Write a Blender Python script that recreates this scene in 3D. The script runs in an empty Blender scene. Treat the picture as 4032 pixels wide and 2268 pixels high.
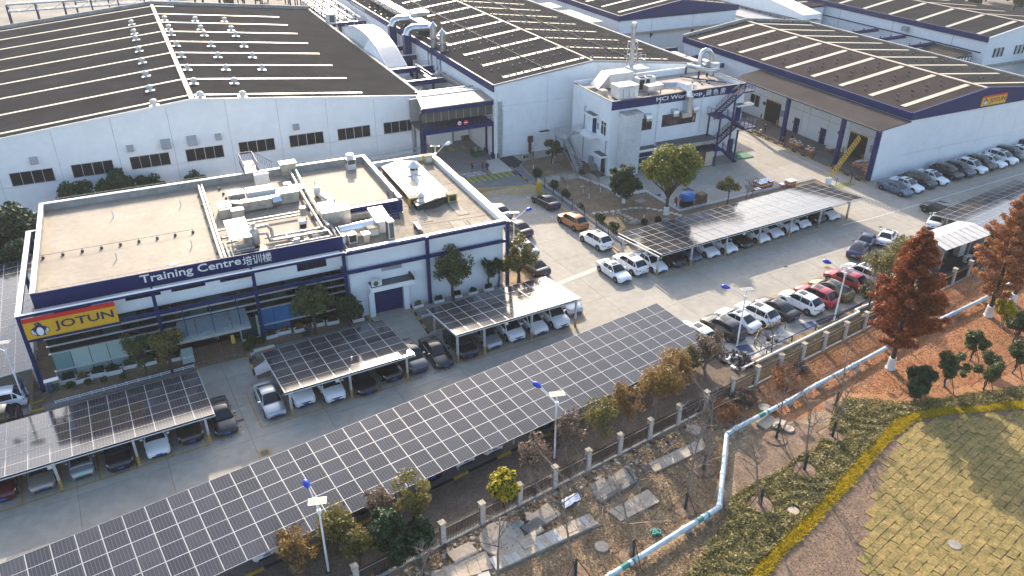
import bpy,math,random
import numpy as np
from mathutils import Vector,Matrix
R=math.radians
scene=bpy.context.scene
COL=scene.collection

# ------------------------------------------------------------------ camera, world, sun, exposure
cam_d=bpy.data.cameras.new('camera')
cam=bpy.data.objects.new('camera',cam_d);COL.objects.link(cam);scene.camera=cam
cam_d.sensor_fit='HORIZONTAL';cam_d.sensor_width=36.0
cam_d.lens=36.0*3098.43/4032.0
cam_d.clip_start=0.5;cam_d.clip_end=3000
PITCH,YAW,ROLL=0.51968103,-0.44790629,0.00627681
cam.matrix_world=(Matrix.Translation((0,0,42.0))@Matrix.Rotation(YAW,4,'Z')
          @Matrix.Rotation(math.pi/2-PITCH,4,'X')@Matrix.Rotation(ROLL,4,'Z'))
SUN_AZ,SUN_EL=75.0,25.0 # degrees, azimuth from +X towards +Y
world=bpy.data.worlds.new('World');scene.world=world;world.use_nodes=True
wn=world.node_tree.nodes;wl=world.node_tree.links
bg=wn['Background']
sky=wn.new('ShaderNodeTexSky');sky.sky_type='NISHITA';sky.sun_disc=False
sky.sun_elevation=R(SUN_EL);sky.sun_rotation=R(90.0-SUN_AZ)
sky.air_density=1.0;sky.dust_density=2.2;sky.ozone_density=1.0
wl.new(sky.outputs[0],bg.inputs[0]);bg.inputs[1].default_value=0.15
sun_d=bpy.data.lights.new('sun','SUN');sun=bpy.data.objects.new('sun',sun_d);COL.objects.link(sun)
sun_d.energy=3.0;sun_d.angle=R(0.5);sun_d.color=(1.0,0.86,0.68)
sdir=Vector((math.cos(R(SUN_AZ))*math.cos(R(SUN_EL)),math.sin(R(SUN_AZ))*math.cos(R(SUN_EL)),math.sin(R(SUN_EL))))
sun.rotation_euler=sdir.to_track_quat('Z','Y').to_euler()
sun.location=(0,0,120)
vs=scene.view_settings
vs.view_transform='Standard';vs.look='None';vs.gamma=1.0;vs.exposure=1.45
vs.use_curve_mapping=False

# ------------------------------------------------------------------ materials
def mat(name,col,rough=0.7,metal=0.0,var=0.12,scale=0.8,bump=0.0,bscale=30.0,spec=0.5,
    col2=None,fine=0.0,fscale=12.0,obj_rand=0.0,coat=0.0):
  m=bpy.data.materials.new(name);m.use_nodes=True
  nt=m.node_tree;N=nt.nodes;L=nt.links
  b=N['Principled BSDF']
  b.inputs['Roughness'].default_value=rough;b.inputs['Metallic'].default_value=metal
  b.inputs['Specular IOR Level'].default_value=spec
  if coat:
    b.inputs['Coat Weight'].default_value=coat;b.inputs['Coat Roughness'].default_value=0.04
  g=N.new('ShaderNodeNewGeometry')
  c1=tuple(col)+(1,);c2=tuple(col2)+(1,)if col2 else tuple(c*(1-2*var)for c in col)+(1,)
  if var or col2:
    n=N.new('ShaderNodeTexNoise');n.inputs['Scale'].default_value=scale;n.inputs['Detail'].default_value=5
    n.inputs['Roughness'].default_value=0.65
    L.new(g.outputs['Position'],n.inputs['Vector'])
    r=N.new('ShaderNodeMapRange');r.inputs['From Min'].default_value=0.35;r.inputs['From Max'].default_value=0.65
    L.new(n.outputs['Fac'],r.inputs['Value'])
    mx=N.new('ShaderNodeMix');mx.data_type='RGBA';mx.inputs['A'].default_value=c1;mx.inputs['B'].default_value=c2
    L.new(r.outputs[0],mx.inputs['Factor']);out=mx.outputs['Result']
    if fine:
      n2=N.new('ShaderNodeTexNoise');n2.inputs['Scale'].default_value=fscale;n2.inputs['Detail'].default_value=3
      L.new(g.outputs['Position'],n2.inputs['Vector'])
      r2=N.new('ShaderNodeMapRange');r2.inputs['From Min'].default_value=0.3;r2.inputs['From Max'].default_value=0.7
      r2.inputs['To Min'].default_value=1-fine;r2.inputs['To Max'].default_value=1+fine
      L.new(n2.outputs['Fac'],r2.inputs['Value'])
      mm=N.new('ShaderNodeMix');mm.data_type='RGBA';mm.blend_type='MULTIPLY';mm.inputs['Factor'].default_value=1
      L.new(out,mm.inputs['A']);L.new(r2.outputs[0],mm.inputs['B']);out=mm.outputs['Result']
    if obj_rand:
      oi=N.new('ShaderNodeObjectInfo');r3=N.new('ShaderNodeMapRange')
      r3.inputs['To Min'].default_value=1-obj_rand;r3.inputs['To Max'].default_value=1+obj_rand
      L.new(oi.outputs['Random'],r3.inputs['Value'])
      mm=N.new('ShaderNodeMix');mm.data_type='RGBA';mm.blend_type='MULTIPLY';mm.inputs['Factor'].default_value=1
      L.new(out,mm.inputs['A']);L.new(r3.outputs[0],mm.inputs['B']);out=mm.outputs['Result']
    L.new(out,b.inputs['Base Color'])
  else:
    b.inputs['Base Color'].default_value=c1
  if bump:
    n3=N.new('ShaderNodeTexNoise');n3.inputs['Scale'].default_value=bscale;n3.inputs['Detail'].default_value=4
    L.new(g.outputs['Position'],n3.inputs['Vector'])
    bp=N.new('ShaderNodeBump');bp.inputs['Strength'].default_value=bump;bp.inputs['Distance'].default_value=0.05
    L.new(n3.outputs['Fac'],bp.inputs['Height']);L.new(bp.outputs[0],b.inputs['Normal'])
  return m

def ribbed(name,col,axis='Y',pitch=0.35,rough=0.5,metal=0.0,depth=0.5,var=0.12,line=0.25,col2=None,scale=0.25,spec=0.3):
  """profiled sheet: ribs every pitch metres along one world axis, colour wear by noise"""
  m=mat(name,col,rough,metal,var,scale,col2=col2,fine=0.12,fscale=5,spec=spec)
  nt=m.node_tree;N=nt.nodes;L=nt.links;b=N['Principled BSDF']
  g=N.new('ShaderNodeNewGeometry');s=N.new('ShaderNodeSeparateXYZ');L.new(g.outputs['Position'],s.inputs[0])
  mu=N.new('ShaderNodeMath');mu.operation='MULTIPLY';mu.inputs[1].default_value=2*math.pi/pitch
  L.new(s.outputs[axis],mu.inputs[0])
  si=N.new('ShaderNodeMath');si.operation='SINE';L.new(mu.outputs[0],si.inputs[0])
  r=N.new('ShaderNodeMapRange');r.inputs['From Min'].default_value=0.2;r.inputs['From Max'].default_value=0.9
  L.new(si.outputs[0],r.inputs['Value'])
  bp=N.new('ShaderNodeBump');bp.inputs['Strength'].default_value=depth;bp.inputs['Distance'].default_value=0.04
  L.new(r.outputs[0],bp.inputs['Height']);L.new(bp.outputs[0],b.inputs['Normal'])
  src=b.inputs['Base Color'].links[0].from_socket
  mm=N.new('ShaderNodeMix');mm.data_type='RGBA';mm.blend_type='MULTIPLY'
  rr=N.new('ShaderNodeMapRange');rr.inputs['To Min'].default_value=1.0;rr.inputs['To Max'].default_value=1-line
  L.new(r.outputs[0],rr.inputs['Value']);mm.inputs['Factor'].default_value=1
  L.new(src,mm.inputs['A']);L.new(rr.outputs[0],mm.inputs['B']);L.new(mm.outputs['Result'],b.inputs['Base Color'])
  return m

def leafmat(name,c_dark,c_light,trans=0.35,rough=0.55):
  m=bpy.data.materials.new(name);m.use_nodes=True
  nt=m.node_tree;N=nt.nodes;L=nt.links;b=N['Principled BSDF'];out=N['Material Output']
  at=N.new('ShaderNodeAttribute');at.attribute_name='tint'
  mx=N.new('ShaderNodeMix');mx.data_type='RGBA'
  mx.inputs['A'].default_value=tuple(c_dark)+(1,);mx.inputs['B'].default_value=tuple(c_light)+(1,)
  L.new(at.outputs['Fac'],mx.inputs['Factor'])
  L.new(mx.outputs['Result'],b.inputs['Base Color']);b.inputs['Roughness'].default_value=rough
  b.inputs['Specular IOR Level'].default_value=0.3
  t=N.new('ShaderNodeBsdfTranslucent');L.new(mx.outputs['Result'],t.inputs['Color'])
  ms=N.new('ShaderNodeMixShader');ms.inputs[0].default_value=trans
  L.new(b.outputs[0],ms.inputs[1]);L.new(t.outputs[0],ms.inputs[2]);L.new(ms.outputs[0],out.inputs['Surface'])
  return m

def glassy(name,col,rough=0.05,spec=0.6,var=0.0):
  return mat(name,col,rough,0,var,0.4,spec=spec)

M={}
M['white_wall']=mat('white_wall',(0.72,0.75,0.78),0.55,var=0.035,scale=0.35,fine=0.03,fscale=1.2)
M['white_paint']=mat('white_paint',(0.78,0.78,0.77),0.45,var=0.05,scale=1.0)
M['navy']=mat('navy',(0.008,0.020,0.105),0.5,var=0.1,spec=0.25,scale=0.6)
M['navy_steel']=mat('navy_steel',(0.009,0.022,0.11),0.45,spec=0.3,var=0.15,scale=1.0)
M['joint']=mat('joint',(0.10,0.10,0.10),0.8,var=0)
M['roof_dark']=ribbed('roof_dark',(0.050,0.048,0.048),'Y',0.42,0.85,line=0.2,depth=0.25,spec=0.0)
M['roof_brown']=ribbed('roof_brown',(0.075,0.062,0.058),'Y',0.42,0.8,line=0.4,depth=0.35,spec=0.0)
M['dock_roof']=ribbed('dock_roof',(0.10,0.088,0.082),'Y',0.42,0.75,line=0.35,depth=0.4,spec=0.0)
M['skylight']=mat('skylight',(0.46,0.41,0.30),0.45,var=0.10,scale=0.3,fine=0.06,fscale=4)
M['ridge']=mat('ridge',(0.55,0.43,0.32),0.55,var=0.15,scale=0.6,fine=0.1)
M['parapet']=mat('parapet',(0.34,0.33,0.31),0.8,var=0.2,scale=0.7,fine=0.15)
M['membrane']=mat('membrane',(0.325,0.27,0.205),0.75,var=0.12,scale=0.22,fine=0.10,fscale=1.6,bump=0.15,bscale=2)
M['membrane_old']=mat('membrane_old',(0.30,0.25,0.185),0.85,scale=0.5,col2=(0.18,0.15,0.115),fine=0.2,fscale=3,bump=0.2,bscale=5)
M['patch']=mat('patch',(0.36,0.31,0.24),0.85,var=0.15,scale=0.9,fine=0.2,fscale=4)
M['tar']=mat('tar',(0.03,0.03,0.03),0.7,var=0.2)
M['mci_roof']=mat('mci_roof',(0.36,0.31,0.26),0.8,var=0.15,scale=0.4,fine=0.1,fscale=2)
M['galv']=mat('galv',(0.62,0.63,0.64),0.32,0.85,var=0.15,scale=1.2)
M['steel']=mat('steel',(0.55,0.56,0.57),0.4,0.6,var=0.12,scale=2)
M['insul']=mat('insul',(0.52,0.48,0.42),0.4,0.5,var=0.18,scale=1.5)
M['grey']=mat('grey',(0.32,0.33,0.34),0.6,var=0.12)
M['dkgrey']=mat('dkgrey',(0.07,0.075,0.08),0.6,var=0.15)
M['black']=mat('black',(0.012,0.012,0.013),0.5,var=0)
M['equip_white']=mat('equip_white',(0.64,0.63,0.60),0.4,var=0.07,scale=1.0)
M['equip_beige']=mat('equip_beige',(0.55,0.47,0.35),0.55,var=0.12,scale=1.2,fine=0.1)
M['yellow']=mat('yellow',(0.62,0.38,0.03),0.5,var=0.15,scale=1.5)
M['yellow_dirty']=mat('yellow_dirty',(0.60,0.42,0.06),0.6,var=0.2,scale=2)
M['concrete_top']=mat('concrete_top',(0.42,0.37,0.28),0.9,var=0.2,scale=2)
M['tarp']=mat('tarp',(0.80,0.81,0.82),0.5,var=0.03)
M['win_dark']=glassy('win_dark',(0.018,0.021,0.024),0.06,0.5)
M['win_teal']=glassy('win_teal',(0.02,0.045,0.045),0.05,0.6)
M['win_black']=glassy('win_black',(0.008,0.011,0.012),0.05,0.5)
M['blind']=mat('blind',(0.36,0.47,0.44),0.25,var=0.04,spec=0.6)
M['blind_teal']=mat('blind_teal',(0.17,0.29,0.29),0.2,var=0.04,spec=0.6)
M['blue_film']=mat('blue_film',(0.03,0.17,0.38),0.2,var=0.06,spec=0.6)
M['glass_roof']=mat('glass_roof',(0.20,0.25,0.26),0.12,var=0.15,scale=1.5,spec=0.6)
M['alu']=mat('alu',(0.60,0.60,0.60),0.4,0.3,var=0.06)
M['frame_white']=mat('frame_white',(0.50,0.50,0.50),0.4,0.2,var=0.04)
M['post_grey']=mat('post_grey',(0.52,0.53,0.54),0.45,0.3,var=0.1,scale=2)
M['sign_yellow']=mat('sign_yellow',(0.66,0.37,0.012),0.45,var=0.04)
M['sign_red']=mat('sign_red',(0.60,0.022,0.018),0.45,var=0.04)
M['sign_navy']=mat('sign_navy',(0.02,0.018,0.085),0.45,var=0)
M['letter']=mat('letter',(0.78,0.76,0.72),0.5,var=0)
M['concrete']=mat('concrete',(0.345,0.315,0.265),0.82,var=0.09,scale=0.28,fine=0.09,fscale=1.4,obj_rand=0.06,bump=0.12,bscale=14)
M['concrete_light']=mat('concrete_light',(0.50,0.47,0.42),0.85,var=0.1,scale=1.2,fine=0.1)
M['asphalt']=mat('asphalt',(0.17,0.175,0.175),0.85,var=0.12,scale=0.5,fine=0.12,fscale=3,bump=0.1)
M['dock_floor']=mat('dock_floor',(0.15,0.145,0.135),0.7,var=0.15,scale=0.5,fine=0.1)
M['base_ground']=mat('base_ground',(0.20,0.185,0.16),0.9,var=0.2,scale=0.1,fine=0.1)
M['soil']=mat('soil',(0.13,0.085,0.056),0.95,scale=0.9,col2=(0.22,0.145,0.095),fine=0.35,fscale=5,bump=0.7,bscale=6)
M['red_soil']=mat('red_soil',(0.27,0.105,0.038),0.95,scale=0.5,col2=(0.37,0.185,0.085),fine=0.4,fscale=7,bump=0.8,bscale=7)
M['dry_grass']=mat('dry_grass',(0.34,0.245,0.14),0.95,scale=0.7,col2=(0.17,0.11,0.07),fine=0.45,fscale=6,bump=0.8,bscale=8)
M['garden_soil']=mat('garden_soil',(0.20,0.145,0.085),0.95,scale=0.5,col2=(0.13,0.095,0.06),fine=0.25,fscale=5,bump=0.4,bscale=8)
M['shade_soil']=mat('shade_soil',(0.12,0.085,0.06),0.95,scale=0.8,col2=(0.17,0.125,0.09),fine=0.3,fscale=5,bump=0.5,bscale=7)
M['brick_path']=mat('brick_path',(0.20,0.20,0.20),0.85,var=0.15,scale=4,fine=0.2,fscale=9)
M['mark_yellow']=mat('mark_yellow',(0.46,0.28,0.05),0.7,var=0.22,scale=3)
M['mark_white']=mat('mark_white',(0.62,0.60,0.56),0.7,var=0.15,scale=3)
M['mark_green']=mat('mark_green',(0.06,0.25,0.10),0.7,var=0.25,scale=2)
M['mark_blue']=mat('mark_blue',(0.05,0.09,0.17),0.7,var=0.2,scale=2)
M['kerb_yellow']=mat('kerb_yellow',(0.55,0.34,0.03),0.6,var=0.2,scale=3)
M['kerb_black']=mat('kerb_black',(0.02,0.02,0.022),0.6,var=0.1)
M['kerb_grey']=mat('kerb_grey',(0.36,0.35,0.33),0.85,var=0.15,scale=2)
M['pillar']=mat('pillar',(0.52,0.46,0.42),0.8,var=0.12,scale=6,fine=0.15,fscale=14)
M['fence_black']=mat('fence_black',(0.012,0.013,0.016),0.4,var=0)
M['pipe']=mat('pipe',(0.50,0.60,0.66),0.4,0.1,var=0.12,scale=1.5,fine=0.12,fscale=5)
M['teal']=mat('teal',(0.02,0.25,0.20),0.6,var=0.2,scale=4)
M['bark']=mat('bark',(0.085,0.062,0.048),0.9,var=0.2,scale=5)
M['bark_pale']=mat('bark_pale',(0.24,0.19,0.16),0.85,var=0.2,scale=5)
M['limewash']=mat('limewash',(0.74,0.73,0.71),0.85,var=0.08,scale=6)
M['wrap_green']=mat('wrap_green',(0.008,0.045,0.04),0.7,var=0.2,scale=8)
M['stake']=mat('stake',(0.13,0.07,0.04),0.8,var=0.2,scale=4)
M['turf']=mat('turf',(0.29,0.20,0.066),0.95,scale=1.1,col2=(0.15,0.12,0.032),fine=0.4,fscale=9,bump=0.7,bscale=14,obj_rand=0.08)
M['slab_old']=mat('slab_old',(0.46,0.38,0.29),0.9,scale=1.0,col2=(0.34,0.27,0.20),fine=0.18,fscale=5,bump=0.25,bscale=8)
M['slab_dark']=mat('slab_dark',(0.20,0.19,0.17),0.9,var=0.2,scale=1.2,fine=0.2)
M['wood']=mat('wood',(0.28,0.19,0.115),0.85,var=0.25,scale=4)
M['orange']=mat('orange',(0.58,0.13,0.022),0.45,var=0.1,scale=3)
M['lid']=mat('lid',(0.80,0.80,0.84),0.4,var=0)
M['green_steel']=mat('green_steel',(0.012,0.085,0.04),0.5,var=0.15,scale=3)
M['blue_tarp']=mat('blue_tarp',(0.03,0.16,0.48),0.35,var=0.15,scale=2,bump=0.5,bscale=4)
M['lamp_blue']=mat('lamp_blue',(0.015,0.05,0.42),0.3,var=0)
M['skin']=mat('skin',(0.45,0.26,0.17),0.6,var=0)
M['hair']=mat('hair',(0.01,0.009,0.008),0.6,var=0)
M['cloth_red']=mat('cloth_red',(0.32,0.02,0.025),0.8,var=0)
M['cloth_navy']=mat('cloth_navy',(0.012,0.014,0.028),0.8,var=0)
M['cloth_lime']=mat('cloth_lime',(0.30,0.75,0.08),0.7,var=0)
M['reflect']=mat('reflect',(0.7,0.7,0.68),0.5,var=0)
M['tyre']=mat('tyre',(0.012,0.012,0.012),0.8,var=0)
M['rim']=mat('rim',(0.42,0.43,0.44),0.35,0.7,var=0)
M['car_glass']=glassy('car_glass',(0.010,0.013,0.017),0.04,0.55)
M['trim']=mat('trim',(0.014,0.014,0.015),0.5,var=0)
M['chrome']=mat('chrome',(0.62,0.62,0.63),0.2,0.9,var=0)
M['lamp_clear']=mat('lamp_clear',(0.55,0.57,0.60),0.15,0.3,var=0)
M['lamp_red']=mat('lamp_red',(0.35,0.008,0.012),0.2,var=0)
M['plate_blue']=mat('plate_blue',(0.02,0.12,0.55),0.4,var=0)
M['plate_green']=mat('plate_green',(0.10,0.48,0.25),0.4,var=0)
M['stone']=mat('stone',(0.33,0.30,0.26),0.9,var=0.2,scale=3,bump=0.4,bscale=6)
M['hut_roof']=mat('hut_roof',(0.66,0.62,0.55),0.45,var=0.12,scale=0.8,fine=0.08)
M['hut_wall']=mat('hut_wall',(0.35,0.36,0.37),0.6,var=0.12)
def paint(name,c,metal=0.0,rough=0.35):
  M[name]=mat(name,c,rough,metal,var=0,coat=0.7)
paint('car_white',(0.76,0.77,0.78));paint('car_black',(0.008,0.008,0.010));paint('car_silver',(0.42,0.44,0.46),0.6)
paint('car_grey',(0.075,0.085,0.10),0.5);paint('car_darkblue',(0.012,0.02,0.10),0.3);paint('car_bluegrey',(0.10,0.14,0.21),0.4)
paint('car_red',(0.36,0.018,0.035),0.2);paint('car_maroon',(0.10,0.008,0.012),0.2);paint('car_orange',(0.40,0.17,0.055),0.4)
paint('car_green',(0.15,0.14,0.055),0.4);paint('car_beige',(0.34,0.31,0.27),0.5);paint('car_brown',(0.04,0.03,0.025),0.3)

# solar module: dark cells, thin pale busbars and dust (object space of each module)
def solar_mat():
  m=bpy.data.materials.new('solar_cells');m.use_nodes=True
  nt=m.node_tree;N=nt.nodes;L=nt.links;b=N['Principled BSDF']
  tc=N.new('ShaderNodeTexCoord');s=N.new('ShaderNodeSeparateXYZ');L.new(tc.outputs['Object'],s.inputs[0])
  def lines(sock,pitch,w):
    a=N.new('ShaderNodeMath');a.operation='DIVIDE';a.inputs[1].default_value=pitch;L.new(sock,a.inputs[0])
    f=N.new('ShaderNodeMath');f.operation='FRACT';L.new(a.outputs[0],f.inputs[0])
    c=N.new('ShaderNodeMath');c.operation='SUBTRACT';c.inputs[1].default_value=0.5;L.new(f.outputs[0],c.inputs[0])
    d=N.new('ShaderNodeMath');d.operation='ABSOLUTE';L.new(c.outputs[0],d.inputs[0])
    e=N.new('ShaderNodeMath');e.operation='LESS_THAN';e.inputs[1].default_value=w;L.new(d.outputs[0],e.inputs[0])
    return e.outputs[0]
  lx=lines(s.outputs['X'],0.2233,0.06)
  ly=lines(s.outputs['Y'],0.112,0.06)
  mxl=N.new('ShaderNodeMath');mxl.operation='MULTIPLY_ADD';mxl.inputs[1].default_value=0.12
  L.new(ly,mxl.inputs[0]);L.new(lx,mxl.inputs[2])
  g=N.new('ShaderNodeNewGeometry')
  n=N.new('ShaderNodeTexNoise');n.inputs['Scale'].default_value=1.3;n.inputs['Detail'].default_value=4;L.new(g.outputs['Position'],n.inputs['Vector'])
  oi=N.new('ShaderNodeObjectInfo')
  r=N.new('ShaderNodeMapRange');r.inputs['To Min'].default_value=0.75;r.inputs['To Max'].default_value=1.25;L.new(oi.outputs['Random'],r.inputs['Value'])
  base=N.new('ShaderNodeMix');base.data_type='RGBA';base.inputs['A'].default_value=(0.024,0.024,0.030,1);base.inputs['B'].default_value=(0.046,0.044,0.047,1)
  L.new(n.outputs['Fac'],base.inputs['Factor'])
  mm=N.new('ShaderNodeMix');mm.data_type='RGBA';mm.blend_type='MULTIPLY';mm.inputs['Factor'].default_value=1
  L.new(base.outputs['Result'],mm.inputs['A']);L.new(r.outputs[0],mm.inputs['B'])
  ln=N.new('ShaderNodeMix');ln.data_type='RGBA';ln.inputs['B'].default_value=(0.11,0.11,0.115,1)
  L.new(mxl.outputs[0],ln.inputs['Factor']);L.new(mm.outputs['Result'],ln.inputs['A']);ln.clamp_factor=True
  L.new(ln.outputs['Result'],b.inputs['Base Color'])
  b.inputs['Roughness'].default_value=0.10;b.inputs['Specular IOR Level'].default_value=0.6
  return m
M['solar']=solar_mat()

# ------------------------------------------------------------------ mesh helpers
ORG={}
class MB:
  def __init__(s):s.v=[];s.f=[];s.m=[]
  def add(s,vs,fs,mi=0):
    o=len(s.v);s.v+=[tuple(p)for p in vs]
    for f in fs:s.f.append(tuple(i+o for i in f));s.m.append(mi)
    return s
  def box(s,x0,x1,y0,y1,z0,z1,mi=0):
    return s.add([(x0,y0,z0),(x1,y0,z0),(x1,y1,z0),(x0,y1,z0),(x0,y0,z1),(x1,y0,z1),(x1,y1,z1),(x0,y1,z1)],
           [(0,3,2,1),(4,5,6,7),(0,1,5,4),(1,2,6,5),(2,3,7,6),(3,0,4,7)],mi)
  def rbox(s,cx,cy,z0,sx,sy,sz,rot=0,mi=0,top=1.0):
    c,n=math.cos(rot),math.sin(rot);P=[]
    for z,k in((z0,1.0),(z0+sz,top)):
      for ax,ay in((-1,-1),(1,-1),(1,1),(-1,1)):
        x,y=ax*sx/2*k,ay*sy/2*k
        P.append((cx+x*c-y*n,cy+x*n+y*c,z))
    return s.add(P,[(0,3,2,1),(4,5,6,7),(0,1,5,4),(1,2,6,5),(2,3,7,6),(3,0,4,7)],mi)
  def bar(s,a,b,w,h,mi=0):
    a,b=Vector(a),Vector(b);d=(b-a).normalized()
    u=d.cross(Vector((0,0,1)))
    if u.length<1e-3:u=Vector((1,0,0))
    u.normalize();v=u.cross(d).normalized()
    P=[]
    for p in(a,b):
      for i,j in((-1,-1),(1,-1),(1,1),(-1,1)):P.append(p+u*(i*w/2)+v*(j*h/2))
    return s.add(P,[(3,2,1,0),(4,5,6,7),(0,1,5,4),(1,2,6,5),(2,3,7,6),(3,0,4,7)],mi)
  def tube(s,pts,r,n=6,mi=0,cap=True):
    pts=[Vector(p)for p in pts];k=len(pts)
    rs=r if isinstance(r,(list,tuple))else[r]*k
    P=[];u=None
    for i,p in enumerate(pts):
      d=(pts[min(i+1,k-1)]-pts[max(i-1,0)])
      d=d.normalized()if d.length>1e-9 else Vector((0,0,1))
      if u is None:
        u=d.cross(Vector((0,0,1)))
        if u.length<1e-2:u=d.cross(Vector((1,0,0)))
      u=(u-d*u.dot(d)).normalized();w=d.cross(u)
      for j in range(n):
        t=2*math.pi*j/n
        P.append(p+(u*math.cos(t)+w*math.sin(t))*rs[i])
    F=[]
    for i in range(k-1):
      for j in range(n):
        a=i*n+j;b2=i*n+(j+1)%n
        F.append((a,b2,b2+n,a+n))
    if cap:
      F.append(tuple(range(n))[::-1]);F.append(tuple(range((k-1)*n,k*n)))
    return s.add(P,F,mi)
  def lathe(s,prof,cx,cy,n=12,mi=0,z0=0,sx=1,sy=1):
    P=[];F=[]
    for r,z in prof:
      for j in range(n):
        t=2*math.pi*j/n;P.append((cx+r*sx*math.cos(t),cy+r*sy*math.sin(t),z0+z))
    for i in range(len(prof)-1):
      for j in range(n):
        a=i*n+j;b=i*n+(j+1)%n;F.append((a,b,b+n,a+n))
    F.append(tuple(range(n))[::-1]);F.append(tuple(range((len(prof)-1)*n,len(prof)*n)))
    return s.add(P,F,mi)
  def prism(s,poly,z0,z1,mi=0):
    k=len(poly);a=sum(poly[i][0]*poly[(i+1)%k][1]-poly[(i+1)%k][0]*poly[i][1]for i in range(k))
    if a<0:poly=poly[::-1]
    P=[(x,y,z0)for x,y in poly]+[(x,y,z1)for x,y in poly]
    F=[tuple(range(k))[::-1],tuple(range(k,2*k))]+[(i,(i+1)%k,(i+1)%k+k,i+k)for i in range(k)]
    return s.add(P,F,mi)
  def prism_y(s,poly,y0,y1,mi=0):
    """poly in (x,z), extruded along y"""
    k=len(poly)
    P=[(x,y0,z)for x,z in poly]+[(x,y1,z)for x,z in poly]
    F=[tuple(range(k)),tuple(range(k,2*k))[::-1]]+[((i+1)%k,i,i+k,(i+1)%k+k)for i in range(k)]
    return s.add(P,F,mi)
  def prism_x(s,poly,x0,x1,mi=0):
    """poly in (y,z), extruded along x"""
    k=len(poly)
    P=[(x0,y,z)for y,z in poly]+[(x1,y,z)for y,z in poly]
    F=[tuple(range(k))[::-1],tuple(range(k,2*k))]+[(i,(i+1)%k,(i+1)%k+k,i+k)for i in range(k)]
    return s.add(P,F,mi)
  def quad(s,a,b,c,d,mi=0):return s.add([a,b,c,d],[(0,1,2,3)],mi)
  def mesh(s,name,mats,smooth=None,org=(0,0,0),fixn=True):
    me=bpy.data.meshes.new(name)
    v=[(p[0]-org[0],p[1]-org[1],p[2]-org[2])for p in s.v]
    me.from_pydata(v,[],s.f)
    for m in mats:me.materials.append(M[m]if isinstance(m,str)else m)
    me.polygons.foreach_set('material_index',s.m)
    if smooth is not None:
      me.polygons.foreach_set('use_smooth',[True]*len(s.f));me.update()
      me.set_sharp_from_angle(angle=R(smooth))
    me.update()
    return me

def props(o,label=None,cat=None,group=None,kind=None):
  if label:o['label']=label
  if cat:o['category']=cat
  if group:o['group']=group
  if kind:o['kind']=kind
  return o
def link(o):
  COL.objects.link(o);return o
def thing(name,label,cat,loc=(0,0,0),rotz=0.0,group=None,local=False):
  o=link(bpy.data.objects.new(name,None));o.location=loc;o.rotation_euler=(0,0,rotz)
  o.empty_display_size=0.3
  ORG[o.name]=(0,0,0)if local else tuple(loc)
  return props(o,label,cat,group)
def part(name,mb,mats,parent,smooth=None,kind=None,label=None):
  if not isinstance(mats,(list,tuple)):mats=[mats]
  if isinstance(mb,MB):
    me=mb.mesh(name,mats,smooth,ORG.get(parent.name,(0,0,0)))
  else:me=mb
  o=link(bpy.data.objects.new(name,me));o.parent=parent
  ORG[o.name]=ORG.get(parent.name,(0,0,0))
  if kind:o['kind']=kind
  if label:o['label']=label
  return o
def solo(name,mb,mats,label=None,cat=None,loc=(0,0,0),group=None,kind=None,smooth=None,rotz=0,local=False):
  """a thing (or piece of the setting) that is one mesh; vertices in world space unless local"""
  if not isinstance(mats,(list,tuple)):mats=[mats]
  me=mb.mesh(name,mats,smooth,(0,0,0)if local else loc)if isinstance(mb,MB)else mb
  o=link(bpy.data.objects.new(name,me));o.location=loc;o.rotation_euler=(0,0,rotz)
  ORG[o.name]=(0,0,0)if local else tuple(loc)
  return props(o,label,cat,group,kind)
def inst(name,me,parent=None,loc=(0,0,0),rot=(0,0,0),scale=None):
  o=link(bpy.data.objects.new(name,me));o.location=loc;o.rotation_euler=rot
  if scale is not None:o.scale=scale if isinstance(scale,(tuple,list))else(scale,)*3
  if parent is not None:o.parent=parent
  return o
def copy_tree(o,parent=None,rec=True):
  c=o.copy();COL.objects.link(c)
  if parent is not None:c.parent=parent
  if rec:
    for ch in list(CH.get(o.name,())):copy_tree(ch,c)
  return c
CH={}
def index_children():
  CH.clear()
  for o in bpy.data.objects:
    if o.parent:CH.setdefault(o.parent.name,[]).append(o)
def dup(root,loc,rotz=0.0,label=None,group=None,scale=None,cat=None):
  kids=CH.get(root.name)
  if kids is None:
    index_children()
  c=copy_tree(root);c.location=loc;c.rotation_euler=(0,0,rotz)
  if scale is not None:c.scale=(scale,)*3 if not isinstance(scale,(tuple,list))else scale
  props(c,label,cat,group)
  return c
def fast_mesh(name,V,Fq,mats,tint=None,smooth=False):
  """numpy verts (N,3), faces (M,3|4)"""
  me=bpy.data.meshes.new(name);k=Fq.shape[1]
  me.vertices.add(len(V));me.vertices.foreach_set('co',np.asarray(V,np.float32).ravel())
  me.loops.add(Fq.size);me.loops.foreach_set('vertex_index',Fq.astype(np.int32).ravel())
  me.polygons.add(len(Fq));me.polygons.foreach_set('loop_start',np.arange(0,Fq.size,k,dtype=np.int32))
  for m in mats:me.materials.append(M[m]if isinstance(m,str)else m)
  if tint is not None:
    a=me.attributes.new('tint','FLOAT','FACE');a.data.foreach_set('value',np.asarray(tint,np.float32))
  me.update(calc_edges=True);me.validate()
  return me
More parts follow.
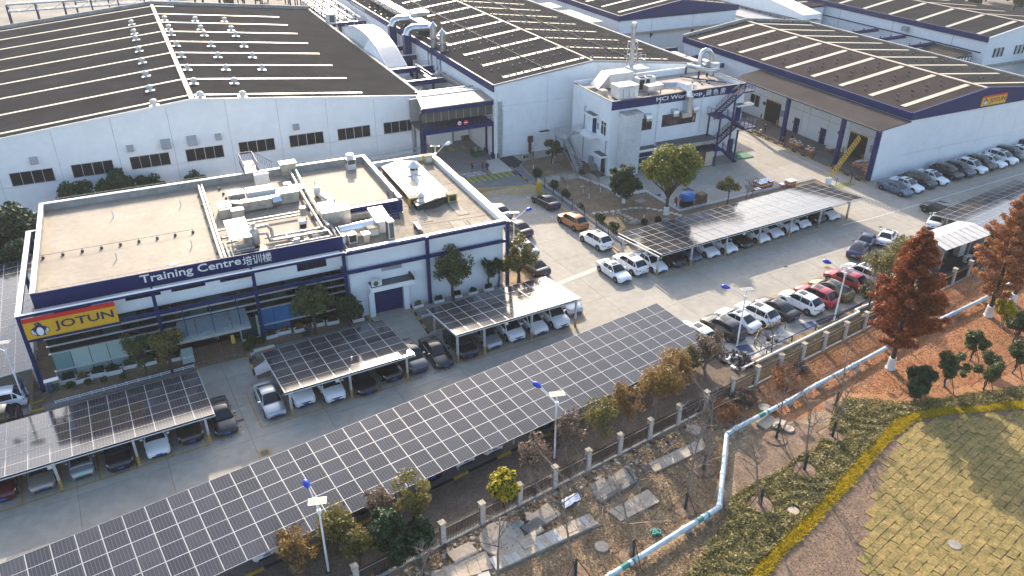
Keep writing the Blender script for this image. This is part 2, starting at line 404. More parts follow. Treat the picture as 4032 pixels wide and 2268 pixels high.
def text_mesh(s,size,mats,bold=0.0,depth=0.02,spacing=1.0):
  cu=bpy.data.curves.new('text','FONT');cu.body=s;cu.size=size;cu.extrude=depth;cu.offset=bold
  cu.space_character=spacing;cu.resolution_u=3
  o=bpy.data.objects.new('text',cu);COL.objects.link(o)
  dg=bpy.context.evaluated_depsgraph_get();dg.update()
  me=bpy.data.meshes.new_from_object(o.evaluated_get(dg));bpy.data.objects.remove(o)
  me.name='lettering';me.materials.clear()
  for m in(mats if isinstance(mats,(list,tuple))else[mats]):me.materials.append(M[m])
  xs=[v.co.x for v in me.vertices];ys=[v.co.y for v in me.vertices]
  return me,(min(xs),max(xs),min(ys),max(ys))
def wall_text(name,s,x0,x1,y,z0,z1,mat_,parent,bold=0.0,depth=0.03):
  """lettering on a wall facing -Y, fitted to the box x0..x1, z0..z1 (world coordinates)"""
  me,(a,b,c,d)=text_mesh(s,1.0,mat_,bold,depth)
  sx=(x1-x0)/(b-a);sz=(z1-z0)/(d-c)
  for v in me.vertices:v.co=((v.co.x-a)*sx,v.co.y,(v.co.z))
  for v in me.vertices:v.co=(v.co.x,-v.co.z,(v.co.y-c)*sz)
  og=ORG.get(parent.name,(0,0,0))
  o=inst(name,me,parent,(x0-og[0],y-og[1],z0-og[2]));return o
def lerp(a,b,t):return a+(b-a)*t
rnd=random.Random(7)
rng=np.random.default_rng(11)
# ------------------------------------------------------------------ ground, yard slabs, gardens, markings
def sheet(name,poly,z,m,kind='structure',thick=None):
  mb=MB()
  if thick:mb.prism(poly,z-thick,z)
  else:
    k=len(poly);a=sum(poly[i][0]*poly[(i+1)%k][1]-poly[(i+1)%k][0]*poly[i][1]for i in range(k))
    if a<0:poly=poly[::-1]
    mb.add([(x,y,z)for x,y in poly],[tuple(range(len(poly)))])
  return solo(name,mb,m,kind=kind)
solo('ground',MB().quad((-700,-300,-.10),(900,-300,-.10),(900,1300,-.10),(-700,1300,-.10)),'base_ground',kind='structure')
def inpoly(x,y,P):
  r=False;j=len(P)-1
  for i in range(len(P)):
    if(P[i][1]>y)!=(P[j][1]>y)and x<(P[j][0]-P[i][0])*(y-P[i][1])/(P[j][1]-P[i][1])+P[i][0]:r=not r
    j=i
  return r
FS=0.1637 # slope of the property line
fence_y=lambda x:36.33+(x-12.33)*FS
PA=R(4.05);cP,sP=math.cos(PA),math.sin(PA)
lot=solo('parking_lot',MB().quad((-40,34,-.05),(190,34,-.05),(190,112,-.05),(-40,112,-.05)),'tar',kind='structure')
SKIP=[[(-12,68.4),(31.6,67),(31.6,89),(-12,89)],[(-40,92),(37,92),(37,130),(-40,130)],
    [(58,90),(80,90),(80,130),(58,130)],[(94,70),(190,70),(190,130),(94,130)],
    [(46.9,102),(90,102),(90,130),(46.9,130)],[(37,92),(47,92),(47,130),(37,130)],
    [(51,74.5),(59,74.5),(58.5,81),(55,85),(50,89)]]
SX,SY=6.3,4.7
slab_me={}
def slab_mesh(w,h):
  key=(round(w,2),round(h,2))
  if key not in slab_me:
    slab_me[key]=MB().box(0.012,w-0.012,0.012,h-0.012,-0.12,0.0).mesh('concrete_slab',['concrete'])
  return slab_me[key]
for i in range(-7,24):
  for j in range(-2,13):
    lx,ly=i*SX+2.7,j*SY+43.3
    cx,cy=lx+SX/2,ly+SY/2
    wx,wy=cx*cP-(cy-48)*sP,48+cx*sP+(cy-48)*cP
    if any(inpoly(wx,wy,p)for p in SKIP):continue
    if wy<fence_y(wx)+4.4 or wy>106 or wx<-22 or wx>132:continue
    if wx>48 and wy<fence_y(wx)+2.0:continue
    ox,oy=lx*cP-(ly-48)*sP,48+lx*sP+(ly-48)*cP
    inst('concrete_slab',slab_mesh(SX,SY),lot,(ox,oy,0),(0,0,PA))
sheet('gate_road',[(37.2,91.5),(46.9,91.5),(46.9,165),(37.2,165)],0.004,'asphalt')
sheet('gate_apron',[(44.8,102.5),(46.88,102.5),(46.78,99.5),(46.73,96.9),(43.5,97.0),(43.6,99)],0.009,'concrete_light')
sheet('brick_paving',[(-40,36),(-14.8,42),(-14.5,47.7),(-9.2,48.1),(-1.5,48.2),(12,44.5),(45,50.0),(45,46),(0,38.6),(-40,30)],0.006,'brick_path')

def garden(name,poly,m,z=0.10,kerb=True):
  o=sheet(name,poly,z,m,thick=0.25)
  if kerb:
    k=len(poly)
    for i in range(k):
      a,b=Vector((*poly[i],0)),Vector((*poly[(i+1)%k],0));d=b-a;L=d.length
      n=max(1,int(round(L/1.0)))
      part('kerb_stone',MB().bar(a+Vector((0,0,.06)),b+Vector((0,0,.06)),0.13,0.19),'kerb_grey',o)
  return o
garden('lawn',[(48.5,98.4),(48.0,92.7),(54.5,92.8),(57.2,100.2),(50.5,100.0)],'garden_soil')
garden('garden_bed',[(48.4,90.6),(53.8,90.5),(55.5,85.4),(55.35,82.4),(59.6,82.2),(59.87,74.8),(75.4,75.55),(84.2,76.0),(84.2,72.6),(48.4,69.8)],'garden_soil')
sheet('brick_path',[(47.0,92.3),(48.3,92.3),(48.25,69.0),(47.0,68.6)],0.02,'brick_path')
sheet('side_path',[(47.1,98.0),(48.4,98.2),(47.9,92.4),(47.05,92.4)],0.02,'asphalt')
sheet('front_bed',[(-12.9,68.2),(-12.9,64.35),(-0.65,65.3),(-0.65,68.2)],0.06,'garden_soil',thick=.2)
sheet('front_bed',[(4.15,68.2),(4.15,65.4),(16.0,66.2),(16.0,67.1),(14.0,68.2)],0.06,'garden_soil',thick=.2)
sheet('front_path',[(-12.9,64.8),(-0.65,65.6),(-0.65,64.75),(-12.9,64.0)],0.08,'brick_path')
sheet('front_path',[(4.15,65.5),(16.2,66.1),(16.25,65.3),(4.15,64.7)],0.08,'brick_path')
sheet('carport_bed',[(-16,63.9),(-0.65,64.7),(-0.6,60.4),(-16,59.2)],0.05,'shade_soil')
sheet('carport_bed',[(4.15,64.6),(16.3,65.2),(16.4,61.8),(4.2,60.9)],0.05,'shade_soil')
sheet('annex_path',[(20.75,65.7),(33.6,66.3),(33.6,64.9),(20.75,64.3)],0.05,'brick_path')
sheet('annex_bed',[(20.75,66.9),(33.6,66.9),(33.6,66.35),(20.75,65.75)],0.06,'stone')
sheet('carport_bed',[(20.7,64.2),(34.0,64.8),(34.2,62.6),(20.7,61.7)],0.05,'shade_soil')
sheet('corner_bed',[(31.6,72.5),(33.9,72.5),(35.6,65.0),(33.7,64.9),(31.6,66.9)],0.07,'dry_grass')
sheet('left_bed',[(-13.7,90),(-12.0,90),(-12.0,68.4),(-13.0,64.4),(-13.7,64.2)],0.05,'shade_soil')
sheet('entrance_floor',[(-0.45,68.3),(4.05,68.3),(4.05,65.6),(-0.45,65.6)],0.14,'wood',thick=.14)
sheet('entrance_ramp',[(-0.45,65.55),(4.05,65.55),(4.1,64.9),(-0.4,64.9)],0.07,'wood',thick=.07)
sheet('back_strip',[(-40,109.2),(37,109.2),(37,90),(31.7,90),(31.7,89.1),(-40,89.1)],0.02,'garden_soil')
# soil on both sides of the fence
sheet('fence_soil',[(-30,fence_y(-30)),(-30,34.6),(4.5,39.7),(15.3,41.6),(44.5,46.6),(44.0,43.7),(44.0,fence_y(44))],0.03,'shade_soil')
sheet('grass_verge',[(44.0,43.9),(51,46.1),(58.3,46.6),(64.5,47.9),(76,49),(76,fence_y(76)),(44.0,fence_y(44))],0.03,'dry_grass')
sheet('gas_yard',[(45.2,47.6),(48.7,47.9),(55.0,48.2),(56.6,47.5),(56.2,46.3),(50.9,45.9),(50.4,44.9),(45.4,44.6)],0.045,'concrete_light')
sheet('waste_ground',[(-60,fence_y(-60)),(-60,-20),(180,-20),(180,fence_y(180)),(90,fence_y(90))],0.0,'dry_grass')
sheet('red_soil',[(39.6,40.3),(40.8,37.2),(43.5,36.2),(48.9,36.3),(51,34.9),(54.5,33.4),(60,32.4),(68,31),(85,33),(110,40),(150,fence_y(150)),(60,fence_y(60))],0.012,'red_soil')
sheet('bare_soil',[(33.0,26.9),(36.6,26.5),(43.0,28.7),(48.7,30.9),(52.4,31.8),(55,31.4),(52.5,31.5),(45,28.5),(39,24.5),(35.5,21.8),(33,19),(20,14),(24,22)],0.012,'soil')
sheet('bare_soil',[(33.5,31.3),(35.8,31.9),(38.6,32.1),(42.5,32.9),(45.3,34.3),(43.5,36.0),(40.0,36.2),(35.5,34.3)],0.008,'soil')

# painted markings lie 4 mm above the slabs
def mark(a,b,w,m,z=0.006):
  a,b=Vector((*a,0)),Vector((*b,0));d=(b-a).normalized();n=Vector((-d.y,d.x,0))*w/2
  P=[a-n,b-n,b+n,a+n]
  part('painted_line',MB().add([(p.x,p.y,z)for p in P],[(0,1,2,3)]),m,lot)
def pd(x,y,dx,dy): # point offset along the parking-row axes
  return(x+dx*cP-dy*sP,y+dx*sP+dy*cP)
# stalls of the front row
x0,y0=-16.5,52.42
mark((-16.5,52.42),(-0.5,53.72),.13,'mark_yellow')
for k in range(8):
  p=pd(-16.6,52.4,k*2.575+.2,0);mark(p,pd(*p,0,5.4),.12,'mark_yellow',.010)
mark((3.3,54.0),(17.2,55.0),.13,'mark_yellow')
for p in((3.32,54.02),(5.95,54.2),(8.5,54.4),(11.1,54.6),(13.7,54.8),(16.3,54.95)):mark(p,pd(*p,0,5.2),.12,'mark_yellow',.010)
mark((21.2,55.5),(33.6,56.2),.13,'mark_yellow');mark((33.6,56.2),(36.6,58.4),.12,'mark_yellow',.010);mark((36.6,58.4),(35.9,62.5),.12,'mark_yellow')
for k in range(6):
  p=(21.25+k*2.56,55.5+k*.16);mark(p,pd(*p,0,5.2),.12,'mark_yellow',.010)
# dashed red/white edge lines round the two open stalls
for a,b in(((-0.2,53.75),(1.9,54.0)),((1.9,54.0),(1.4,58.8)),((16.6,55.0),(20.9,55.3))):
  n=12
  for k in range(n):
    if k%2==0:
      p=(lerp(a[0],b[0],k/n),lerp(a[1],b[1],k/n));q=(lerp(a[0],b[0],(k+.55)/n),lerp(a[1],b[1],(k+.55)/n))
      mark(p,q,.1,'mark_white' if k%4==0 else 'car_maroon')
mark((47.3,61.2),(77.9,63.3),.12,'mark_yellow')
for k in range(13):
  p=(47.4+k*2.55,61.3+k*.178);mark(p,pd(*p,0,5.6),.1,'mark_yellow',.010)
mark((76.2,63.06),(80.8,62.95),.16,'mark_white');mark((80.8,62.95),(118,65.4),.16,'mark_white',.010)
mark((91.5,65.2),(128,67.9),.12,'mark_yellow')
for k in range(14):
  p=(91.0+k*2.6,65.2+k*.185);mark(p,pd(*p,0,5.0),.1,'mark_yellow',.010)
for k in range(15):
  p=(45.9+k*2.62,51.6+k*.33);mark(p,(p[0]+.3,p[1]-5),.1,'mark_yellow')
mark((45.2,51.5),(64,54.0),.12,'mark_yellow',.010)
for k in range(22): # white dashes beside the kerb-side cars
  y=91-k*1.15;mark((44.35,y),(44.35-.12,y-.4),.1,'mark_white')
mark((36.8,64.9),(43.5,66.4),.75,'concrete_light')
mark((88.3,97.5),(87.9,73.4),.14,'mark_white');mark((86.9,96.6),(86.3,73.4),.14,'mark_white')
mark((46.8,102),(43.1,97.1),.12,'mark_yellow');mark((38.2,99.9),(41.0,99.9),.12,'mark_yellow');mark((43.1,97.1),(43.4,102),.12,'mark_yellow',.010)
for k in range(8): # striped green and yellow crossing by the gate
  for j,c in((0,'mark_green'),(1,'mark_yellow')):
    x=39.2+k*.9+j*.45;mark((x+.1,95.15),(x-.1,97.2),.45,c,.012)
for k in range(7):
  x=39.0+k*1.0;mark((x,108.5),(x-.15,110.2),.5,'mark_green' if k%2==0 else 'mark_yellow',.012)
for k in range(6):
  for j,c in((0,'mark_green'),(1,'mark_yellow')):
    x=84.9+k*.56+j*.28;mark((x,72.15),(x-.05,73.3),.28,c)
part('painted_mat',MB().quad((46.2,95.26,.03),(46.75,95.26,.03),(46.9,97.0,.03),(46.25,97.0,.03)),'mark_blue',lot)
me,bb=text_mesh('消防通道',.8,'mark_white',0.01,0.001)
inst('painted_lettering',me,lot,(39.3,98.4,.012));inst('painted_lettering',me,lot,(39.6,97.5,.012))
def hatch(x,y,s,m_in='dkgrey',m_out='mark_yellow',rot=PA):
  c=MB().rbox(x,y,.005,s,s,.004,rot);part('hatch_frame',c,m_out,lot)
  part('hatch_cover',MB().rbox(x,y,.011,s*.68,s*.68,.006,rot),m_in,lot)
hatch(3.0,50.85,.85);hatch(43.0,79.35,.85,'concrete');hatch(66.1,55.25,.85);hatch(82.5,83.4,.9,'concrete');hatch(80.3,83.2,.7,'concrete')
part('hatch_cover',MB().rbox(65.5,80.5,.006,1.3,1.2,.01,.1),'dkgrey',lot)
for x,y in((43.6,99.9),(80.2,60.6),(62.0,57.5),(1.9,55.7)):part('drain_grate',MB().rbox(x,y,.006,.5,.3,.008,PA),'black',lot)
# blue-painted service covers by the gas yard
for a in([(46.18,46.98),(47.54,46.84),(47.25,45.54),(45.99,45.61)],[(54.7,47.45),(56.14,47.36),(55.86,46.23),(54.5,46.23)]):
  sheet('service_cover',a,.06,'mark_blue')
sheet('service_pad',[(53.2,47.6),(54.7,47.5),(54.45,46.2),(53.0,46.3)],.055,'concrete')

# kerbs painted yellow and black, block by block
def kerb(pts,first=0,w=.16,h=.15,step=1.0,mats=('kerb_yellow','kerb_black')):
  k=first
  o=None
  for a,b in zip(pts,pts[1:]):
    a,b=Vector((*a,0)),Vector((*b,0));L=(b-a).length;n=max(1,round(L/step))
    for i in range(n):
      p,q=a.lerp(b,i/n),a.lerp(b,(i+.985)/n)
      part('kerb_block',MB().bar(p+Vector((0,0,h/2)),q+Vector((0,0,h/2)),w,h),mats[k%len(mats)],lot);k+=1
kerb([(46.95,98.3),(46.9,97.0)]);kerb([(46.85,95.3),(46.75,91.1)],1);kerb([(46.75,88),(46.7,80),(46.9,75),(46.75,68.5)],1,mats=('kerb_grey','kerb_yellow','kerb_yellow'))
kerb([(4.08,65.2),(4.08,61.6)],step=.9);kerb([(-0.55,65.2),(-0.5,64.4)]);kerb([(20.66,67.4),(20.55,61.5)],1,step=.9);kerb([(16.2,66.9),(16.3,65.0)])
kerb([(89.62,97.6),(89.7,82.6)],0);kerb([(89.6,79.1),(89.75,71.8)],0)
kerb([(-13.9,70.5),(-13.85,64.3)],mats=('kerb_yellow','kerb_grey'));kerb([(-13.85,65.35),(-12.9,65.5)],mats=('kerb_yellow',));kerb([(-13.8,64.2),(-12.7,64.15)],mats=('kerb_yellow',))
kerb([(-20,36.2),(4.8,39.95),(15.3,41.8),(44,46.7)],0,mats=('kerb_yellow','kerb_black','kerb_black'),step=1.3)
kerb([(33.9,72.4),(35.7,64.9)],mats=('kerb_yellow','kerb_yellow','kerb_grey'))
# stepping stones and garden details
path=[(51.2,78.7),(52.1,78.5),(53.0,78.45),(53.9,78.45),(54.75,78.4),(55.5,78.2),(56.2,77.9),(56.85,77.4),(57.4,76.8),(57.9,76.2),(58.35,75.6),(58.7,75.0),(59.05,74.4),(59.3,73.85),(52.6,77.8),(52.8,77.1),(52.95,76.4),(53.1,75.7),(53.3,75.0),(50.3,78.9),(49.6,79.0)]
bed=bpy.data.objects['garden_bed']
for i,(x,y)in enumerate(path):
  part('stepping_stone',MB().rbox(x,y,.09,.62,.5,.05,rnd.uniform(-.6,.6)),'concrete_light',bed)
part('paved_square',MB().rbox(57.3,79.9,.09,1.3,1.0,.05,.1),'stone',bed)
part('paved_square',MB().rbox(52.8,87.4,.09,.8,.6,.05,.1),'stone',bed)

# lawn of turf pieces
turf_poly=[(30,13),(34.0,19.8),(36.0,22.2),(39.0,24.5),(42.0,26.8),(44.9,28.55),(48.9,30.65),(52.5,31.65),(55.1,31.3),(58.4,30.1),(62.6,29.1),(75,27),(90,26),(90,8),(30,8)]
turf=solo('turf_lawn',MB().add([(x,y,.016)for x,y in turf_poly[::-1]],[tuple(range(len(turf_poly)))]),'soil',kind='structure')
ta=R(14);cands=[]
tw,th=1.02,.62
for j in range(-10,70):
  for i in range(-60,70):
    u,v=36+(i+(j%2)*.5+.12*math.sin(j*3.1))*tw,8+j*th
    x,y=50+(u-50)*math.cos(ta)-(v-20)*math.sin(ta),20+(u-50)*math.sin(ta)+(v-20)*math.cos(ta)
    if inpoly(x,y,turf_poly)and inpoly(x,y+.25,turf_poly):
      vx,vy,vz=x*math.sin(.4479+math.pi/2)-0,0,0
      cands.append((math.hypot(x-44,y-24),x,y))
cands.sort()
tmesh=[]
for s in range(8):
  r2=random.Random(s);mb=MB();w,h=tw-.035,th-.03
  nx,ny=3,2;P=[];F=[]
  for a in range(nx+1):
    for b in range(ny+1):
      P.append((-w/2+w*a/nx+r2.uniform(-.03,.03),-h/2+h*b/ny+r2.uniform(-.03,.03),.045+r2.uniform(-.012,.03)))
  for a in range(nx):
    for b in range(ny):F.append((a*(ny+1)+b,(a+1)*(ny+1)+b,(a+1)*(ny+1)+b+1,a*(ny+1)+b+1))
  mb.add(P,F)
  rim=[a*(ny+1)for a in range(nx+1)]+[nx*(ny+1)+b for b in range(1,ny+1)]+[a*(ny+1)+ny for a in range(nx-1,-1,-1)]+[b for b in range(ny-1,0,-1)]
  base=[(P[k][0],P[k][1],0)for k in rim];mb.v+=base;n0=len(P)
  for k in range(len(rim)):
    k2=(k+1)%len(rim);mb.f.append((n0+k,n0+k2,rim[k2],rim[k]));mb.m.append(0)
  tmesh.append(mb)
tm=[t.mesh('turf_piece',['turf'])for t in tmesh]
rest=MB()
for k,(d,x,y)in enumerate(cands):
  rot=ta+rnd.gauss(0,.025)
  if k<300:inst('turf_piece',tm[k%8],turf,(x,y,.016),(rnd.gauss(0,.012),rnd.gauss(0,.012),rot))
  else:
    t=tmesh[k%8];c,s=math.cos(rot),math.sin(rot)
    rest.add([(x+p[0]*c-p[1]*s,y+p[0]*s+p[1]*c,.016+p[2])for p in t.v],t.f)
part('turf_pieces',rest,'turf',turf,kind='stuff')
part('inspection_cover',MB().lathe([(.44,0),(.44,.05),(.40,.07)],44.0,21.2,18,0,.05),'stone',turf)
# ------------------------------------------------------------------ thin winter haze over the whole site
hz_m=bpy.data.materials.new('haze');hz_m.use_nodes=True
_n=hz_m.node_tree.nodes;_n.remove(_n['Principled BSDF']);_v=_n.new('ShaderNodeVolumePrincipled')
_v.inputs['Color'].default_value=(0.93,0.95,1.0,1);_v.inputs['Density'].default_value=0.00018;_v.inputs['Anisotropy'].default_value=0.2
hz_m.node_tree.links.new(_v.outputs[0],_n['Material Output'].inputs['Volume'])
M['haze']=hz_m
solo('haze',MB().box(-706,906,-306,1306,-1.12,44.0),'haze',kind='stuff')
# ------------------------------------------------------------------ building helpers
def fbox(mb,face,P,u0,u1,v0,v1,d0,d1,mi=0):
  """box on a facade; face '-Y' (u = x) or '-X' (u = y); d measured outward from plane P"""
  if face=='-Y':mb.box(u0,u1,P-d1,P-d0,v0,v1,mi)
  elif face=='-X':mb.box(P-d1,P-d0,u0,u1,v0,v1,mi)
  elif face=='+X':mb.box(P+d0,P+d1,u0,u1,v0,v1,mi)
  return mb
def window(parent,face,P,u0,u1,v0,v1,n=4,frame='frame_white',glass='win_dark',fw=.06,name='window',transom=None,glasses=None):
  mb=MB()
  fbox(mb,face,P,u0,u1,v0,v0+fw,.002,.07);fbox(mb,face,P,u0,u1,v1-fw,v1,.002,.07)
  fbox(mb,face,P,u0,u0+fw,v0+fw,v1-fw,.002,.07);fbox(mb,face,P,u1-fw,u1,v0+fw,v1-fw,.002,.07)
  step=(u1-u0)/n
  for k in range(1,n):
    w=fw*(.9 if k!=n//2 else 1.3)/2;fbox(mb,face,P,u0+k*step-w,u0+k*step+w,v0+fw,v1-fw,.002,.065)
  if transom:fbox(mb,face,P,u0+fw,u1-fw,transom-fw/2,transom+fw/2,.002,.06)
  w=part(name,mb,frame,parent)
  for k in range(n):
    g=glasses[k%len(glasses)]if glasses else glass
    part('pane',fbox(MB(),face,P,u0+k*step+.02,u0+(k+1)*step-.02,v0+.02,v1-.02,.001,.025),g,w)
  return w
def panel_wall(parent,xs,zs,topf,Y,m='white_wall',gap=.035,ridge=None,th=.12,holes=()):
  for i in range(len(xs)-1):
    a,b=xs[i]+gap/2,xs[i+1]-gap/2
    for j in range(len(zs)):
      z0=zs[j]+(gap/2 if j else 0)
      if j+1<len(zs):poly=[(a,z0),(b,z0),(b,zs[j+1]-gap/2),(a,zs[j+1]-gap/2)]
      else:
        poly=[(a,z0),(b,z0),(b,topf(b))]
        if ridge and a<ridge<b:poly.append((ridge,topf(ridge)))
        poly.append((a,topf(a)))
      part('wall_panel',MB().prism_y(poly,Y,Y+th),m,parent)
def roof_slope(parent,xa,za,xb,zb,y0,y1,m,th=.18,name='roof'):
  mb=MB();n=(Vector((-(zb-za),0,xb-xa))).normalized()*th
  P=[(xa,y0,za),(xb,y0,zb),(xb,y1,zb),(xa,y1,za)]
  mb.add(P+[(p[0]-n.x,p[1],p[2]-n.z)for p in P],[(0,1,2,3),(7,6,5,4),(0,4,5,1),(1,5,6,2),(2,6,7,3),(3,7,4,0)])
  return part(name,mb,m,parent)
def strip_on(parent,xa,xb,zf,y,w,m='skylight',h=.05,name='skylight'):
  mb=MB();P=[(xa,y-w/2,zf(xa)+h),(xb,y-w/2,zf(xb)+h),(xb,y+w/2,zf(xb)+h),(xa,y+w/2,zf(xa)+h)]
  mb.add(P+[(p[0],p[1],p[2]-h-.02)for p in P],[(0,1,2,3),(0,4,5,1),(1,5,6,2),(2,6,7,3),(3,7,4,0)])
  return part(name,mb,m,parent)
def studs(parent,pts,zf,s=.24,name='snow_guards'):
  """small roof fixings too small to pick apart: one part"""
  mb=MB()
  for x,y in pts:mb.rbox(x,y,zf(x),s,s,s*1.1,0,0,.7)
  return part(name,mb,'dkgrey',parent,kind='stuff')

# ------------------------------------------------------------------ warehouse with ventilators (top left)
w1=thing('warehouse','long white warehouse with a dark roof and rows of silver ventilators','warehouse',(6,109.3,0))
r1=lambda x:12.2-.1035*(x-6.05)if x>6.05 else 12.2-.096*(6.05-x)
roof_slope(w1,6.05,12.2,37.3,r1(37.3),109.25,182.6,'roof_dark')
roof_slope(w1,-26,r1(-26),6.05,12.2,109.25,182.6,'roof_dark')
part('wall_core',MB().prism_y([(-25.8,0),(37.3,0),(37.3,8.75),(6.05,11.95),(-25.8,8.9)],109.35,182.3),'joint',w1)
xs1=[-25.8,-17.8,-10.95,-4.08,2.66,9.97,16.6,23.3,30.2,37.4]
panel_wall(w1,xs1,[0,3.8],lambda x:r1(x)-.12,109.24,ridge=6.05)
part('side_wall',MB().box(37.28,37.42,109.3,182.4,0,8.7),'white_wall',w1)
part('verge_trim',MB().prism_y([(-26,r1(-26)-.2),(6.05,12.0),(37.4,r1(37.4)-.2),(37.4,r1(37.4)+.1),(6.05,12.32),(-26,r1(-26)+.1)],109.12,109.24),'white_paint',w1)
part('eave_parapet',MB().box(37.3,37.75,109.2,183.0,8.2,9.12),'parapet',w1)
part('end_parapet',MB().prism_y([(-26,r1(-26)-.3),(6.05,12.0),(37.7,8.7),(37.7,9.6),(6.05,12.85),(-26,r1(-26)+.6)],182.6,183.0),'parapet',w1)
rc=MB();y=109.2
while y<182.5:rc.box(5.75,6.35,y,y+2.9,12.2,12.34);rc.box(5.68,6.42,y+2.9,y+3.05,12.2,12.38);y+=3.05
part('ridge_cap',rc,'ridge',w1)
for k in range(9):
  y=111.35+8.65*k
  strip_on(w1,6.5,29.2 if k<8 else 10,r1,y,.62);strip_on(w1,-25.5,5.75,r1,y,.62)
def ventilator_mesh():
  mb=MB();mb.box(-.62,.62,-.42,.42,-.06,.03,0)
  mb.lathe([(.26,0),(.26,.26),(.22,.3)],0,0,10,0)
  mb.lathe([(.22,.3),(.40,.36),(.46,.52),(.42,.68),(.25,.80),(.06,.84),(.02,.92)],0,0,12,0)
  for k in range(12):
    t=k*math.pi/6;mb.bar((.41*math.cos(t),.41*math.sin(t),.36),(.44*math.cos(t+.2),.44*math.sin(t+.2),.68),.05,.03,1)
  return mb.mesh('roof_ventilator',['equip_white','galv'],40)
vm=ventilator_mesh();og=ORG[w1.name]
for i,y in enumerate((165.2,156.6,151.2,142.3,134.0,125.5,117.3,109.95)):
  xs=(1.45,7.15,12.47)+((17.7,)if i<6 else())
  for x in xs:inst('roof_ventilator',vm,w1,(x-og[0],y-og[1],r1(x)+.03),(0,.1 if x>6 else-.1,0))
for k in range(8):
  u=-16.66+6.86*k;window(w1,'-Y',109.24,u,u+4.85,3.9,5.66,4,glasses=['win_dark'])
def hood(parent,x,z,s,P=109.24):
  mb=MB();mb.prism_x([(P,z),(P,z+s),(P-.15,z+s),(P-.6*s/.9,z+.25*s),(P-.6*s/.9,z)],x-s/2,x+s/2)
  part('vent_hood',mb,'grey',parent)
for x,z,s in((-13.55,6.5,.85),(-2.55,6.45,.8),(1.78,6.25,1.2),(5.04,6.25,1.2),(8.38,6.45,.8),(18.8,6.4,.8)):hood(w1,x,z,s)
part('pipe',MB().tube([(35.9,109.0,7.3),(35.9,109.0,0)],.3,4),'grey',w1)
for z,y,x0 in((1.55,107.6,17.0),(1.0,107.2,22.5)):
  part('pipe_run',MB().tube([(x0,y,z-1.5),(x0,y,z),(37.2,y-.3,z+.2)],.11,6),'steel',w1)
part('louvre',MB().tube([(29,109.1,.6),(29,109.1,2.2),(35.4,109.1,2.3)],.03,4),'white_paint',w1)

# ------------------------------------------------------------------ middle production hall
w2=thing('warehouse','middle white production hall with a white gable end and a large duct along its roof','warehouse',(62.7,102.9,0))
r2=lambda x:12.95-.1135*abs(x-62.7)if x<62.7 else 12.95-.118*(x-62.7)
roof_slope(w2,46.4,r2(46.4),62.7,12.95,102.8,195,'roof_dark');roof_slope(w2,62.7,12.95,81.6,r2(81.6),102.8,195,'roof_dark')
part('wall_core',MB().prism_y([(46.5,0),(81.7,0),(81.7,10.4),(62.7,12.7),(46.5,10.8)],103.0,195),'joint',w2)
panel_wall(w2,[46.4,55.14,63.7,72.6,81.75],[0,3.1,7.79],lambda x:r2(x)-.1,102.88,ridge=62.7)
part('side_wall',MB().box(46.35,46.5,103.0,195,0,10.1),'white_wall',w2)
part('verge_trim',MB().prism_y([(46.3,r2(46.3)-.2),(62.7,12.75),(81.75,r2(81.75)-.2),(81.75,r2(81.75)+.08),(62.7,13.05),(46.3,r2(46.3)+.08)],102.76,102.88),'grey',w2)
part('fascia',MB().box(46.1,46.35,102.8,179.5,10.1,11.15),'navy',w2)
part('eave_parapet',MB().box(81.6,82.1,102.8,195,9.6,10.95),'parapet',w2)
part('ridge_cap',MB().box(62.5,62.75,102.8,195,12.93,13.05),'ridge',w2)
for k in range(9):
  y=105.1+7.48*k
  strip_on(w2,48.8 if k<5 else 53.4,62.4,r2,y,.7);strip_on(w2,63.6,78.2,r2,y,.55)
pts=[]
for y in np.arange(104,172,3.74):
  for x in np.arange(47.5,79,1.18):
    if abs(x-62.7)>.8 and rnd.random()<.75:pts.append((x,y+1.2))
for y in np.arange(104,172,.62):pts.append((55.2,y));pts.append((70.5,y))
studs(w2,pts,r2)
for s,x,w in(('solvent',0,0),):
  me,bb=text_mesh('Solvent Base Workshop 溶 剂 车 间',.72,'letter',.006,.02)
  for v in me.vertices:v.co=(-v.co.z,-v.co.x,v.co.y)
  inst('lettering',me,w2,(46.08-62.7,178.5-102.9,10.3))
part('downpipe',MB().box(46.95,47.5,102.55,102.8,0,8.6),'steel',w2)
part('downpipe',MB().tube([(46.55,102.7,0),(46.55,102.7,9.9)],.12,6),'white_paint',w2)
part('pipe',MB().tube([(48.0,102.8,7.2),(47.75,102.8,7.2),(47.75,102.8,3.1)],.05,6),'white_paint',w2)
part('door_hood',MB().box(53.6,55.5,102.0,102.87,3.0,3.2).box(53.7,55.4,102.1,102.87,3.2,3.24,1),['white_paint','tar'],w2)
part('roller_door',fbox(MB(),'-Y',102.88,53.7,55.4,.05,2.9,.005,.04),'white_paint',w2)
part('sign_post',MB().box(51.95,52.3,102.3,102.6,0,1.9).box(51.75,52.5,102.2,102.55,1.9,2.8),'stake',w2)
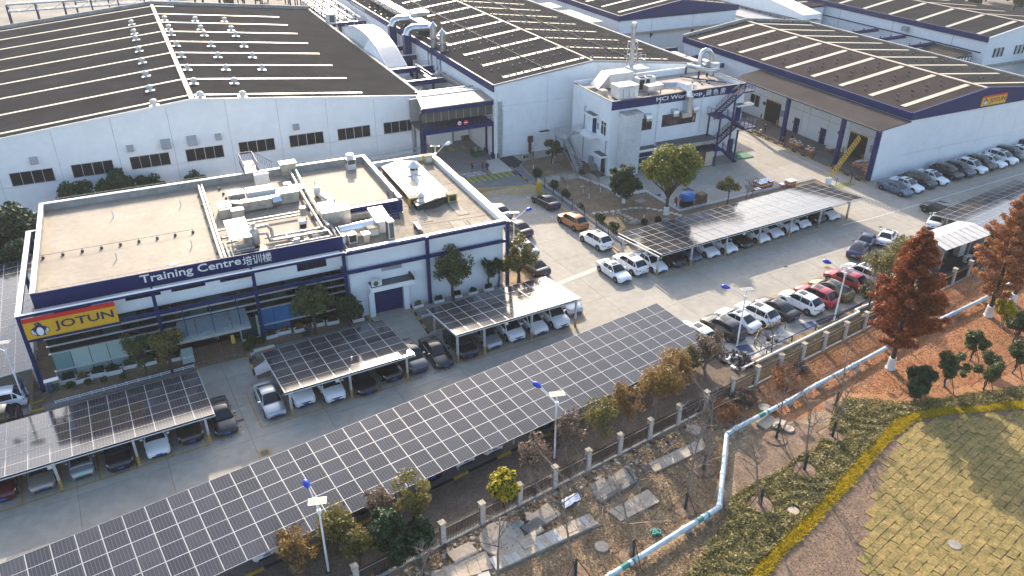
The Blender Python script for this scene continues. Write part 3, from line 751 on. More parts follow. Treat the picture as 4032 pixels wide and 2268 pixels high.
# rooftop duct with its two downcomers
du=thing('ventilation_duct','large silver rectangular duct running along the middle hall roof and down its side','duct',(50,140,11.5))
part('trunk',MB().box(48.4,50.2,137.5,172,11.9,12.9),'galv',du)
part('trunk',MB().box(49.0,52.4,145.5,148.3,12.95,13.6),'galv',du)
for y in(146.3,137.9):
  part('elbow',MB().tube([(49.5,y,12.4),(46.2,y,12.5),(45.45,y,12.2),(45.2,y,11.4)],.75,8),'galv',du,50)
  part('downcomer',MB().box(44.5,45.8,y-.65,y+.65,0,11.5),'navy_steel',du)
for y in np.arange(138,172,2.2):part('seam',MB().box(48.36,50.24,y,y+.06,11.88,12.94),'grey',du)
for k,y in enumerate(np.arange(151,171,4)):part('support',MB().box(47,48.6,y,y+.7,11.0,11.2).bar((47.2,y,11),(47.2,y,13),.12,.12),'navy_steel',du)

def lattice_stack(name,label,x,y,z0,ztop,r,zl,cone=True):
  t=thing(name,label,'chimney',(x,y,z0))
  part('flue',MB().lathe([(r,0),(r,ztop-z0-.6)],x,y,14,0,z0),'galv',t,40)
  part('cap',MB().lathe([(r*1.25,0),(r*1.45,.05),(.05,.75)]if cone else[(r*1.05,0),(r*1.3,.35),(r*1.3,.5),(r*1.05,1.0)],x,y,14,0,ztop-.65),'galv',t,40)
  f=MB();s=r*1.6
  C=[(x-s,y-s),(x+s,y-s),(x+s,y+s),(x-s,y+s)]
  for a,b in C:f.bar((a,b,z0),(a,b,zl),.09,.09)
  n=max(2,int((zl-z0)/1.7));dz=(zl-z0)/n
  for k in range(n+1):
    for i in range(4):f.bar((*C[i],z0+k*dz),(*C[(i+1)%4],z0+k*dz),.07,.07)
  for k in range(n):
    for i in range(4):
      p,q=C[i],C[(i+1)%4]
      if k%2:p,q=q,p
      f.bar((*p,z0+k*dz),(*q,z0+(k+1)*dz),.05,.05)
  part('lattice',f,'navy_steel' if cone else 'steel',t)
  return t
lattice_stack('exhaust_stack','taller silver exhaust stack in a navy lattice above the blue platform',46.7,128.4,7.6,15.2,.5,12.6)
lattice_stack('exhaust_stack','shorter nearer silver exhaust stack in a navy lattice above the blue platform',47.0,124.9,7.6,14.7,.52,12.4)
pf=thing('steel_platform','navy steel platform with handrails under the two silver exhaust stacks','platform',(45.5,125,7))
part('deck',MB().box(43.6,48.6,121.5,130.5,7.2,7.4),'navy_steel',pf)
rl=MB()
for z in(7.95,8.5):
  for a,b in(((43.6,121.5),(48.6,121.5)),((43.6,121.5),(43.6,130.5)),((48.6,121.5),(48.6,130.5)),((43.6,130.5),(48.6,130.5))):rl.bar((*a,z),(*b,z),.05,.05)
for k in range(6):
  for x in(43.6,48.6):rl.bar((x,121.5+k*1.8,7.4),(x,121.5+k*1.8,8.5),.05,.05)
  rl.bar((43.6+k,121.5,7.4),(43.6+k,121.5,8.5),.05,.05)
part('handrail',rl,'steel',pf)
tn=MB()
for k,(x,y)in enumerate(((45.2,122.6),(46.6,122.8),(47.8,122.6))):tn.lathe([(.45,0),(.55,.3),(.55,1.0),(.2,1.3)],x,y,10,0,7.4)
part('fan_housing',tn,'insul',pf,40)
part('legs',MB().bar((44,122,0),(44,122,7.2),.3,.3).bar((48.2,122,0),(48.2,122,7.2),.3,.3).bar((44,130,0),(44,130,7.2),.3,.3),'navy_steel',pf)
ORD=('first','second','third','fourth','fifth','sixth','seventh')
# steel beams of the pipe bridge between the two halls
for i,(y,z)in enumerate(((136.6,8.2),(128.2,8.2),(120.0,8.2),(111.9,8.3),(144.0,8.2),(151.5,8.2),(168.5,8.4))):
  g=thing('steel_beam','navy steel beam bridging the two left halls, %s from the gate corridor'%ORD[sorted((136.6,128.2,120.0,111.9,144.0,151.5,168.5)).index(y)],'beam',(42,y,z),group='beams between the halls')
  part('girder',MB().box(37.9,46.3,y-.16,y+.16,z-.8,z),'navy_steel',g);part('flange',MB().box(37.9,46.3,y-.26,y+.26,z,z+.07),'equip_white',g)
pr=thing('pipe_rack','rack of pale pipes and navy girders just behind the gate corridor roof','pipe rack',(42,110,8))
for k,(y,r_,m)in enumerate(((109.6,.16,'equip_white'),(110.6,.1,'steel'),(107.9,.18,'equip_white'))):part('pipe',MB().tube([(37.0,y,9.0+.1*k),(48.0,y,9.0+.1*k)],r_,6),m,pr)
part('girder',MB().box(37.9,47.5,110.9,111.2,8.0,8.8),'navy_steel',pr)
for x in np.arange(38.6,47,1.5):part('rafter',MB().bar((x,106,9.0),(x,111,8.9),.12,.12),'equip_white',pr)
part('duct',MB().tube([(45.4,108,8.4),(45.4,121.0,8.2)],.45,8),'dkgrey',pr)
for i,(x0,x1,y0,y1,z,lb)in enumerate(((39.3,43.0,111.5,117.8,5.6,'grey flat roofed shed between the halls nearest the gate corridor'),(43.6,46.2,112.5,119.5,6.6,'narrow grey roofed shed against the middle hall wall behind the corridor'),(40.5,44.0,121.5,128,5.2,'grey roofed shed between the halls under the stack platform'),(40.2,44.2,129.5,136,5.0,'grey roofed shed between the halls behind the stack platform'),(41.5,46.2,153,163,7.6,'flat grey roofed block between the halls beside the white tarpaulin roof'))):
  sh=thing('service_shed',lb,'shed',((x0+x1)/2,(y0+y1)/2,0))
  part('wall',MB().box(x0,x1,y0,y1,0,z-.2),'white_wall',sh);part('roof',MB().box(x0-.15,x1+.15,y0-.15,y1+.15,z-.2,z),'grey',sh)
  part('stay',MB().bar((x0+.5,y0+.5,z),(x0+2,y0+1.8,z+.9),.1,.1),'steel',sh)
tp=thing('tarpaulin_roof','arched white tarpaulin roof bulging up between the two left halls','canopy',(41,140,7))
arc=[(129.6,8.3),(132.2,9.3),(135,10.4),(139,11.3),(144,11.7),(149,11.5),(153.5,10.7),(156.5,9.9)]
mb=MB();k=len(arc)
for x in(38.6,42.2):mb.v+=[(x,y,z)for y,z in arc]
for i in range(k-1):mb.f.append((i+1,i,k+i,k+i+1));mb.m.append(0)
part('cover',mb,'tarp',tp,30)
part('front_flap',MB().quad((38.6,129.6,8.3),(42.2,129.6,8.3),(42.3,128.7,6.8),(38.4,128.7,6.8)).quad((37.9,130,6.7),(37.9,141,8.9),(38.6,139,11.3),(38.6,129.6,8.3)),'tarp',tp)
part('side',MB().prism_x(arc+[(156.5,7.0),(129.6,6.6)],38.7,42.1),'white_wall',tp)
# ------------------------------------------------------------------ corridor bridge over the gate
br=thing('corridor_bridge','enclosed corridor bridge with a ribbed roof spanning the gate between two halls','bridge',(41,103.2,0))
part('roof',MB().add([(35.3,103.0,8.95),(47.2,103.0,8.95),(47.2,108.6,9.25),(36.4,108.6,9.25),(35.3,103.0,8.8),(47.2,103.0,8.8),(47.2,108.6,9.1),(36.4,108.6,9.1)],[(0,1,2,3),(7,6,5,4),(0,4,5,1),(1,5,6,2),(2,6,7,3),(3,7,4,0)]),ribbed('bridge_roof',(.30,.27,.23),'X',.3,.5,line=.35,depth=.7),br)
part('top_beam',MB().box(35.2,47.0,103.05,103.3,8.2,8.8),'navy_steel',br)
part('bottom_beam',MB().box(35.2,47.0,103.05,103.4,5.0,5.65),'navy_steel',br)
part('floor',MB().box(35.2,47.0,103.4,108.4,5.4,5.6),'dkgrey',br);part('back_wall',MB().box(35.2,47,108.2,108.4,5.6,8.9),'grey',br)
part('mesh_screen',MB().box(35.3,46.9,103.5,103.54,6.7,8.3),glassy('mesh_screen',(.07,.068,.06),.3),br)
rl=MB()
for z in(6.1,6.5):rl.bar((35.3,103.15,z),(46.9,103.15,z),.05,.05)
for k in range(13):rl.bar((35.3+k*.96,103.15,5.65),(35.3+k*.96,103.15,6.5),.05,.05)
part('handrail',rl,'navy_steel',br)
for k in range(10):part('screen_frame',MB().bar((36+k*1.15,103.46,6.6),(36+k*1.15,103.46,8.25),.06,.05),'grey',br)
for x,y in((46.55,103.3),(46.5,105.7),(35.5,103.4)):
  part('column',MB().rbox(x,y,0,.55,.55,5.4,0),'navy_steel',br);part('column_base',MB().rbox(x,y,0,.9,.9,.7,0),'navy_steel',br)
part('bracing',MB().bar((46.5,103.4,.9),(46.5,105.6,2.9),.1,.1).bar((46.5,105.6,.9),(46.5,103.4,2.9),.1,.1).bar((46.5,103.4,3.0),(46.5,105.6,5.0),.1,.1).bar((46.5,105.6,3.0),(46.5,103.4,5.0),.1,.1),'navy_steel',br)
part('downpipe',MB().tube([(35.6,103.0,8.6),(35.0,103.0,8.3),(34.9,103.0,7.6),(34.9,103.0,0)],.13,6),'black',br)
for x,c in((40.9,0),(41.9,1)):
  sg=thing('road_sign',('round white height limit sign with a red rim on the corridor bridge','round red no entry sign on the corridor bridge beside the height limit sign')[c],'sign',(x,103.0,6.15))
  dk=MB();n=20
  dk.add([(x+.36*math.cos(t*2*math.pi/n),102.97,6.15+.36*math.sin(t*2*math.pi/n))for t in range(n)]+[(x+.36*math.cos(t*2*math.pi/n),103.0,6.15+.36*math.sin(t*2*math.pi/n))for t in range(n)],[tuple(range(n))]+[(t,(t+1)%n+0,(t+1)%n+n,t+n)for t in range(n)])
  part('disc',dk,'sign_red',sg)
  if c==0:
    part('face',MB().add([(x+.26*math.cos(t*2*math.pi/n),102.95,6.15+.26*math.sin(t*2*math.pi/n))for t in range(n)],[tuple(range(n))]),'white_paint',sg)
    wall_text('lettering','4m',x-.18,x+.18,102.94,6.02,6.28,'black',sg,.01,.005)
  else:part('bar',MB().box(x-.24,x+.24,102.94,102.97,6.09,6.21),'white_paint',sg)
# things under and beside the bridge
dm=thing('dumpster','green steel skip filled with scrap beside the gate','skip',(44.3,104.9,0))
part('body',MB().rbox(44.3,104.95,.12,1.25,1.5,.85,.05,0,1.08),'green_steel',dm)
jk=MB()
for k in range(26):jk.rbox(44.3+rnd.uniform(-.5,.5),104.95+rnd.uniform(-.6,.6),.9+rnd.random()*.2,rnd.uniform(.1,.4),rnd.uniform(.1,.4),rnd.uniform(.05,.3),rnd.random()*3,k%3)
part('scrap',jk,['wood','grey','stake'],dm,kind='stuff');part('skid',MB().box(43.75,43.9,104.3,105.6,0,.12).box(44.7,44.85,104.3,105.6,0,.12),'black',dm)
def pallet_mesh(w=1.2,d=1.0,h=.15):
  mb=MB()
  for k in range(6):mb.box(-w/2,w/2,-d/2+k*d/5.6,-d/2+k*d/5.6+d*.12,h-.03,h)
  for x in(-w/2,-.05,w/2-.1):mb.box(x,x+.1,-d/2,d/2,.02,h-.03)
  for k in(0,1):mb.box(-w/2,w/2,-d/2+k*(d-.1),-d/2+k*(d-.1)+.1,0,.02)
  return mb.mesh('pallet',['wood'])
PM=pallet_mesh()
def stack(x,y,n,label,rot=0,group=None):
  t=thing('pallet_stack',label,'pallets',(x,y,0),rot,group,local=True)
  for k in range(n):inst('pallet',PM,t,(rnd.uniform(-.04,.04),rnd.uniform(-.04,.04),k*.152),(0,0,rnd.uniform(-.05,.05)))
  return t
stack(45.5,112.7,5,'stack of wooden pallets on the gate road behind the green skip');stack(45.5,115.3,5,'farther stack of wooden pallets on the gate road behind the corridor')
# ------------------------------------------------------------------ right-hand warehouse with loading dock
def jotun_sign(parent,x0,x1,y,z0,z1,red_h=.17):
  """yellow board, red band on top, penguin emblem and lettering; facing -Y"""
  W,H=x1-x0,z1-z0
  b=part('sign_board',MB().box(x0,x1,y-.08,y,z0,z1),'sign_yellow',parent)
  part('red_band',MB().box(x0,x1,y-.09,y-.001,z1-H*red_h,z1+.001),'sign_red',b)
  hh=H*(1-red_h)
  wall_text('lettering','JOTUN',x0+W*.31,x0+W*.96,y-.085,z0+hh*.20,z0+hh*.82,'sign_navy',b,.016,.012)
  # emblem: a dark bird standing before a white globe
  cx,cz=x0+W*.155,z0+hh*.42
  def disc(rx,rz,dy,m,cx_=cx,cz_=cz,n=22,nm='emblem'):
    P=[(cx_+rx*math.cos(t*2*math.pi/n),y-dy,cz_+rz*math.sin(t*2*math.pi/n))for t in range(n)]
    part(nm,MB().add(P,[tuple(range(n))]),m,b)
  disc(W*.098,hh*.295,.084,'sign_navy');disc(W*.092,hh*.27,.087,'white_paint')
  g=MB()
  for k in(-1,1):g.box(cx+k*W*.062-W*.002,cx+k*W*.062+W*.002,y-.091,y-.088,cz-hh*.2,cz+hh*.2)
  for k in(-1,0,1):g.box(cx-W*.09,cx+W*.09,y-.092,y-.0885,cz+k*hh*.11-hh*.008,cz+k*hh*.11+hh*.008)
  part('emblem',g,'sign_navy',b)
  P=[(-.045,-.30),(.045,-.30),(.052,-.05),(.075,.12),(.098,.10),(.06,.24),(.035,.30),(.03,.40),(.012,.52),(-.012,.53),(-.05,.44),(-.03,.40),(-.035,.30),(-.06,.24),(-.098,.10),(-.075,.12),(-.052,-.05)]
  part('emblem',MB().add([(cx+px*W,y-.095,cz+pz*hh)for px,pz in P],[tuple(range(len(P)))]),'sign_navy',b)
  disc(W*.037,hh*.255,.099,'white_paint',cx,cz-hh*.03);disc(W*.006,hh*.02,.1,'white_paint',cx-W*.012,cz+hh*.43,8)
  return b
w3=thing('warehouse','white warehouse with a covered loading dock and a brownish ribbed roof at right','warehouse',(110.9,72.3,0))
r3=lambda x:10.95-.1275*(110.9-x)if x<110.9 else 10.95-.1*(x-110.9)
roof_slope(w3,96.3,r3(96.3),110.9,10.95,72.2,125,'roof_brown');roof_slope(w3,110.9,10.95,127.4,r3(127.4),72.2,125,'roof_dark')
part('wall_core',MB().prism_y([(96.4,0),(127.3,0),(127.3,8.9),(110.9,10.6),(96.4,8.7)],72.5,124.8),'joint',w3)
panel_wall(w3,[96.25,104.25,111.9,119.7,127.4],[0,3.1],lambda x:8.2,72.35)
part('fascia',MB().prism_y([(96.1,8.2),(127.5,8.2),(127.5,r3(127.4)+.2),(110.9,11.15),(96.1,r3(96.3)+.2)],72.1,72.34),'navy',w3)
part('fascia',MB().box(96.08,96.3,72.35,98.9,8.15,9.22),'navy',w3);part('fascia',MB().box(96.06,96.28,98.92,125.2,8.15,9.22),'navy_steel',w3)
part('side_wall',MB().box(96.26,96.42,72.5,124.8,0,8.2),'white_wall',w3)
part('eave_parapet',MB().box(127.3,127.8,72.3,125.2,8.6,9.55),'parapet',w3)
part('end_parapet',MB().prism_y([(96.2,8.5),(127.6,8.5),(127.6,r3(127.4)+.5),(110.9,11.5),(96.2,9.6)],125.0,125.4),'parapet',w3)
part('ridge_cap',MB().box(110.6,111.2,72.2,125,10.93,11.04),'ridge',w3)
for k in range(9):
  y=75.1+5.87*k;strip_on(w3,97.4,110.2,r3,y,.85);strip_on(w3,111.7,125.6,r3,y,.6)
pts=[]
for k in range(9):
  for j in range(8):pts.append((98.5+j*1.45,77.2+5.87*k+(j%2)*1.2));pts.append((113+j*1.6,77.6+5.87*k+(j%2)*.6))
studs(w3,pts,r3,.26)
jotun_sign(w3,109.95,115.3,72.1,8.45,9.95)
part('wall_joint',fbox(MB(),'-X',96.26,72.6,103,3.9,3.93,0,.012),'joint',w3)
for y in(76.5,82.2,86.4,92.0,99.3):part('wall_joint',fbox(MB(),'-X',96.26,y,y+.03,.1,7.6,.001,.012),'joint',w3)
part('canopy_roof',MB().add([(90.7,72.2,7.45),(96.3,72.2,8.05),(96.3,103.2,8.05),(92.6,103.2,7.65),(90.7,102.2,7.45),(90.7,72.2,7.33),(96.3,72.2,7.9),(96.3,103.2,7.9),(92.6,103.2,7.5),(90.7,102.2,7.33)],[(0,1,2,3,4),(9,8,7,6,5),(0,5,6,1),(1,6,7,2),(2,7,8,3),(3,8,9,4),(4,9,5,0)]),'dock_roof',w3)
part('gutter',MB().box(90.5,90.72,72.2,102.2,7.2,7.42),'dkgrey',w3)
part('end_wall',MB().prism_y([(91.15,0),(96.24,0),(96.24,7.95),(91.15,7.4)],72.3,72.55),'white_wall',w3)
for y in(72.65,78.9,90.2,101.5):part('dock_column',MB().rbox(90.85,y,0,.5,.55,7.3,0),'navy_steel',w3)
for y in(84.5,96):part('bracket',MB().box(90.8,96.2,y-.12,y+.12,7.0,7.4),'navy_steel',w3)
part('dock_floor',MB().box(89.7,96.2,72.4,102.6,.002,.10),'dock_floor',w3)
def dock_door(y0,y1,z1):
  d=part('dock_door',fbox(MB(),'-X',96.26,y0,y1,.1,z1,.004,.03),'black',w3)
  k=0;y=y0
  while y<y1-.01:part('hazard_stripe',fbox(MB(),'-X',96.26,y,min(y+.25,y1),z1,z1+.22,.004,.05),('kerb_yellow','kerb_black')[k%2],d);y+=.25;k+=1
  for yy in(y0-.3,y1+.02):part('bollard',MB().lathe([(.13,0),(.13,1.0),(.08,1.08)],95.7,yy+.1,10,0,.1),'kerb_yellow',d)
dock_door(97.0,100.6,3.5);dock_door(78.6,82.0,3.5)
for y in(92.4,86.6):
  d=part('door',fbox(MB(),'-X',96.26,y,y+1.15,.1,2.5,.004,.08),'navy',w3);part('handle',fbox(MB(),'-X',96.18,y+.1,y+.18,1.2,1.35,.002,.05),'steel',d)
  part('notice',fbox(MB(),'-X',96.26,y+1.6,y+2.5,1.5,2.4,.004,.03),'letter',w3);part('alarm_box',fbox(MB(),'-X',96.26,y+1.3,y+1.5,1.5,1.8,.004,.12),'kerb_yellow',w3)
for y in(96.0,77.0):part('notice',fbox(MB(),'-X',96.26,y,y+.9,1.7,2.8,.004,.03),'grey',w3)
for y in(101.0,84.0):part('fan',MB().tube([(96.26,y,2.8),(96.18,y,2.8)],.33,14),'dkgrey',w3)
for y in(98.8,80.3):part('limit_sign',MB().tube([(96.2,y,4.05),(96.14,y,4.05)],.28,14),'white_paint',w3)
window(w3,'-X',96.26,102.2,104.6,1.7,3.7,2)
part('downpipe',MB().tube([(96.1,90.5,.2),(96.1,90.5,7.6)],.08,6),'white_paint',w3)

# ------------------------------------------------------------------ far right hall, far centre hall, arched roof
w4=thing('warehouse','far white hall with windows in its near gable at the upper right','warehouse',(159,99,0))
r4=lambda x:11.35-.155*abs(x-159)
roof_slope(w4,147.6,r4(147.6),159,11.35,99.0,190,'roof_dark');roof_slope(w4,159,11.35,185,r4(159)-3.0,99.0,190,'roof_dark')
part('wall',MB().prism_y([(147.75,0),(185,0),(185,8.1),(159,11.1),(147.75,9.3)],99.15,189),'white_wall',w4)
part('fascia',MB().box(147.5,147.74,99.1,113,8.7,9.75),'navy',w4);part('fascia',MB().box(147.48,147.72,113.02,189,8.7,9.75),'navy_steel',w4)
part('verge_trim',MB().prism_y([(147.6,9.35),(159,11.15),(185,8.1),(185,8.35),(159,11.42),(147.6,9.65)],98.95,99.14),'white_paint',w4)
part('ridge_cap',MB().box(158.7,159.2,99,190,11.33,11.43),'ridge',w4)
for k in range(12):
  y=102.0+7.05*k;strip_on(w4,148.3,158.4,r4,y,.85);strip_on(w4,160,176,lambda x:11.35-.115*(x-159),y+.4,.6)
for x in(150.1,156.3,162.5):window(w4,'-Y',99.15,x,x+3.0,5.6,7.4,5,glasses=['win_dark','blind'])
part('ledge',MB().box(147.7,185,98.4,99.13,3.9,4.3),'parapet',w4)
for y in(121.2,106.6,136):part('wall_joint',fbox(MB(),'-X',147.75,y,y+.06,0,8.6,.001,.012),'joint',w4)
part('vent_hood',MB().box(146.9,147.74,117,118.3,7.4,8.3),'grey',w4)
part('string_course',MB().box(147.6,147.74,100,189,6.5,6.7),'navy_steel',w4)
for i,y in enumerate((124.4,117.2,110.0)):
  g=thing('steel_beam','navy steel beam crossing to the far right hall, %s'%('farthest of the three','middle of the three','nearest of the three, by the small awning')[i],'beam',(142,y,6.6),group='beams to the far right hall')
  part('girder',MB().box(129,147.4,y-.2,y+.2,6.0,6.7),'navy_steel',g)
  for k in range(3):part('lamp',MB().lathe([(.1,0),(.16,.35)],137+k*3,y,6,0,6.7),'dkgrey',g)
aw=thing('awning','small ribbed grey awning with a sign fringe against the far right hall','awning',(150,104,0))
part('roof',MB().add([(142.0,101.5,5.6),(147.4,101.5,6.4),(147.4,110,6.4),(142.0,110,5.6),(142.0,101.5,5.45),(147.4,101.5,6.2),(147.4,110,6.2),(142,110,5.45)],[(0,1,2,3),(7,6,5,4),(0,4,5,1),(1,5,6,2),(2,6,7,3),(3,7,4,0)]),'dock_roof',aw)
part('sign_fringe',MB().box(142.0,147.4,101.35,101.48,4.9,5.7),'navy',aw)
for k in range(6):part('notice',MB().box(142.2+k*.88,142.75+k*.88,101.3,101.34,5.0,5.6),'letter',aw)
part('post',MB().box(142.1,142.4,101.5,101.8,0,5.4).box(142.1,142.4,109.6,109.9,0,5.4),'steel',aw)
w5=thing('warehouse','far centre hall with a deep navy gable band above a white wall','warehouse',(105.5,139,0))
r5=lambda x:13.0-.14*abs(x-105.5)
roof_slope(w5,90.6,r5(90.6),105.5,13.0,138.9,260,'roof_dark');roof_slope(w5,105.5,13.0,120.4,r5(120.4),138.9,260,'roof_dark')
part('wall',MB().prism_y([(90.8,0),(120.2,0),(120.2,10.4),(105.5,12.6),(90.8,10.5)],139.1,259),'white_wall',w5)
part('gable_band',MB().prism_y([(90.5,10.05),(120.5,10.05),(120.5,r5(120.4)+.15),(105.5,13.2),(90.5,r5(90.6)+.15)],138.8,139.05),'navy',w5)
part('fascia',MB().box(90.4,90.75,139.1,260,9.9,11.0),'navy',w5)
part('ledge',MB().box(90.8,121.2,138.1,139.08,7.2,7.45),'parapet',w5)
for x in(98.2,108.6,119):part('bracket',MB().prism_x([(139.0,6.2),(139.0,7.2),(138.3,7.2)],x,x+.3),'black',w5)
for x in(98.4,108.8):part('wall_joint',fbox(MB(),'-Y',139.1,x,x+.05,0,10,.001,.012),'joint',w5)
for k in range(14):
  y=142+6.6*k;strip_on(w5,92.0,104.8,r5,y,.75);strip_on(w5,106.2,119,r5,y,.6)
studs(w5,[(92+rnd.random()*27,141+rnd.random()*60)for _ in range(260)],r5)
part('ladder',MB().bar((112.5,138.9,2),(112.5,138.9,8.6),.06,.06).bar((113.1,138.9,2),(113.1,138.9,8.6),.06,.06),'white_paint',w5)
ar=thing('arched_roof','long curved white roof between the far halls at the top right','roof',(134,140,0))
def arch(x0,x1,y0,y1,z0,h,name,m):
  mb=MB();n=10;th=.15
  for yy in(y0,y1):
    for i in range(n+1):t=i/n;mb.v.append((lerp(x0,x1,t),yy,z0+h*math.sin(math.pi*t)))
  for i in range(n):mb.f.append((i,i+1,n+2+i,n+1+i));mb.m.append(0)
  return part(name,mb,m,ar,40)
mb=MB();n=12
for xx in(128.6,133.6):
  for i in range(n+1):t=i/n;mb.v.append((xx,128+46*t,10.0+2.6*math.sin(math.pi*min(1,t*.9+.02))))
for i in range(n):mb.f.append((n+1+i,n+2+i,i+1,i));mb.m.append(0)
part('cover',mb,'tarp',ar,30)
part('side',MB().prism_x([(128+46*i/n,10.0+2.6*math.sin(math.pi*min(1,i/n*.9+.02))-.02)for i in range(n+1)]+[(174,8.6),(128,9.2)],128.7,133.5),'tarp',ar)
part('frame',MB().box(128.5,134,128,174,8.7,9.0),'parapet',ar)
for y in range(130,176,8):part('leg',MB().box(129,129.3,y,y+.3,0,8.8).box(133.2,133.5,y,y+.3,0,8.8),'navy_steel',ar)
for i,(x0,x1,y0,y1,z,lb)in enumerate(((121.5,128,128,178,8.6,'flat grey linking roof between the far centre hall and the arched roof'),(134.5,147,140,200,9.0,'flat dark roof with pale strips behind the arched roof'))):
  b_=thing('link_roof',lb,'roof',((x0+x1)/2,y0,0));part('wall',MB().box(x0+.2,x1-.2,y0+.2,y1,0,z-.4),'white_wall',b_);part('roof',MB().box(x0,x1,y0,y1,z-.4,z),('grey','roof_dark')[i],b_)
  if i:
    for k in range(5):strip_on(b_,x0+1,x1-1,lambda x:9.0,y0+5+k*8,.7)
rk=thing('rooftop_walkway','pale equipment cabins and handrailed walkway between the middle hall and the far centre hall','walkway',(86,125,0))
for x,y,s in((84.5,171,4),(85.3,160,5.5),(86,150.5,6),(86.2,143.5,6.5),(84.8,113.8,3.2),(84.6,109.6,3.2)):
  c=part('cabin',MB().box(82.6,87.2,y-s/2,y+s/2,7.3,9.9 if y>120 else 9.2),'equip_white',rk);part('lid',MB().box(82.5,87.3,y-s/2-.1,y+s/2+.1,9.9 if y>120 else 9.2,(9.9 if y>120 else 9.2)+.15),'equip_beige',c)
part('deck',MB().box(82.4,88.5,104,175,6.9,7.25),'navy_steel',rk)
rl=MB()
for z in(7.9,8.4):
  for x in(83.0,88.2):rl.bar((x,108,z),(x,142,z),.07,.07)
for k in range(16):
  for x in(83.0,88.2):rl.bar((x,108+k*2.25,7.2),(x,108+k*2.25,8.4),.06,.06)
part('handrail',rl,'equip_white',rk);part('support',MB().box(83,83.4,105,105.4,0,6.9).box(87.5,88,120,120.4,0,6.9).box(87.5,88,105,105.4,0,6.9).box(87.5,88,150,150.4,0,6.9),'navy_steel',rk)
for k,y in enumerate((112,119,126)):part('portal',MB().box(88.2,95.8,y,y+.5,6.4,7.1),'navy_steel',rk)

# ------------------------------------------------------------------ background pipe racks at the top left
def rack(name,label,x0,x1,y,z,n,dy=3.0):
  t=thing(name,label,'pipe rack',((x0+x1)/2,y,0))
  for k in range(n):
    x=lerp(x0,x1,k/(n-1));f=MB()
    for yy in(y,y+dy):f.bar((x,yy,0),(x,yy,z),.3,.3)
    f.bar((x,y,z),(x,y+dy,z),.3,.3);f.bar((x,y,z-1.6),(x,y+dy,z-1.6),.3,.3)
    part('frame',f,'navy_steel',t)
  for zz,r_ in((z+.2,.22),(z-1.4,.18),(z+.15,.12)):
    for q in(.2,1.2,2.2):part('pipe',MB().tube([(x0,y+q,zz),(x1,y+q,zz)],r_,6),'equip_white' if q>1 else 'steel',t)
  d=MB()
  for k in range((n-1)*2):xa,xb=lerp(x0,x1,k/((n-1)*2)),lerp(x0,x1,(k+1)/((n-1)*2));d.bar((xa,y,z-(1.6 if k%2 else 0)),(xb,y,z-(0 if k%2 else 1.6)),.14,.14)
  part('bracing',d,'steel',t)
rack('pipe_rack','long pipe rack on navy frames beyond the ventilator warehouse, along its far end',-24,30,226,7.0,10)
rack('pipe_rack','second pipe rack on navy frames farther beyond the ventilator warehouse',-10,60,240,6.0,10)
for i in range(4):
  x=39.5+i*1.9
  t=thing('pipe_rack','navy framed pipe rack running away between the left halls, %s row from the parapet'%ORD[i],'pipe rack',(x,185,0))
  for k in range(7):part('frame',MB().bar((x,172+k*7,0),(x,172+k*7,9.4),.25,.25).bar((x-.7,172+k*7,8.9),(x+.7,172+k*7,8.9),.25,.25),'navy_steel',t)
  part('pipe',MB().tube([(x,168,9.1),(x,216,9.1)],.25,6),'equip_white' if i>1 else 'steel',t);part('pipe',MB().tube([(x+.5,168,7.9),(x+.5,216,7.9)],.18,6),'steel',t)
eq=thing('air_unit','white air handling unit on the far edge of the ventilator warehouse roof','air unit',(38.6,168,8.6))
part('casing',MB().box(38.0,39.6,166.5,169,8.6,10.6),'equip_white',eq);part('grille',MB().box(38.3,39.3,166.44,166.52,9.0,10.3),'dkgrey',eq)
part('handrail',MB().tube([(39.8,163,9.7),(39.8,166,9.7),(46,166.2,9.6),(46,163,9.6)],.05,5),'equip_white',eq)
# ------------------------------------------------------------------ workshop block (two storeys, outside stairs)
mc=thing('workshop_building','two storey white workshop with a navy sign band and outside stairs','workshop',(58,89.6,0))
X0,X1,Y0,Y1,ZT=58.0,81.2,89.6,100.2,10.75
part('wall',MB().box(X0,X1,Y0,Y1,0,10.0),'white_wall',mc)
part('roof',MB().box(X0+.25,X1-.25,Y0+.25,Y1-.25,10.0,10.1),'mci_roof',mc)
pa=MB();pa.box(X0,X1,Y0-.06,Y0+.22,10.0,ZT);pa.box(X0,X1,Y1-.25,Y1,10.0,ZT+.3);pa.box(X0,X0+.25,Y0+.22,Y1-.25,10.0,ZT);pa.box(X1-.25,X1,Y0+.22,Y1-.25,10.0,ZT)
part('parapet',pa,'white_wall',mc)
part('coping',MB().box(X0-.05,X1+.05,Y0-.1,Y0+.25,ZT+.002,ZT+.06).box(X0-.05,X0+.28,Y0+.25,Y1,ZT+.002,ZT+.06).box(X1-.28,X1+.05,Y0+.25,Y1,ZT+.002,ZT+.06),'dkgrey',mc)
part('fascia',MB().box(X0,X1,Y0-.12,Y0-.06,9.58,ZT-.01),'navy',mc)
wall_text('lettering','MCI Workshop',68.2-2.95,76.1-2.95,Y0-.14,9.82,10.55,'letter',mc,.006,.02)
wall_text('lettering','调 色 房',73.85,77.35,Y0-.14,9.78,10.6,'letter',mc,.004,.02)
window(mc,'-Y',Y0,62.15,64.92,6.02,7.72,3,frame='navy_steel',glass='win_dark',transom=7.2)
window(mc,'-Y',Y0,66.68,72.6,6.05,7.78,6,frame='navy_steel',glass='win_dark',transom=7.25)
part('window_sash',MB().box(62.2,62.3,Y0-.1,Y0-.071,6.05,7.2).box(62.95,63.05,Y0-.1,Y0-.071,6.05,7.2).box(62.3,62.95,Y0-.1,Y0-.071,6.05,6.15).box(62.3,62.95,Y0-.1,Y0-.071,7.1,7.2),'white_paint',mc)
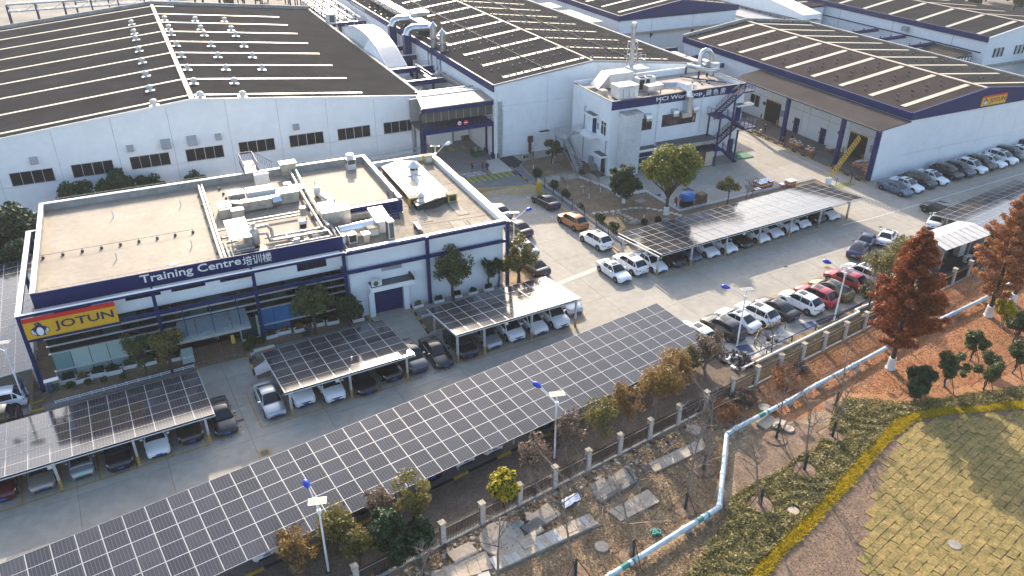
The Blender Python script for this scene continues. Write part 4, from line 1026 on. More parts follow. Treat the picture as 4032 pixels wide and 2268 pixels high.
part('shaft',MB().box(59.35,62.05,Y0-1.75,Y0-.003,0.3,9.2),ribbed('shaft_sheet',(.66,.67,.68),'X',.28,.5,line=.14,depth=.5),mc)
part('shaft_roof',MB().box(59.25,62.15,Y0-1.85,Y0-.003,9.2,9.28),'parapet',mc)
part('canopy',MB().box(65.9,75.4,87.0,Y0-.003,3.35,3.85).box(66.0,75.3,87.1,Y0-.003,3.85,3.88,1),['parapet','dkgrey'],mc)
part('canopy',MB().box(62.2,65.6,88.2,Y0-.003,3.3,3.6).box(62.3,65.5,88.3,Y0-.003,3.6,3.63,1),['white_paint','dkgrey'],mc)
d=part('roller_door',fbox(MB(),'-Y',Y0,62.4,66.5,.05,3.2,.004,.06),'navy',mc)
for z in(1.0,1.9,2.7):part('door_rib',fbox(MB(),'-Y',Y0-.06,62.4,66.5,z,z+.06,.001,.03),'letter',d)
def bent_hood(x,z):
  mb=MB();pr=[(Y0,z),(Y0-.45,z+.02),(Y0-.75,z-.2),(Y0-.85,z-.6),(Y0-.85,z-1.0),(Y0-.25,z-1.0),(Y0-.25,z-.55),(Y0,z-.55)]
  mb.prism_x(pr,x-.45,x+.45);part('vent_hood',mb,'galv',mc)
bent_hood(63.9,8.5);bent_hood(68.5,8.6);bent_hood(71.9,8.7)
for x in(65.8,73.4):
  part('downpipe',MB().tube([(x,Y0-.12,.2),(x,Y0-.12,9.5),(x+.15,Y0-.2,10.0)],.07,6),'white_paint',mc)
# left wall details
window(mc,'-X',X0,90.5,91.9,5.6,7.6,2,frame='white_paint',glass='win_dark',transom=7.0)
part('door',fbox(MB(),'-X',X0,93.2,94.2,5.2,7.4,.004,.06),'navy',mc)
part('door_canopy',MB().box(57.0,X0-.003,92.6,95.2,7.75,8.0).box(57.1,X0-.003,92.7,95.1,8.0,8.03,1),['white_paint','dkgrey'],mc)
part('balcony',MB().box(56.4,X0-.003,92.4,95.9,4.75,5.15),'white_paint',mc)
part('notice',fbox(MB(),'-X',X0,92.5,93.0,6.0,6.9,.004,.03),'grey',mc)
part('door',fbox(MB(),'-X',X0,90.2,91.3,.1,2.4,.004,.06),'black',mc);part('door_canopy',MB().box(56.9,X0-.003,89.7,92.2,2.75,3.0).box(57.0,X0-.003,89.8,92.1,3.0,3.03,1),['white_paint','dkgrey'],mc)
part('pipe',MB().tube([(X0-.1,96.5,.3),(X0-.1,96.5,8.4),(X0-.1,96.1,8.4)],.06,6).tube([(X0-.1,90.3,1),(X0-.1,90.3,5.0),(X0-.1,89.9,5.0)],.06,6),'grey',mc)
part('meter_box',MB().box(57.6,X0-.003,93.4,94.2,.5,1.6),'grey',mc);part('planter_box',MB().box(56.6,57.9,92.2,93.4,0,.8),'parapet',mc)
part('door',fbox(MB(),'+X',X1,90.3,91.4,5.2,7.4,.004,.06),'navy',mc)
part('door_canopy',MB().box(79.4,82.4,88.6,Y0-.003,7.6,7.85).box(79.5,82.3,88.7,Y0-.003,7.85,7.88,1),['white_paint','dkgrey'],mc)
part('door',fbox(MB(),'-Y',Y0,79.9,80.95,5.1,7.4,.004,.06),'navy',mc);part('door',fbox(MB(),'-Y',Y0,79.3,80.4,.1,2.4,.004,.06),'navy',mc)
for x,z in((78.5,1.4),(80.55,1.5),(80.98,6.2)):part('notice',fbox(MB(),'-Y',Y0,x,x+.2,z,z+.7,.004,.03),'grey',mc)
part('vent_grille',fbox(MB(),'-Y',Y0,75.9,76.8,5.9,6.2,.004,.03),'grey',mc)
part('step',MB().box(79.6,82.4,86.9,89.5,0,.14),'mark_green',mc)
def stair(name,label,flights,landings,posts,rail=True,m='navy_steel',w=1.0,tread='dkgrey'):
  """flights: (a, b, side) two 3-D points of the centre line; landings: boxes; posts: (x, y, z)"""
  t=thing(name,label,'staircase',(flights[0][0][0],flights[0][0][1],0))
  for a,b in flights:
    a,b=Vector(a),Vector(b);d=b-a;h=Vector((d.x,d.y,0)).normalized();sd=Vector((-h.y,h.x,0))*w/2
    part('stringer',MB().bar(a+sd,b+sd,.07,.28),m,t);part('stringer',MB().bar(a-sd,b-sd,.07,.28),m,t)
    n=max(3,int(abs(d.z)/.2));lo,hi=(a,b)
    for k in range(n):
      p=a.lerp(b,(k+.5)/n);part('tread',MB().bar(p-sd*.94,p+sd*.94,.26,.04),tread,t)
    rl=MB()
    for s in(sd,-sd):
      for hh in(.35,.6,.85,1.05):rl.bar(a+s+Vector((0,0,hh)),b+s+Vector((0,0,hh)),.035,.035)
      q=max(2,int(d.length/1.1))
      for k in range(q+1):p=a.lerp(b,k/q)+s;rl.bar(p,p+Vector((0,0,1.05)),.04,.04)
    part('handrail',rl,m,t)
  for x0,x1,y0,y1,z,sides in landings:
    part('landing',MB().box(x0,x1,y0,y1,z-.22,z),m,t);rl=MB()
    E={'s':((x0,y0),(x1,y0)),'n':((x0,y1),(x1,y1)),'w':((x0,y0),(x0,y1)),'e':((x1,y0),(x1,y1))}
    for c in sides:
      (ax,ay),(bx,by)=E[c]
      for hh in(.35,.6,.85,1.05):rl.bar((ax,ay,z+hh),(bx,by,z+hh),.035,.035)
      for k in range(4):rl.bar((lerp(ax,bx,k/3),lerp(ay,by,k/3),z),(lerp(ax,bx,k/3),lerp(ay,by,k/3),z+1.05),.04,.04)
    if sides:part('handrail',rl,m,t)
  for x,y,z in posts:part('post',MB().rbox(x,y,0,.2,.2,z,0),m,t)
  return t
stair('outside_stair','navy steel outside stair zigzagging up the right end of the workshop',
    [((78.6,86.9,0),(75.6,86.9,2.5)),((75.4,88.2,2.5),(79.0,88.2,5.1)),((79.2,86.9,5.1),(75.6,86.9,7.4)),((75.4,88.2,7.4),(79.3,88.2,10.2))],
    [(74.2,75.6,86.3,88.8,2.5,'w'),(79.0,81.4,86.3,88.9,5.1,'es'),(74.0,75.6,86.3,88.8,7.4,'ws'),(79.3,81.2,87.6,89.4,10.2,'es')],
    [(74.5,86.35,7.3),(78.1,86.4,5.0),(78.9,88.8,10.0),(74.4,88.7,7.3)])
stair('outside_stair','grey blue steel stair to the upper door at the workshop left end',
    [((54.9,91.3,0),(54.6,96.0,4.2)),((55.0,97.0,4.2),(56.9,95.3,5.1))],
    [(53.9,55.6,96.0,97.9,4.2,'wn')],[(54.0,97.8,4.1),(55.5,97.8,4.1)],m='galv',tread='steel')
# things on the workshop roof
def equip(name,label,cat,parts_,base,smooth=None):
  t=thing(name,label,cat,base)
  for p in parts_:part(p[0],p[1],p[2],t,smooth)
  return t
equip('air_handler','boxy white air handling unit on the front left corner of the workshop roof','air unit',[
  ('casing',MB().box(60.3,63.4,91.4,93.6,10.3,12.0),'equip_white'),('lid',MB().box(60.2,63.5,91.3,93.7,12.0,12.1),'equip_white'),('plinth',MB().box(60.4,63.3,91.5,93.5,10.1,10.3),'dkgrey'),
  ('door',MB().box(60.9,61.0,91.36,91.4,10.5,11.8).box(61.9,62.0,91.36,91.4,10.5,11.8).box(62.7,62.8,91.36,91.4,10.5,11.8),'grey'),('control_box',MB().box(61.8,62.6,91.1,91.38,11.2,11.9),'equip_white')],(61.8,92.5,10.1))
equip('air_handler','white air handler with a sloping metal hood at the workshop roof back corner','air unit',[
  ('casing',MB().box(62.1,66.2,97.0,99.4,10.3,12.3),'equip_white'),('hood',MB().prism_y([(60.2,10.4),(62.1,10.4),(62.1,12.3)],96.9,99.4),'galv'),('frame',MB().tube([(61.6,99.6,10.2),(61.6,99.6,13.0),(64.2,98.0,13.0),(64.2,98.0,12.3)],.06,5),'equip_white')],(63,98,10.1))
equip('junction_box','small beige box beside the white air handler on the workshop roof','box',[('casing',MB().box(59.0,60.0,93.9,95.0,10.1,11.0),'equip_beige'),('lid',MB().box(58.95,60.05,93.85,95.05,11.0,11.05),'parapet')],(59.5,94.4,10.1))
equip('junction_box','low grey box at the back left corner of the workshop roof','box',[('casing',MB().box(58.6,60.0,97.2,98.6,10.1,10.6),'parapet'),('lid',MB().box(58.55,60.05,97.15,98.65,10.6,10.64),'concrete_top')],(59.3,98,10.1))
equip('condenser_unit','white twin fan condenser with black coils in the middle of the workshop roof','condenser',[
  ('casing',MB().box(65.4,68.2,94.2,95.6,10.2,12.0),'equip_white'),('coil',MB().box(65.5,66.3,94.14,94.2,10.4,11.8).box(66.6,67.2,94.14,94.2,10.4,11.8),'black'),('fan',MB().lathe([(.5,0),(.5,.12)],66.2,94.9,14,0,12.0).lathe([(.5,0),(.5,.12)],67.5,94.9,14,0,12.0),'dkgrey')],(66.8,94.9,10.1))
equip('air_duct','silver duct on legs bending over the workshop parapet and down past the sign','duct',[
  ('plenum',MB().box(65.4,68.0,91.8,93.2,10.7,11.5),'galv'),('run',MB().tube([(68.0,92.4,11.1),(70.0,91.4,11.2),(70.4,90.0,11.2),(70.4,88.9,10.9),(70.4,88.75,10.2)],.5,4),'galv'),
  ('drop',MB().box(70.0,70.85,88.35,89.2,7.9,10.3),'galv'),('outlet',MB().box(69.2,70.9,88.3,89.45,7.4,8.1),'galv'),('leg',MB().box(65.6,65.7,92,92.1,10.1,10.7).box(67.7,67.8,92,92.1,10.1,10.7),'dkgrey')],(67,92.4,10.1))
lattice_stack('exhaust_stack','tall slender silver exhaust stack in a light lattice on the workshop roof',67.9,100.3,10.1,18.2,.33,15.8,cone=False)
equip('access_stair','light steel access stair and cage at the foot of the slender workshop stack','stair',[
  ('stringer',MB().bar((65.0,98.6,10.2),(67.3,99.0,12.3),.08,.2).bar((65.0,97.9,10.2),(67.3,98.3,12.3),.08,.2),'steel'),('cage',MB().tube([(68.4,99.2,12.2),(68.4,99.2,14.0),(69.6,99.2,14.0),(69.6,99.2,12.2)],.05,5).tube([(68.4,100.4,12.2),(68.4,100.4,14.0),(69.6,100.4,14.0),(69.6,100.4,12.2)],.05,5).tube([(68.4,99.2,13.2),(69.6,99.2,13.2),(69.6,100.4,13.2)],.05,5),'steel'),('deck',MB().box(67.0,69.7,98.2,100.5,12.1,12.2),'steel')],(66,98.6,10.1))
equip('pipe_gantry','fat silver looped duct on navy legs at the workshop roof right end','duct',[
  ('main_pipe',MB().tube([(77.8,99.4,11.5),(78.2,97.5,11.5),(78.9,95.8,11.4),(79.6,95.4,11.4),(80.6,95.6,11.5)],.33,10),'galv'),
  ('loop',MB().tube([(79.3,98.5,11.9),(79.4,98.5,13.1),(79.7,98.5,13.6),(80.2,98.5,13.8),(80.9,98.5,13.6),(81.4,98.5,13.1),(81.6,98.5,11.9)],.36,10),'galv'),
  ('fan',MB().tube([(80.0,97.2,11.9),(80.0,98.4,11.9)],.6,14),'galv'),('motor',MB().box(80.3,81.4,96.2,97.1,11.4,12.2),'equip_white'),
  ('leg',MB().box(77.7,77.9,96.4,96.6,10.1,11.2).box(77.7,77.9,99.6,99.8,10.1,11.2).box(79.6,79.8,96.8,97,10.1,11.4).box(80.9,81.1,96.8,97,10.1,11.4).box(80.9,81.1,99,99.2,10.1,11.4),'navy_steel')],(79,97,10.1),40)
equip('vent_cabinet','small white cabinet with a chimney cowl near the sign band of the workshop roof','cabinet',[('casing',MB().box(71.6,72.6,91.3,92.2,10.1,11.2),'equip_white'),('cowl',MB().lathe([(.25,0),(.25,.9),(.35,.95),(.3,1.1)],73.0,91.2,10,0,10.1),'equip_white')],(72,91.7,10.1))
an=MB()
for k in range(9):
  an.rbox(69.5+k*1.2,95.6-.15*k,10.1,.2,.2,.22);
for k in range(6):an.rbox(71+k*1.3,93.1+.1*k,10.1,.2,.2,.22)
part('roof_anchors',an,'dkgrey',mc,kind='stuff')
part('roof_rail',MB().tube([(75.4,97.9,10.4),(79.6,92.0,10.4)],.1,6),'navy_steel',mc)
# shelter block and small store by the workshop
equip('store_cabinet','brown and grey metal store cabinet under the workshop canopy beside the stair','cabinet',[('casing',MB().box(71.6,74.2,86.6,88.9,.1,2.4),'stake'),('front',MB().box(72.9,74.2,86.55,86.6,.15,2.3),'equip_beige'),('roof',MB().box(71.5,74.3,86.5,89,2.4,2.5),'dkgrey')],(72.9,87.7,0))
# ------------------------------------------------------------------ training centre and its annex
tc=thing('office_building','flat roofed office with a yellow sign and a dark glass ground floor','office',(0,68.4,0))
XA,XB,YF,YB=-11.72,14.6,68.4,88.95
part('core',MB().box(XA+.12,XB-.1,YF+.16,YB-.1,0,7.9),'white_wall',tc)
part('roof_deck',MB().prism([(XA+.3,YF+.3),(XB-.25,YF+.3),(XB-.25,75.2),(22.55,75.2),(22.55,YB-.35),(XA+.3,YB-.35)],7.9,8.0),'membrane',tc)
mb=MB();z0,z1=7.0,8.76
mb.box(XA,XB,YF,YF+.3,7.3,8.35);mb.box(XA,XA+.3,YF+.3,YB,z0,z1-.02);mb.box(XA+.3,22.85,YB-.35,YB,z0,z1);mb.box(22.55,22.85,74.9,YB-.35,z0,z1-.02);mb.box(XB,22.55,74.9,75.2,z0,z1-.3)
mb.box(XB-.25,XB,YF+.3,74.9,7.9,8.4)
part('parapet',mb,'parapet',tc)
part('coping',MB().box(XA-.06,XA+.36,YF,YB+.05,z1-.015,z1+.05).box(XA+.36,22.9,YB-.4,YB+.05,z1+.002,z1+.06).box(22.5,22.92,74.85,YB-.4,z1-.015,z1+.05),'white_paint',tc)
part('fascia',MB().box(XA,XB+.02,YF-.12,YF-.002,7.32,8.76),'navy',tc)
part('fascia',MB().box(XB+.02,XB+.12,YF-.12,70.6,7.32,8.74),'navy',tc)
part('fascia',MB().box(XB+.3,22.9,74.78,74.898,7.15,8.5),'navy',tc);part('coping',MB().box(XB,22.5,74.76,75.25,8.48,8.56),'white_paint',tc)
part('soffit',MB().box(XA,XB,YF-.1,YF+.14,7.02,7.315),'white_wall',tc)
wall_text('lettering','Training Centre',-3.35,5.2,YF-.14,7.62,8.62,'letter',tc,.011,.03)
wall_text('lettering','培训楼',5.35,7.95,YF-.14,7.62,8.55,'letter',tc,.004,.03)
rl=MB()
for k in range(27):rl.bar((XA+.3+k,YF+.1,8.3),(XA+.3+k,YF+.1,8.95),.02,.02);rl.bar((XA+.3+k,YB-.1,8.8),(XA+.3+k,YB-.1,9.1),.03,.03)
rl.bar((XA,YF+.1,8.93),(XB,YF+.1,8.93),.025,.025);rl.bar((XA,YB-.1,9.08),(22,YB-.1,9.08),.03,.03)
part('lightning_wire',rl,'grey',tc)
# white spandrel with notched slots, then glass
part('spandrel',MB().box(XA,XB,YF,YF+.15,5.25,7.0),'white_wall',tc)
for a in(-4.9,-1.1,3.1,-10.5):part('slot_window',MB().box(a,a+2.9,YF-.015,YF+.01,6.35,6.98),'win_black',tc)
window(tc,'-Y',YF,10.1,12.9,5.9,6.95,3,frame='navy_steel',glass='win_dark')
# curtain wall: panes between silver transoms
zs=[0.05,0.92,2.74,3.5,4.28,5.2]
cw=part('curtain_wall',MB().box(XA,XB,YF+.03,YF+.16,0,5.24),'black',tc)
xs=[XA+k*(XB-XA)/18 for k in range(19)]
for i in range(18):
  a,b=xs[i]+.03,xs[i+1]-.03
  for j in range(5):
    if-0.4<(a+b)/2<3.9 and j<2:continue
    g='win_black'
    if j>=3:g='win_teal' if(i*7+j*3)%5==0 else 'win_black'
    if j in(0,1)and i<5:g=('blind_teal','blind','blind','blind','blind_teal')[i]if not(j==0 and i>3)else 'win_black'
    if j in(0,1)and 12<=i<=13:g='blue_film'
    if j==1 and i==14:g='blue_film'
    part('pane',MB().box(a,b,YF,YF+.03,zs[j]+.04,zs[j+1]-.04),g,cw)
for z in zs[1:5]:part('transom',MB().box(XA-.15,XB,YF-.18,YF-.001,z-.04,z+.04),'alu',tc)
e=part('entrance_door',MB().box(-.3,3.85,YF-.02,YF+.02,.15,2.68),'win_black',tc)
for x in(1.7,1.9):part('handle',MB().box(x,x+.05,YF-.09,YF-.03,.5,2.0),'steel',e)
part('side_light',MB().box(3.9,4.0,YF-.9,YF,.1,2.7).box(3.9,5.7,YF-.95,YF-.85,.1,.35).box(5.5,5.7,YF-.95,YF-.85,.35,2.7),'blind',tc)
part('notice_board',MB().box(4.0,5.5,YF-.93,YF-.9,.35,2.6),'win_teal',tc)
# projecting navy frame
FY=66.9;colx=(-12.85,-2.6,5.9,14.3)
for x in colx:part('frame_column',MB().rbox(x,FY,0,.3,.3,7.75,0),'navy_steel',tc)
part('frame_beam',MB().box(-12.7,14.15,FY-.12,FY+.12,7.46,7.72),'navy_steel',tc);part('frame_beam',MB().box(-5.6,14.15,FY-.1,FY+.1,5.3,5.55),'navy_steel',tc);part('frame_beam',MB().box(-12.7,-5.6,FY-.1,FY+.1,5.12,5.36),'navy_steel',tc)
part('frame_beam',MB().box(-13.0,-12.6,FY+.2,84.5,7.47,7.7),'navy_steel',tc);part('frame_cap',MB().box(-13.05,-12.6,FY+.1,84.6,7.72,7.77).box(-13.05,14.3,FY-.16,FY+.1,7.73,7.765).box(-12.6,-11.6,84.3,84.6,7.72,7.77),'white_paint',tc)
for y in(75.5,84.4):part('frame_column',MB().rbox(-12.8,y,0,.3,.3,7.45,0),'navy_steel',tc)
for x in colx[1:]:
  part('tie_beam',MB().box(x-.08,x+.08,FY+.16,YF-.13,7.35,7.6),'navy_steel',tc);part('tie_beam',MB().box(x-.08,x+.08,FY+.16,YF,5.3,5.5),'navy_steel',tc)
jotun_sign(tc,-12.68,-5.68,FY-.16,5.44,7.42,.2)
# glass entrance canopy
gc=part('entrance_canopy',MB().box(-1.35,4.75,64.75,64.85,3.05,3.3).box(-1.35,-1.25,64.85,68.3,3.1,3.25).box(4.65,4.75,64.85,68.3,3.1,3.25).box(-1.25,4.65,66.4,66.5,3.1,3.25),'steel',tc)
for k in range(4):
  a=-1.3+k*1.51;part('pane',MB().box(a+.02,a+1.49,64.7,68.25,3.31,3.34),'glass_roof',gc)
for x in(-.6,1.7,4.0):part('tie_rod',MB().bar((x,FY,5.3),(x,65.3,3.36),.09,.09),'navy_steel',gc)
for x in(-.8,1.8,4.3):part('spotlight',MB().box(x,x+.15,FY-.25,FY-.11,5.6,5.85),'black',tc)
# annex
ax=thing('annex_building','lower white annex with navy framing and a navy roller door','building',(23,67,0))
part('wall',MB().box(14.75,31.25,67.35,88.6,0,7.05),'white_wall',ax)
part('roof_deck',MB().prism([(14.7,67.5),(31.1,67.5),(31.1,88.5),(22.95,88.5),(22.95,74.7),(14.7,74.7)],7.05,7.1),'membrane_old',ax)
part('parapet',MB().box(14.7,31.4,67.0,67.32,6.95,7.68).box(31.1,31.4,67.32,88.75,6.95,7.68).box(22.95,31.1,88.5,88.75,7.05,7.68),'white_wall',ax)
part('coping',MB().box(14.7,31.5,66.95,67.36,7.682,7.74).box(31.06,31.5,67.36,88.8,7.682,7.74).box(22.95,31.06,88.46,88.8,7.682,7.74),'white_paint',ax)
part('frame_beam',MB().box(14.5,31.7,66.78,66.98,7.35,7.66),'navy_steel',ax);part('frame_beam',MB().box(14.5,31.4,66.78,67.0,5.3,5.62),'navy_steel',ax)
for x in(22.72,31.55):part('frame_column',MB().rbox(x,66.85,0,.32,.32,7.7,0),'navy_steel',ax)
part('frame_beam',MB().box(31.6,31.85,67.0,88.9,7.3,7.6),'navy_steel',ax);part('frame_cap',MB().box(31.55,31.9,67.0,80,7.62,7.68),'white_paint',ax)
for y in(76,86):part('outrigger',MB().box(31.3,31.6,y,y+.3,7.2,7.6),'black',ax)
for q in(16.35,19.95):part('door_surround',MB().box(q,q+.55,66.75,67.33,0,3.24),'white_wall',ax)
d=part('roller_door',MB().box(16.9,19.95,67.2,67.34,.08,2.9),'navy',ax)
for k in range(9):part('door_slat',MB().box(16.92,19.93,67.18,67.199,.3+k*.29,.31+k*.29),'navy_steel',d)
part('door_canopy',MB().box(16.35,20.9,65.9,67.33,3.25,3.7).box(16.5,20.75,66.05,67.3,3.7,3.73,1),['white_paint','dkgrey'],ax)
part('canopy_upstand',MB().box(20.75,20.9,65.9,67.33,3.7,4.0),'black',ax);part('slot_window',MB().box(18.0,20.1,67.31,67.34,4.6,5.25),'grey',ax)
for x0,x1,y0,y1 in((23.9,25.0,71.3,74.5),(28.0,29.1,71.3,74.5),(26.4,27.8,68.3,70.2),(28.3,30.6,68.4,69.9)):
  o=part('roof_patch',MB().box(x0,x1,y0,y1,7.1,7.135),'patch',ax);part('tar_edge',MB().box(x0-.08,x1+.08,y0-.08,y1+.08,7.1,7.118),'tar',o)
for k,(a,b)in enumerate((((23,76),(30,76.3)),((23.2,70.8),(31,70.2)),((30.9,80),(27,80.5)),((22.7,72.5),(22.7,68)))):part('roof_seam',MB().bar((*a,7.105),(*b,7.105),.08,.02),'tar',ax)
# ridge-roofed metal lantern on the annex
ln=thing('metal_roof','low ribbed white metal roof with rust streaks on top of the annex','roof',(26.6,80,7.1))
part('slope',MB().quad((24.3,74.2,7.75),(26.6,74.2,8.25),(26.6,87.0,8.25),(24.3,87.0,7.75)),ribbed('lantern_roof',(.44,.40,.34),'Y',.26,.45,line=.35,depth=.8,col2=(.50,.37,.26),scale=1.2),ln)
part('slope',MB().quad((26.6,74.2,8.25),(28.8,75.4,7.75),(28.8,87.0,7.75),(26.6,87.0,8.25)),'lantern_roof' if False else bpy.data.materials['lantern_roof'],ln)
part('curb',MB().prism([(24.4,74.3),(26.6,74.3),(28.7,75.5),(28.7,86.9),(24.4,86.9)],7.1,7.74),'tar',ln)
part('ridge_cap',MB().prism_y([(26.2,8.19),(26.6,8.28),(27.0,8.19),(26.6,8.3)],74.2,87),'equip_white',ln);part('gable',MB().add([(24.3,74.22,7.75),(28.8,75.38,7.75),(26.6,74.22,8.24)],[(0,1,2)]),'equip_white',ln)
def cone_vent(lb,x,y,z,r):
  t=thing('roof_cowl',lb,'roof cowl',(x,y,z))
  part('base',MB().lathe([(r*1.3,0),(r*1.3,.05),(r*.8,.1),(r*.8,.55*r/.6)],x,y,14,0,z),'equip_white',t,40)
  part('louvre',MB().lathe([(r*.7,.1),(r*.7,.95*r/.6)],x,y,14,0,z),'black',t);part('cone',MB().lathe([(r*1.25,.9*r/.6),(r*.9,1.1*r/.6),(.03,1.55*r/.6)],x,y,16,0,z),'equip_white',t,40)
  part('stay',MB().bar((x+r*.75,y,z+.1),(x+r*.75,y,z+.95*r/.6),.06,.06).bar((x-r*.75,y,z+.1),(x-r*.75,y,z+.95*r/.6),.06,.06).bar((x,y-r*.75,z+.1),(x,y-r*.75,z+.95*r/.6),.06,.06),'equip_white',t)
cone_vent('larger conical metal cowl on the ribbed annex roof',26.75,82.0,8.2,.62);cone_vent('smaller conical metal cowl at the front of the ribbed annex roof',25.1,75.0,7.9,.38)
def yellow_box(lb,x,y,face='black',z=7.1,s=1.0):
  t=thing('vent_box',lb,'vent box',(x,y,z))
  part('casing',MB().box(x-.5*s,x+.5*s,y-.4,y+.4,z+.15,z+.95),'yellow_dirty',t);part('lid',MB().box(x-.56*s,x+.56*s,y-.47,y+.47,z+.95,z+1.03),'concrete_top',t)
  part('louvre',MB().box(x-.38*s,x+.38*s,y-.43,y-.402,z+.22,z+.85),face,t);part('sill',MB().box(x-.55*s,x+.55*s,y-.5,y-.4,z+.05,z+.14),'parapet',t)
yellow_box('yellow vent box with a black louvre left of the ribbed annex roof',24.5,76.0);yellow_box('yellow vent box with a black louvre right of the ribbed annex roof',28.65,75.2)
yellow_box('yellow vent box with a white panel at the far end of the annex roof',30.4,87.5,'equip_white');yellow_box('yellow vent box with a white panel near the front edge of the annex roof',18.35,70.5,'equip_white',s=1.1)
# equipment on the training roof: things with parts
E_=equip
E_('condenser_unit','tall white condenser unit standing behind the ducts on the office roof','condenser',[('casing',MB().box(9.45,10.95,84.6,85.5,8.1,9.9),'equip_white'),('fan',MB().box(9.6,10.8,84.7,85.4,9.9,9.93),'grey'),('rim',MB().box(9.4,11.0,84.55,84.65,9.85,10.0).box(9.4,11.0,85.45,85.55,9.85,10.0),'equip_white')],(10.2,85,8))
E_('air_handler','long white air handler between silver ducts on the office roof','air unit',[('casing',MB().box(8.05,10.9,80.9,82.4,8.4,9.5),'equip_white'),('lid',MB().box(8.0,10.95,80.85,82.45,9.5,9.56),'equip_white'),('frame',MB().box(8.1,10.8,81,82.3,8.0,8.4),'dkgrey')],(9.5,81.6,8))
E_('air_duct','silver duct bending round the front of the long air handler on the office roof','duct',[('run',MB().box(7.2,10.2,79.3,80.3,8.2,9.2),'insul'),('bend',MB().tube([(10.2,79.8,8.7),(10.9,79.9,8.7),(11.2,80.5,8.7),(11.2,81,8.7)],.6,6),'galv'),('taper',MB().prism([(5.6,80.5),(7.2,79.3),(7.2,80.3),(6.2,81.3)],8.3,9.1),'insul'),('leg',MB().box(7.4,7.5,79.4,79.5,8,8.2).box(9.6,9.7,79.4,79.5,8,8.2),'steel')],(9,79.8,8))
E_('plenum_box','silver plenum box joined to the left end of the long air handler','box',[('casing',MB().box(6.2,7.8,81.3,82.6,8.2,9.4),'insul'),('lid',MB().box(6.15,7.85,81.25,82.65,9.4,9.45),'equip_white')],(7,82,8))
E_('plenum_box','beige lidded plenum box at the left end of the office roof ducts','box',[('casing',MB().box(4.85,6.1,78.75,81.0,8.05,9.0),'equip_beige'),('lid',MB().box(4.8,6.15,79.3,81.05,9.0,9.06),'equip_white')],(5.4,80,8))
E_('plenum_box','small pale box in front of the beige plenum box on the office roof','box',[('casing',MB().box(5.95,7.15,78.2,79.1,8.05,8.9),'equip_beige'),('lid',MB().box(5.9,7.2,78.15,79.15,8.9,8.95),'equip_white')],(6.5,78.6,8))
E_('plenum_box','beige box with a small square flap right of the long air handler','box',[('casing',MB().box(11.2,13.1,80.0,81.6,8.05,9.2),'equip_beige'),('lid',MB().box(11.1,13.2,79.9,81.7,9.2,9.26),'equip_white'),('flap',MB().box(11.8,12.4,79.92,80.0,8.5,8.95),'grey')],(12.1,80.8,8))
E_('duct_run','low white duct box leading to the pipes behind the beige box on the office roof','duct',[('casing',MB().box(12.7,14.1,81.9,83.4,8.1,8.7),'equip_white'),('stand',MB().box(12.8,13.9,82,83.2,8.0,8.1),'grey')],(13.4,82.6,8))
E_('hood','small white hooded vent behind the beige box on the office roof','hood',[('top',MB().box(12.3,13.1,83.6,84.4,8.6,8.72),'equip_white'),('stem',MB().box(12.5,12.9,83.8,84.2,8.0,8.6),'grey')],(12.7,84,8))
E_('parapet_hatch','beige concrete box set in the back parapet of the office roof','box',[('block',MB().box(12.9,14.6,88.1,89.2,8.0,9.35),'equip_beige'),('cap',MB().box(12.8,14.7,88.0,89.3,9.35,9.43),'white_paint')],(13.7,88.6,8))
E_('sheet_shelter','tilted shiny white sheet shelter over pumps at the front of the office roof','shelter',[('sheet',MB().add([(4.75,74.4,9.75),(6.75,74.5,9.75),(6.75,70.3,9.45),(4.75,70.5,9.45),(4.75,74.4,9.7),(6.75,74.5,9.7),(6.75,70.3,9.4),(4.75,70.5,9.4)],[(0,3,2,1),(4,5,6,7),(0,1,5,4),(1,2,6,5),(2,3,7,6),(3,0,4,7)]),mat('shiny_sheet',(.85,.86,.87),.12,.3,var=0)),('post',MB().box(4.85,4.93,70.6,70.68,8,9.4).box(6.55,6.63,70.4,70.48,8,9.4).box(4.85,4.93,74.2,74.28,8,9.7).box(6.55,6.63,74.3,74.38,8,9.7),'steel'),('pump',MB().box(5.2,6.3,70.4,71.2,8.05,8.8).box(6.0,6.6,70.7,71.4,8.05,9.2),'insul'),('tray',MB().box(5.0,7.9,69.7,71.0,8.0,8.08),'black')],(5.8,72,8))
E_('tank','upright grey metal tank with a valve head beside the sheet shelter','tank',[('shell',MB().lathe([(.3,.0),(.45,.15),(.45,1.5),(.3,1.7),(.12,1.75),(.12,2.1)],7.05,71.3,14,0,8.05),'insul'),('valve',MB().box(6.85,7.25,71.15,71.45,10.1,10.35),'steel')],(7.05,71.3,8),40)
pp=thing('roof_pipes','pair of insulated pipes crossing the office roof from the back parapet to the front edge','pipes',(3.8,80,8))
for x in(3.65,3.98):part('pipe',MB().tube([(x+.12,88.6,8.4),(x,72.2,8.4),(x+.02,69.0,8.4)],.15,8),'insul',pp,50)
part('pipe',MB().tube([(4.35,72.0,8.35),(4.4,69.0,8.35)],.15,8).tube([(4.7,71.0,8.35),(4.75,69.0,8.35)],.12,8),'insul',pp,50)
for y in range(71,89,3):part('saddle',MB().box(3.4,4.3,y,y+.15,8.0,8.25),'parapet',pp)
pp=thing('roof_pipes','pair of silver pipes crossing the office roof beside the beige parapet box','pipes',(14,80,8))
for x,r_ in((13.55,.16),(14.15,.22)):part('pipe',MB().tube([(x+.25,88.1,8.55),(x+.02,79,8.55),(x,71.4,8.55)],r_,8),'insul',pp,50)
for y in range(72,89,3):part('saddle',MB().box(13.2,14.4,y,y+.15,8.0,8.35),'parapet',pp)
pp=thing('roof_pipes','low run of twin pipes crossing the office roof behind the sheet shelter','pipes',(10,76,8))
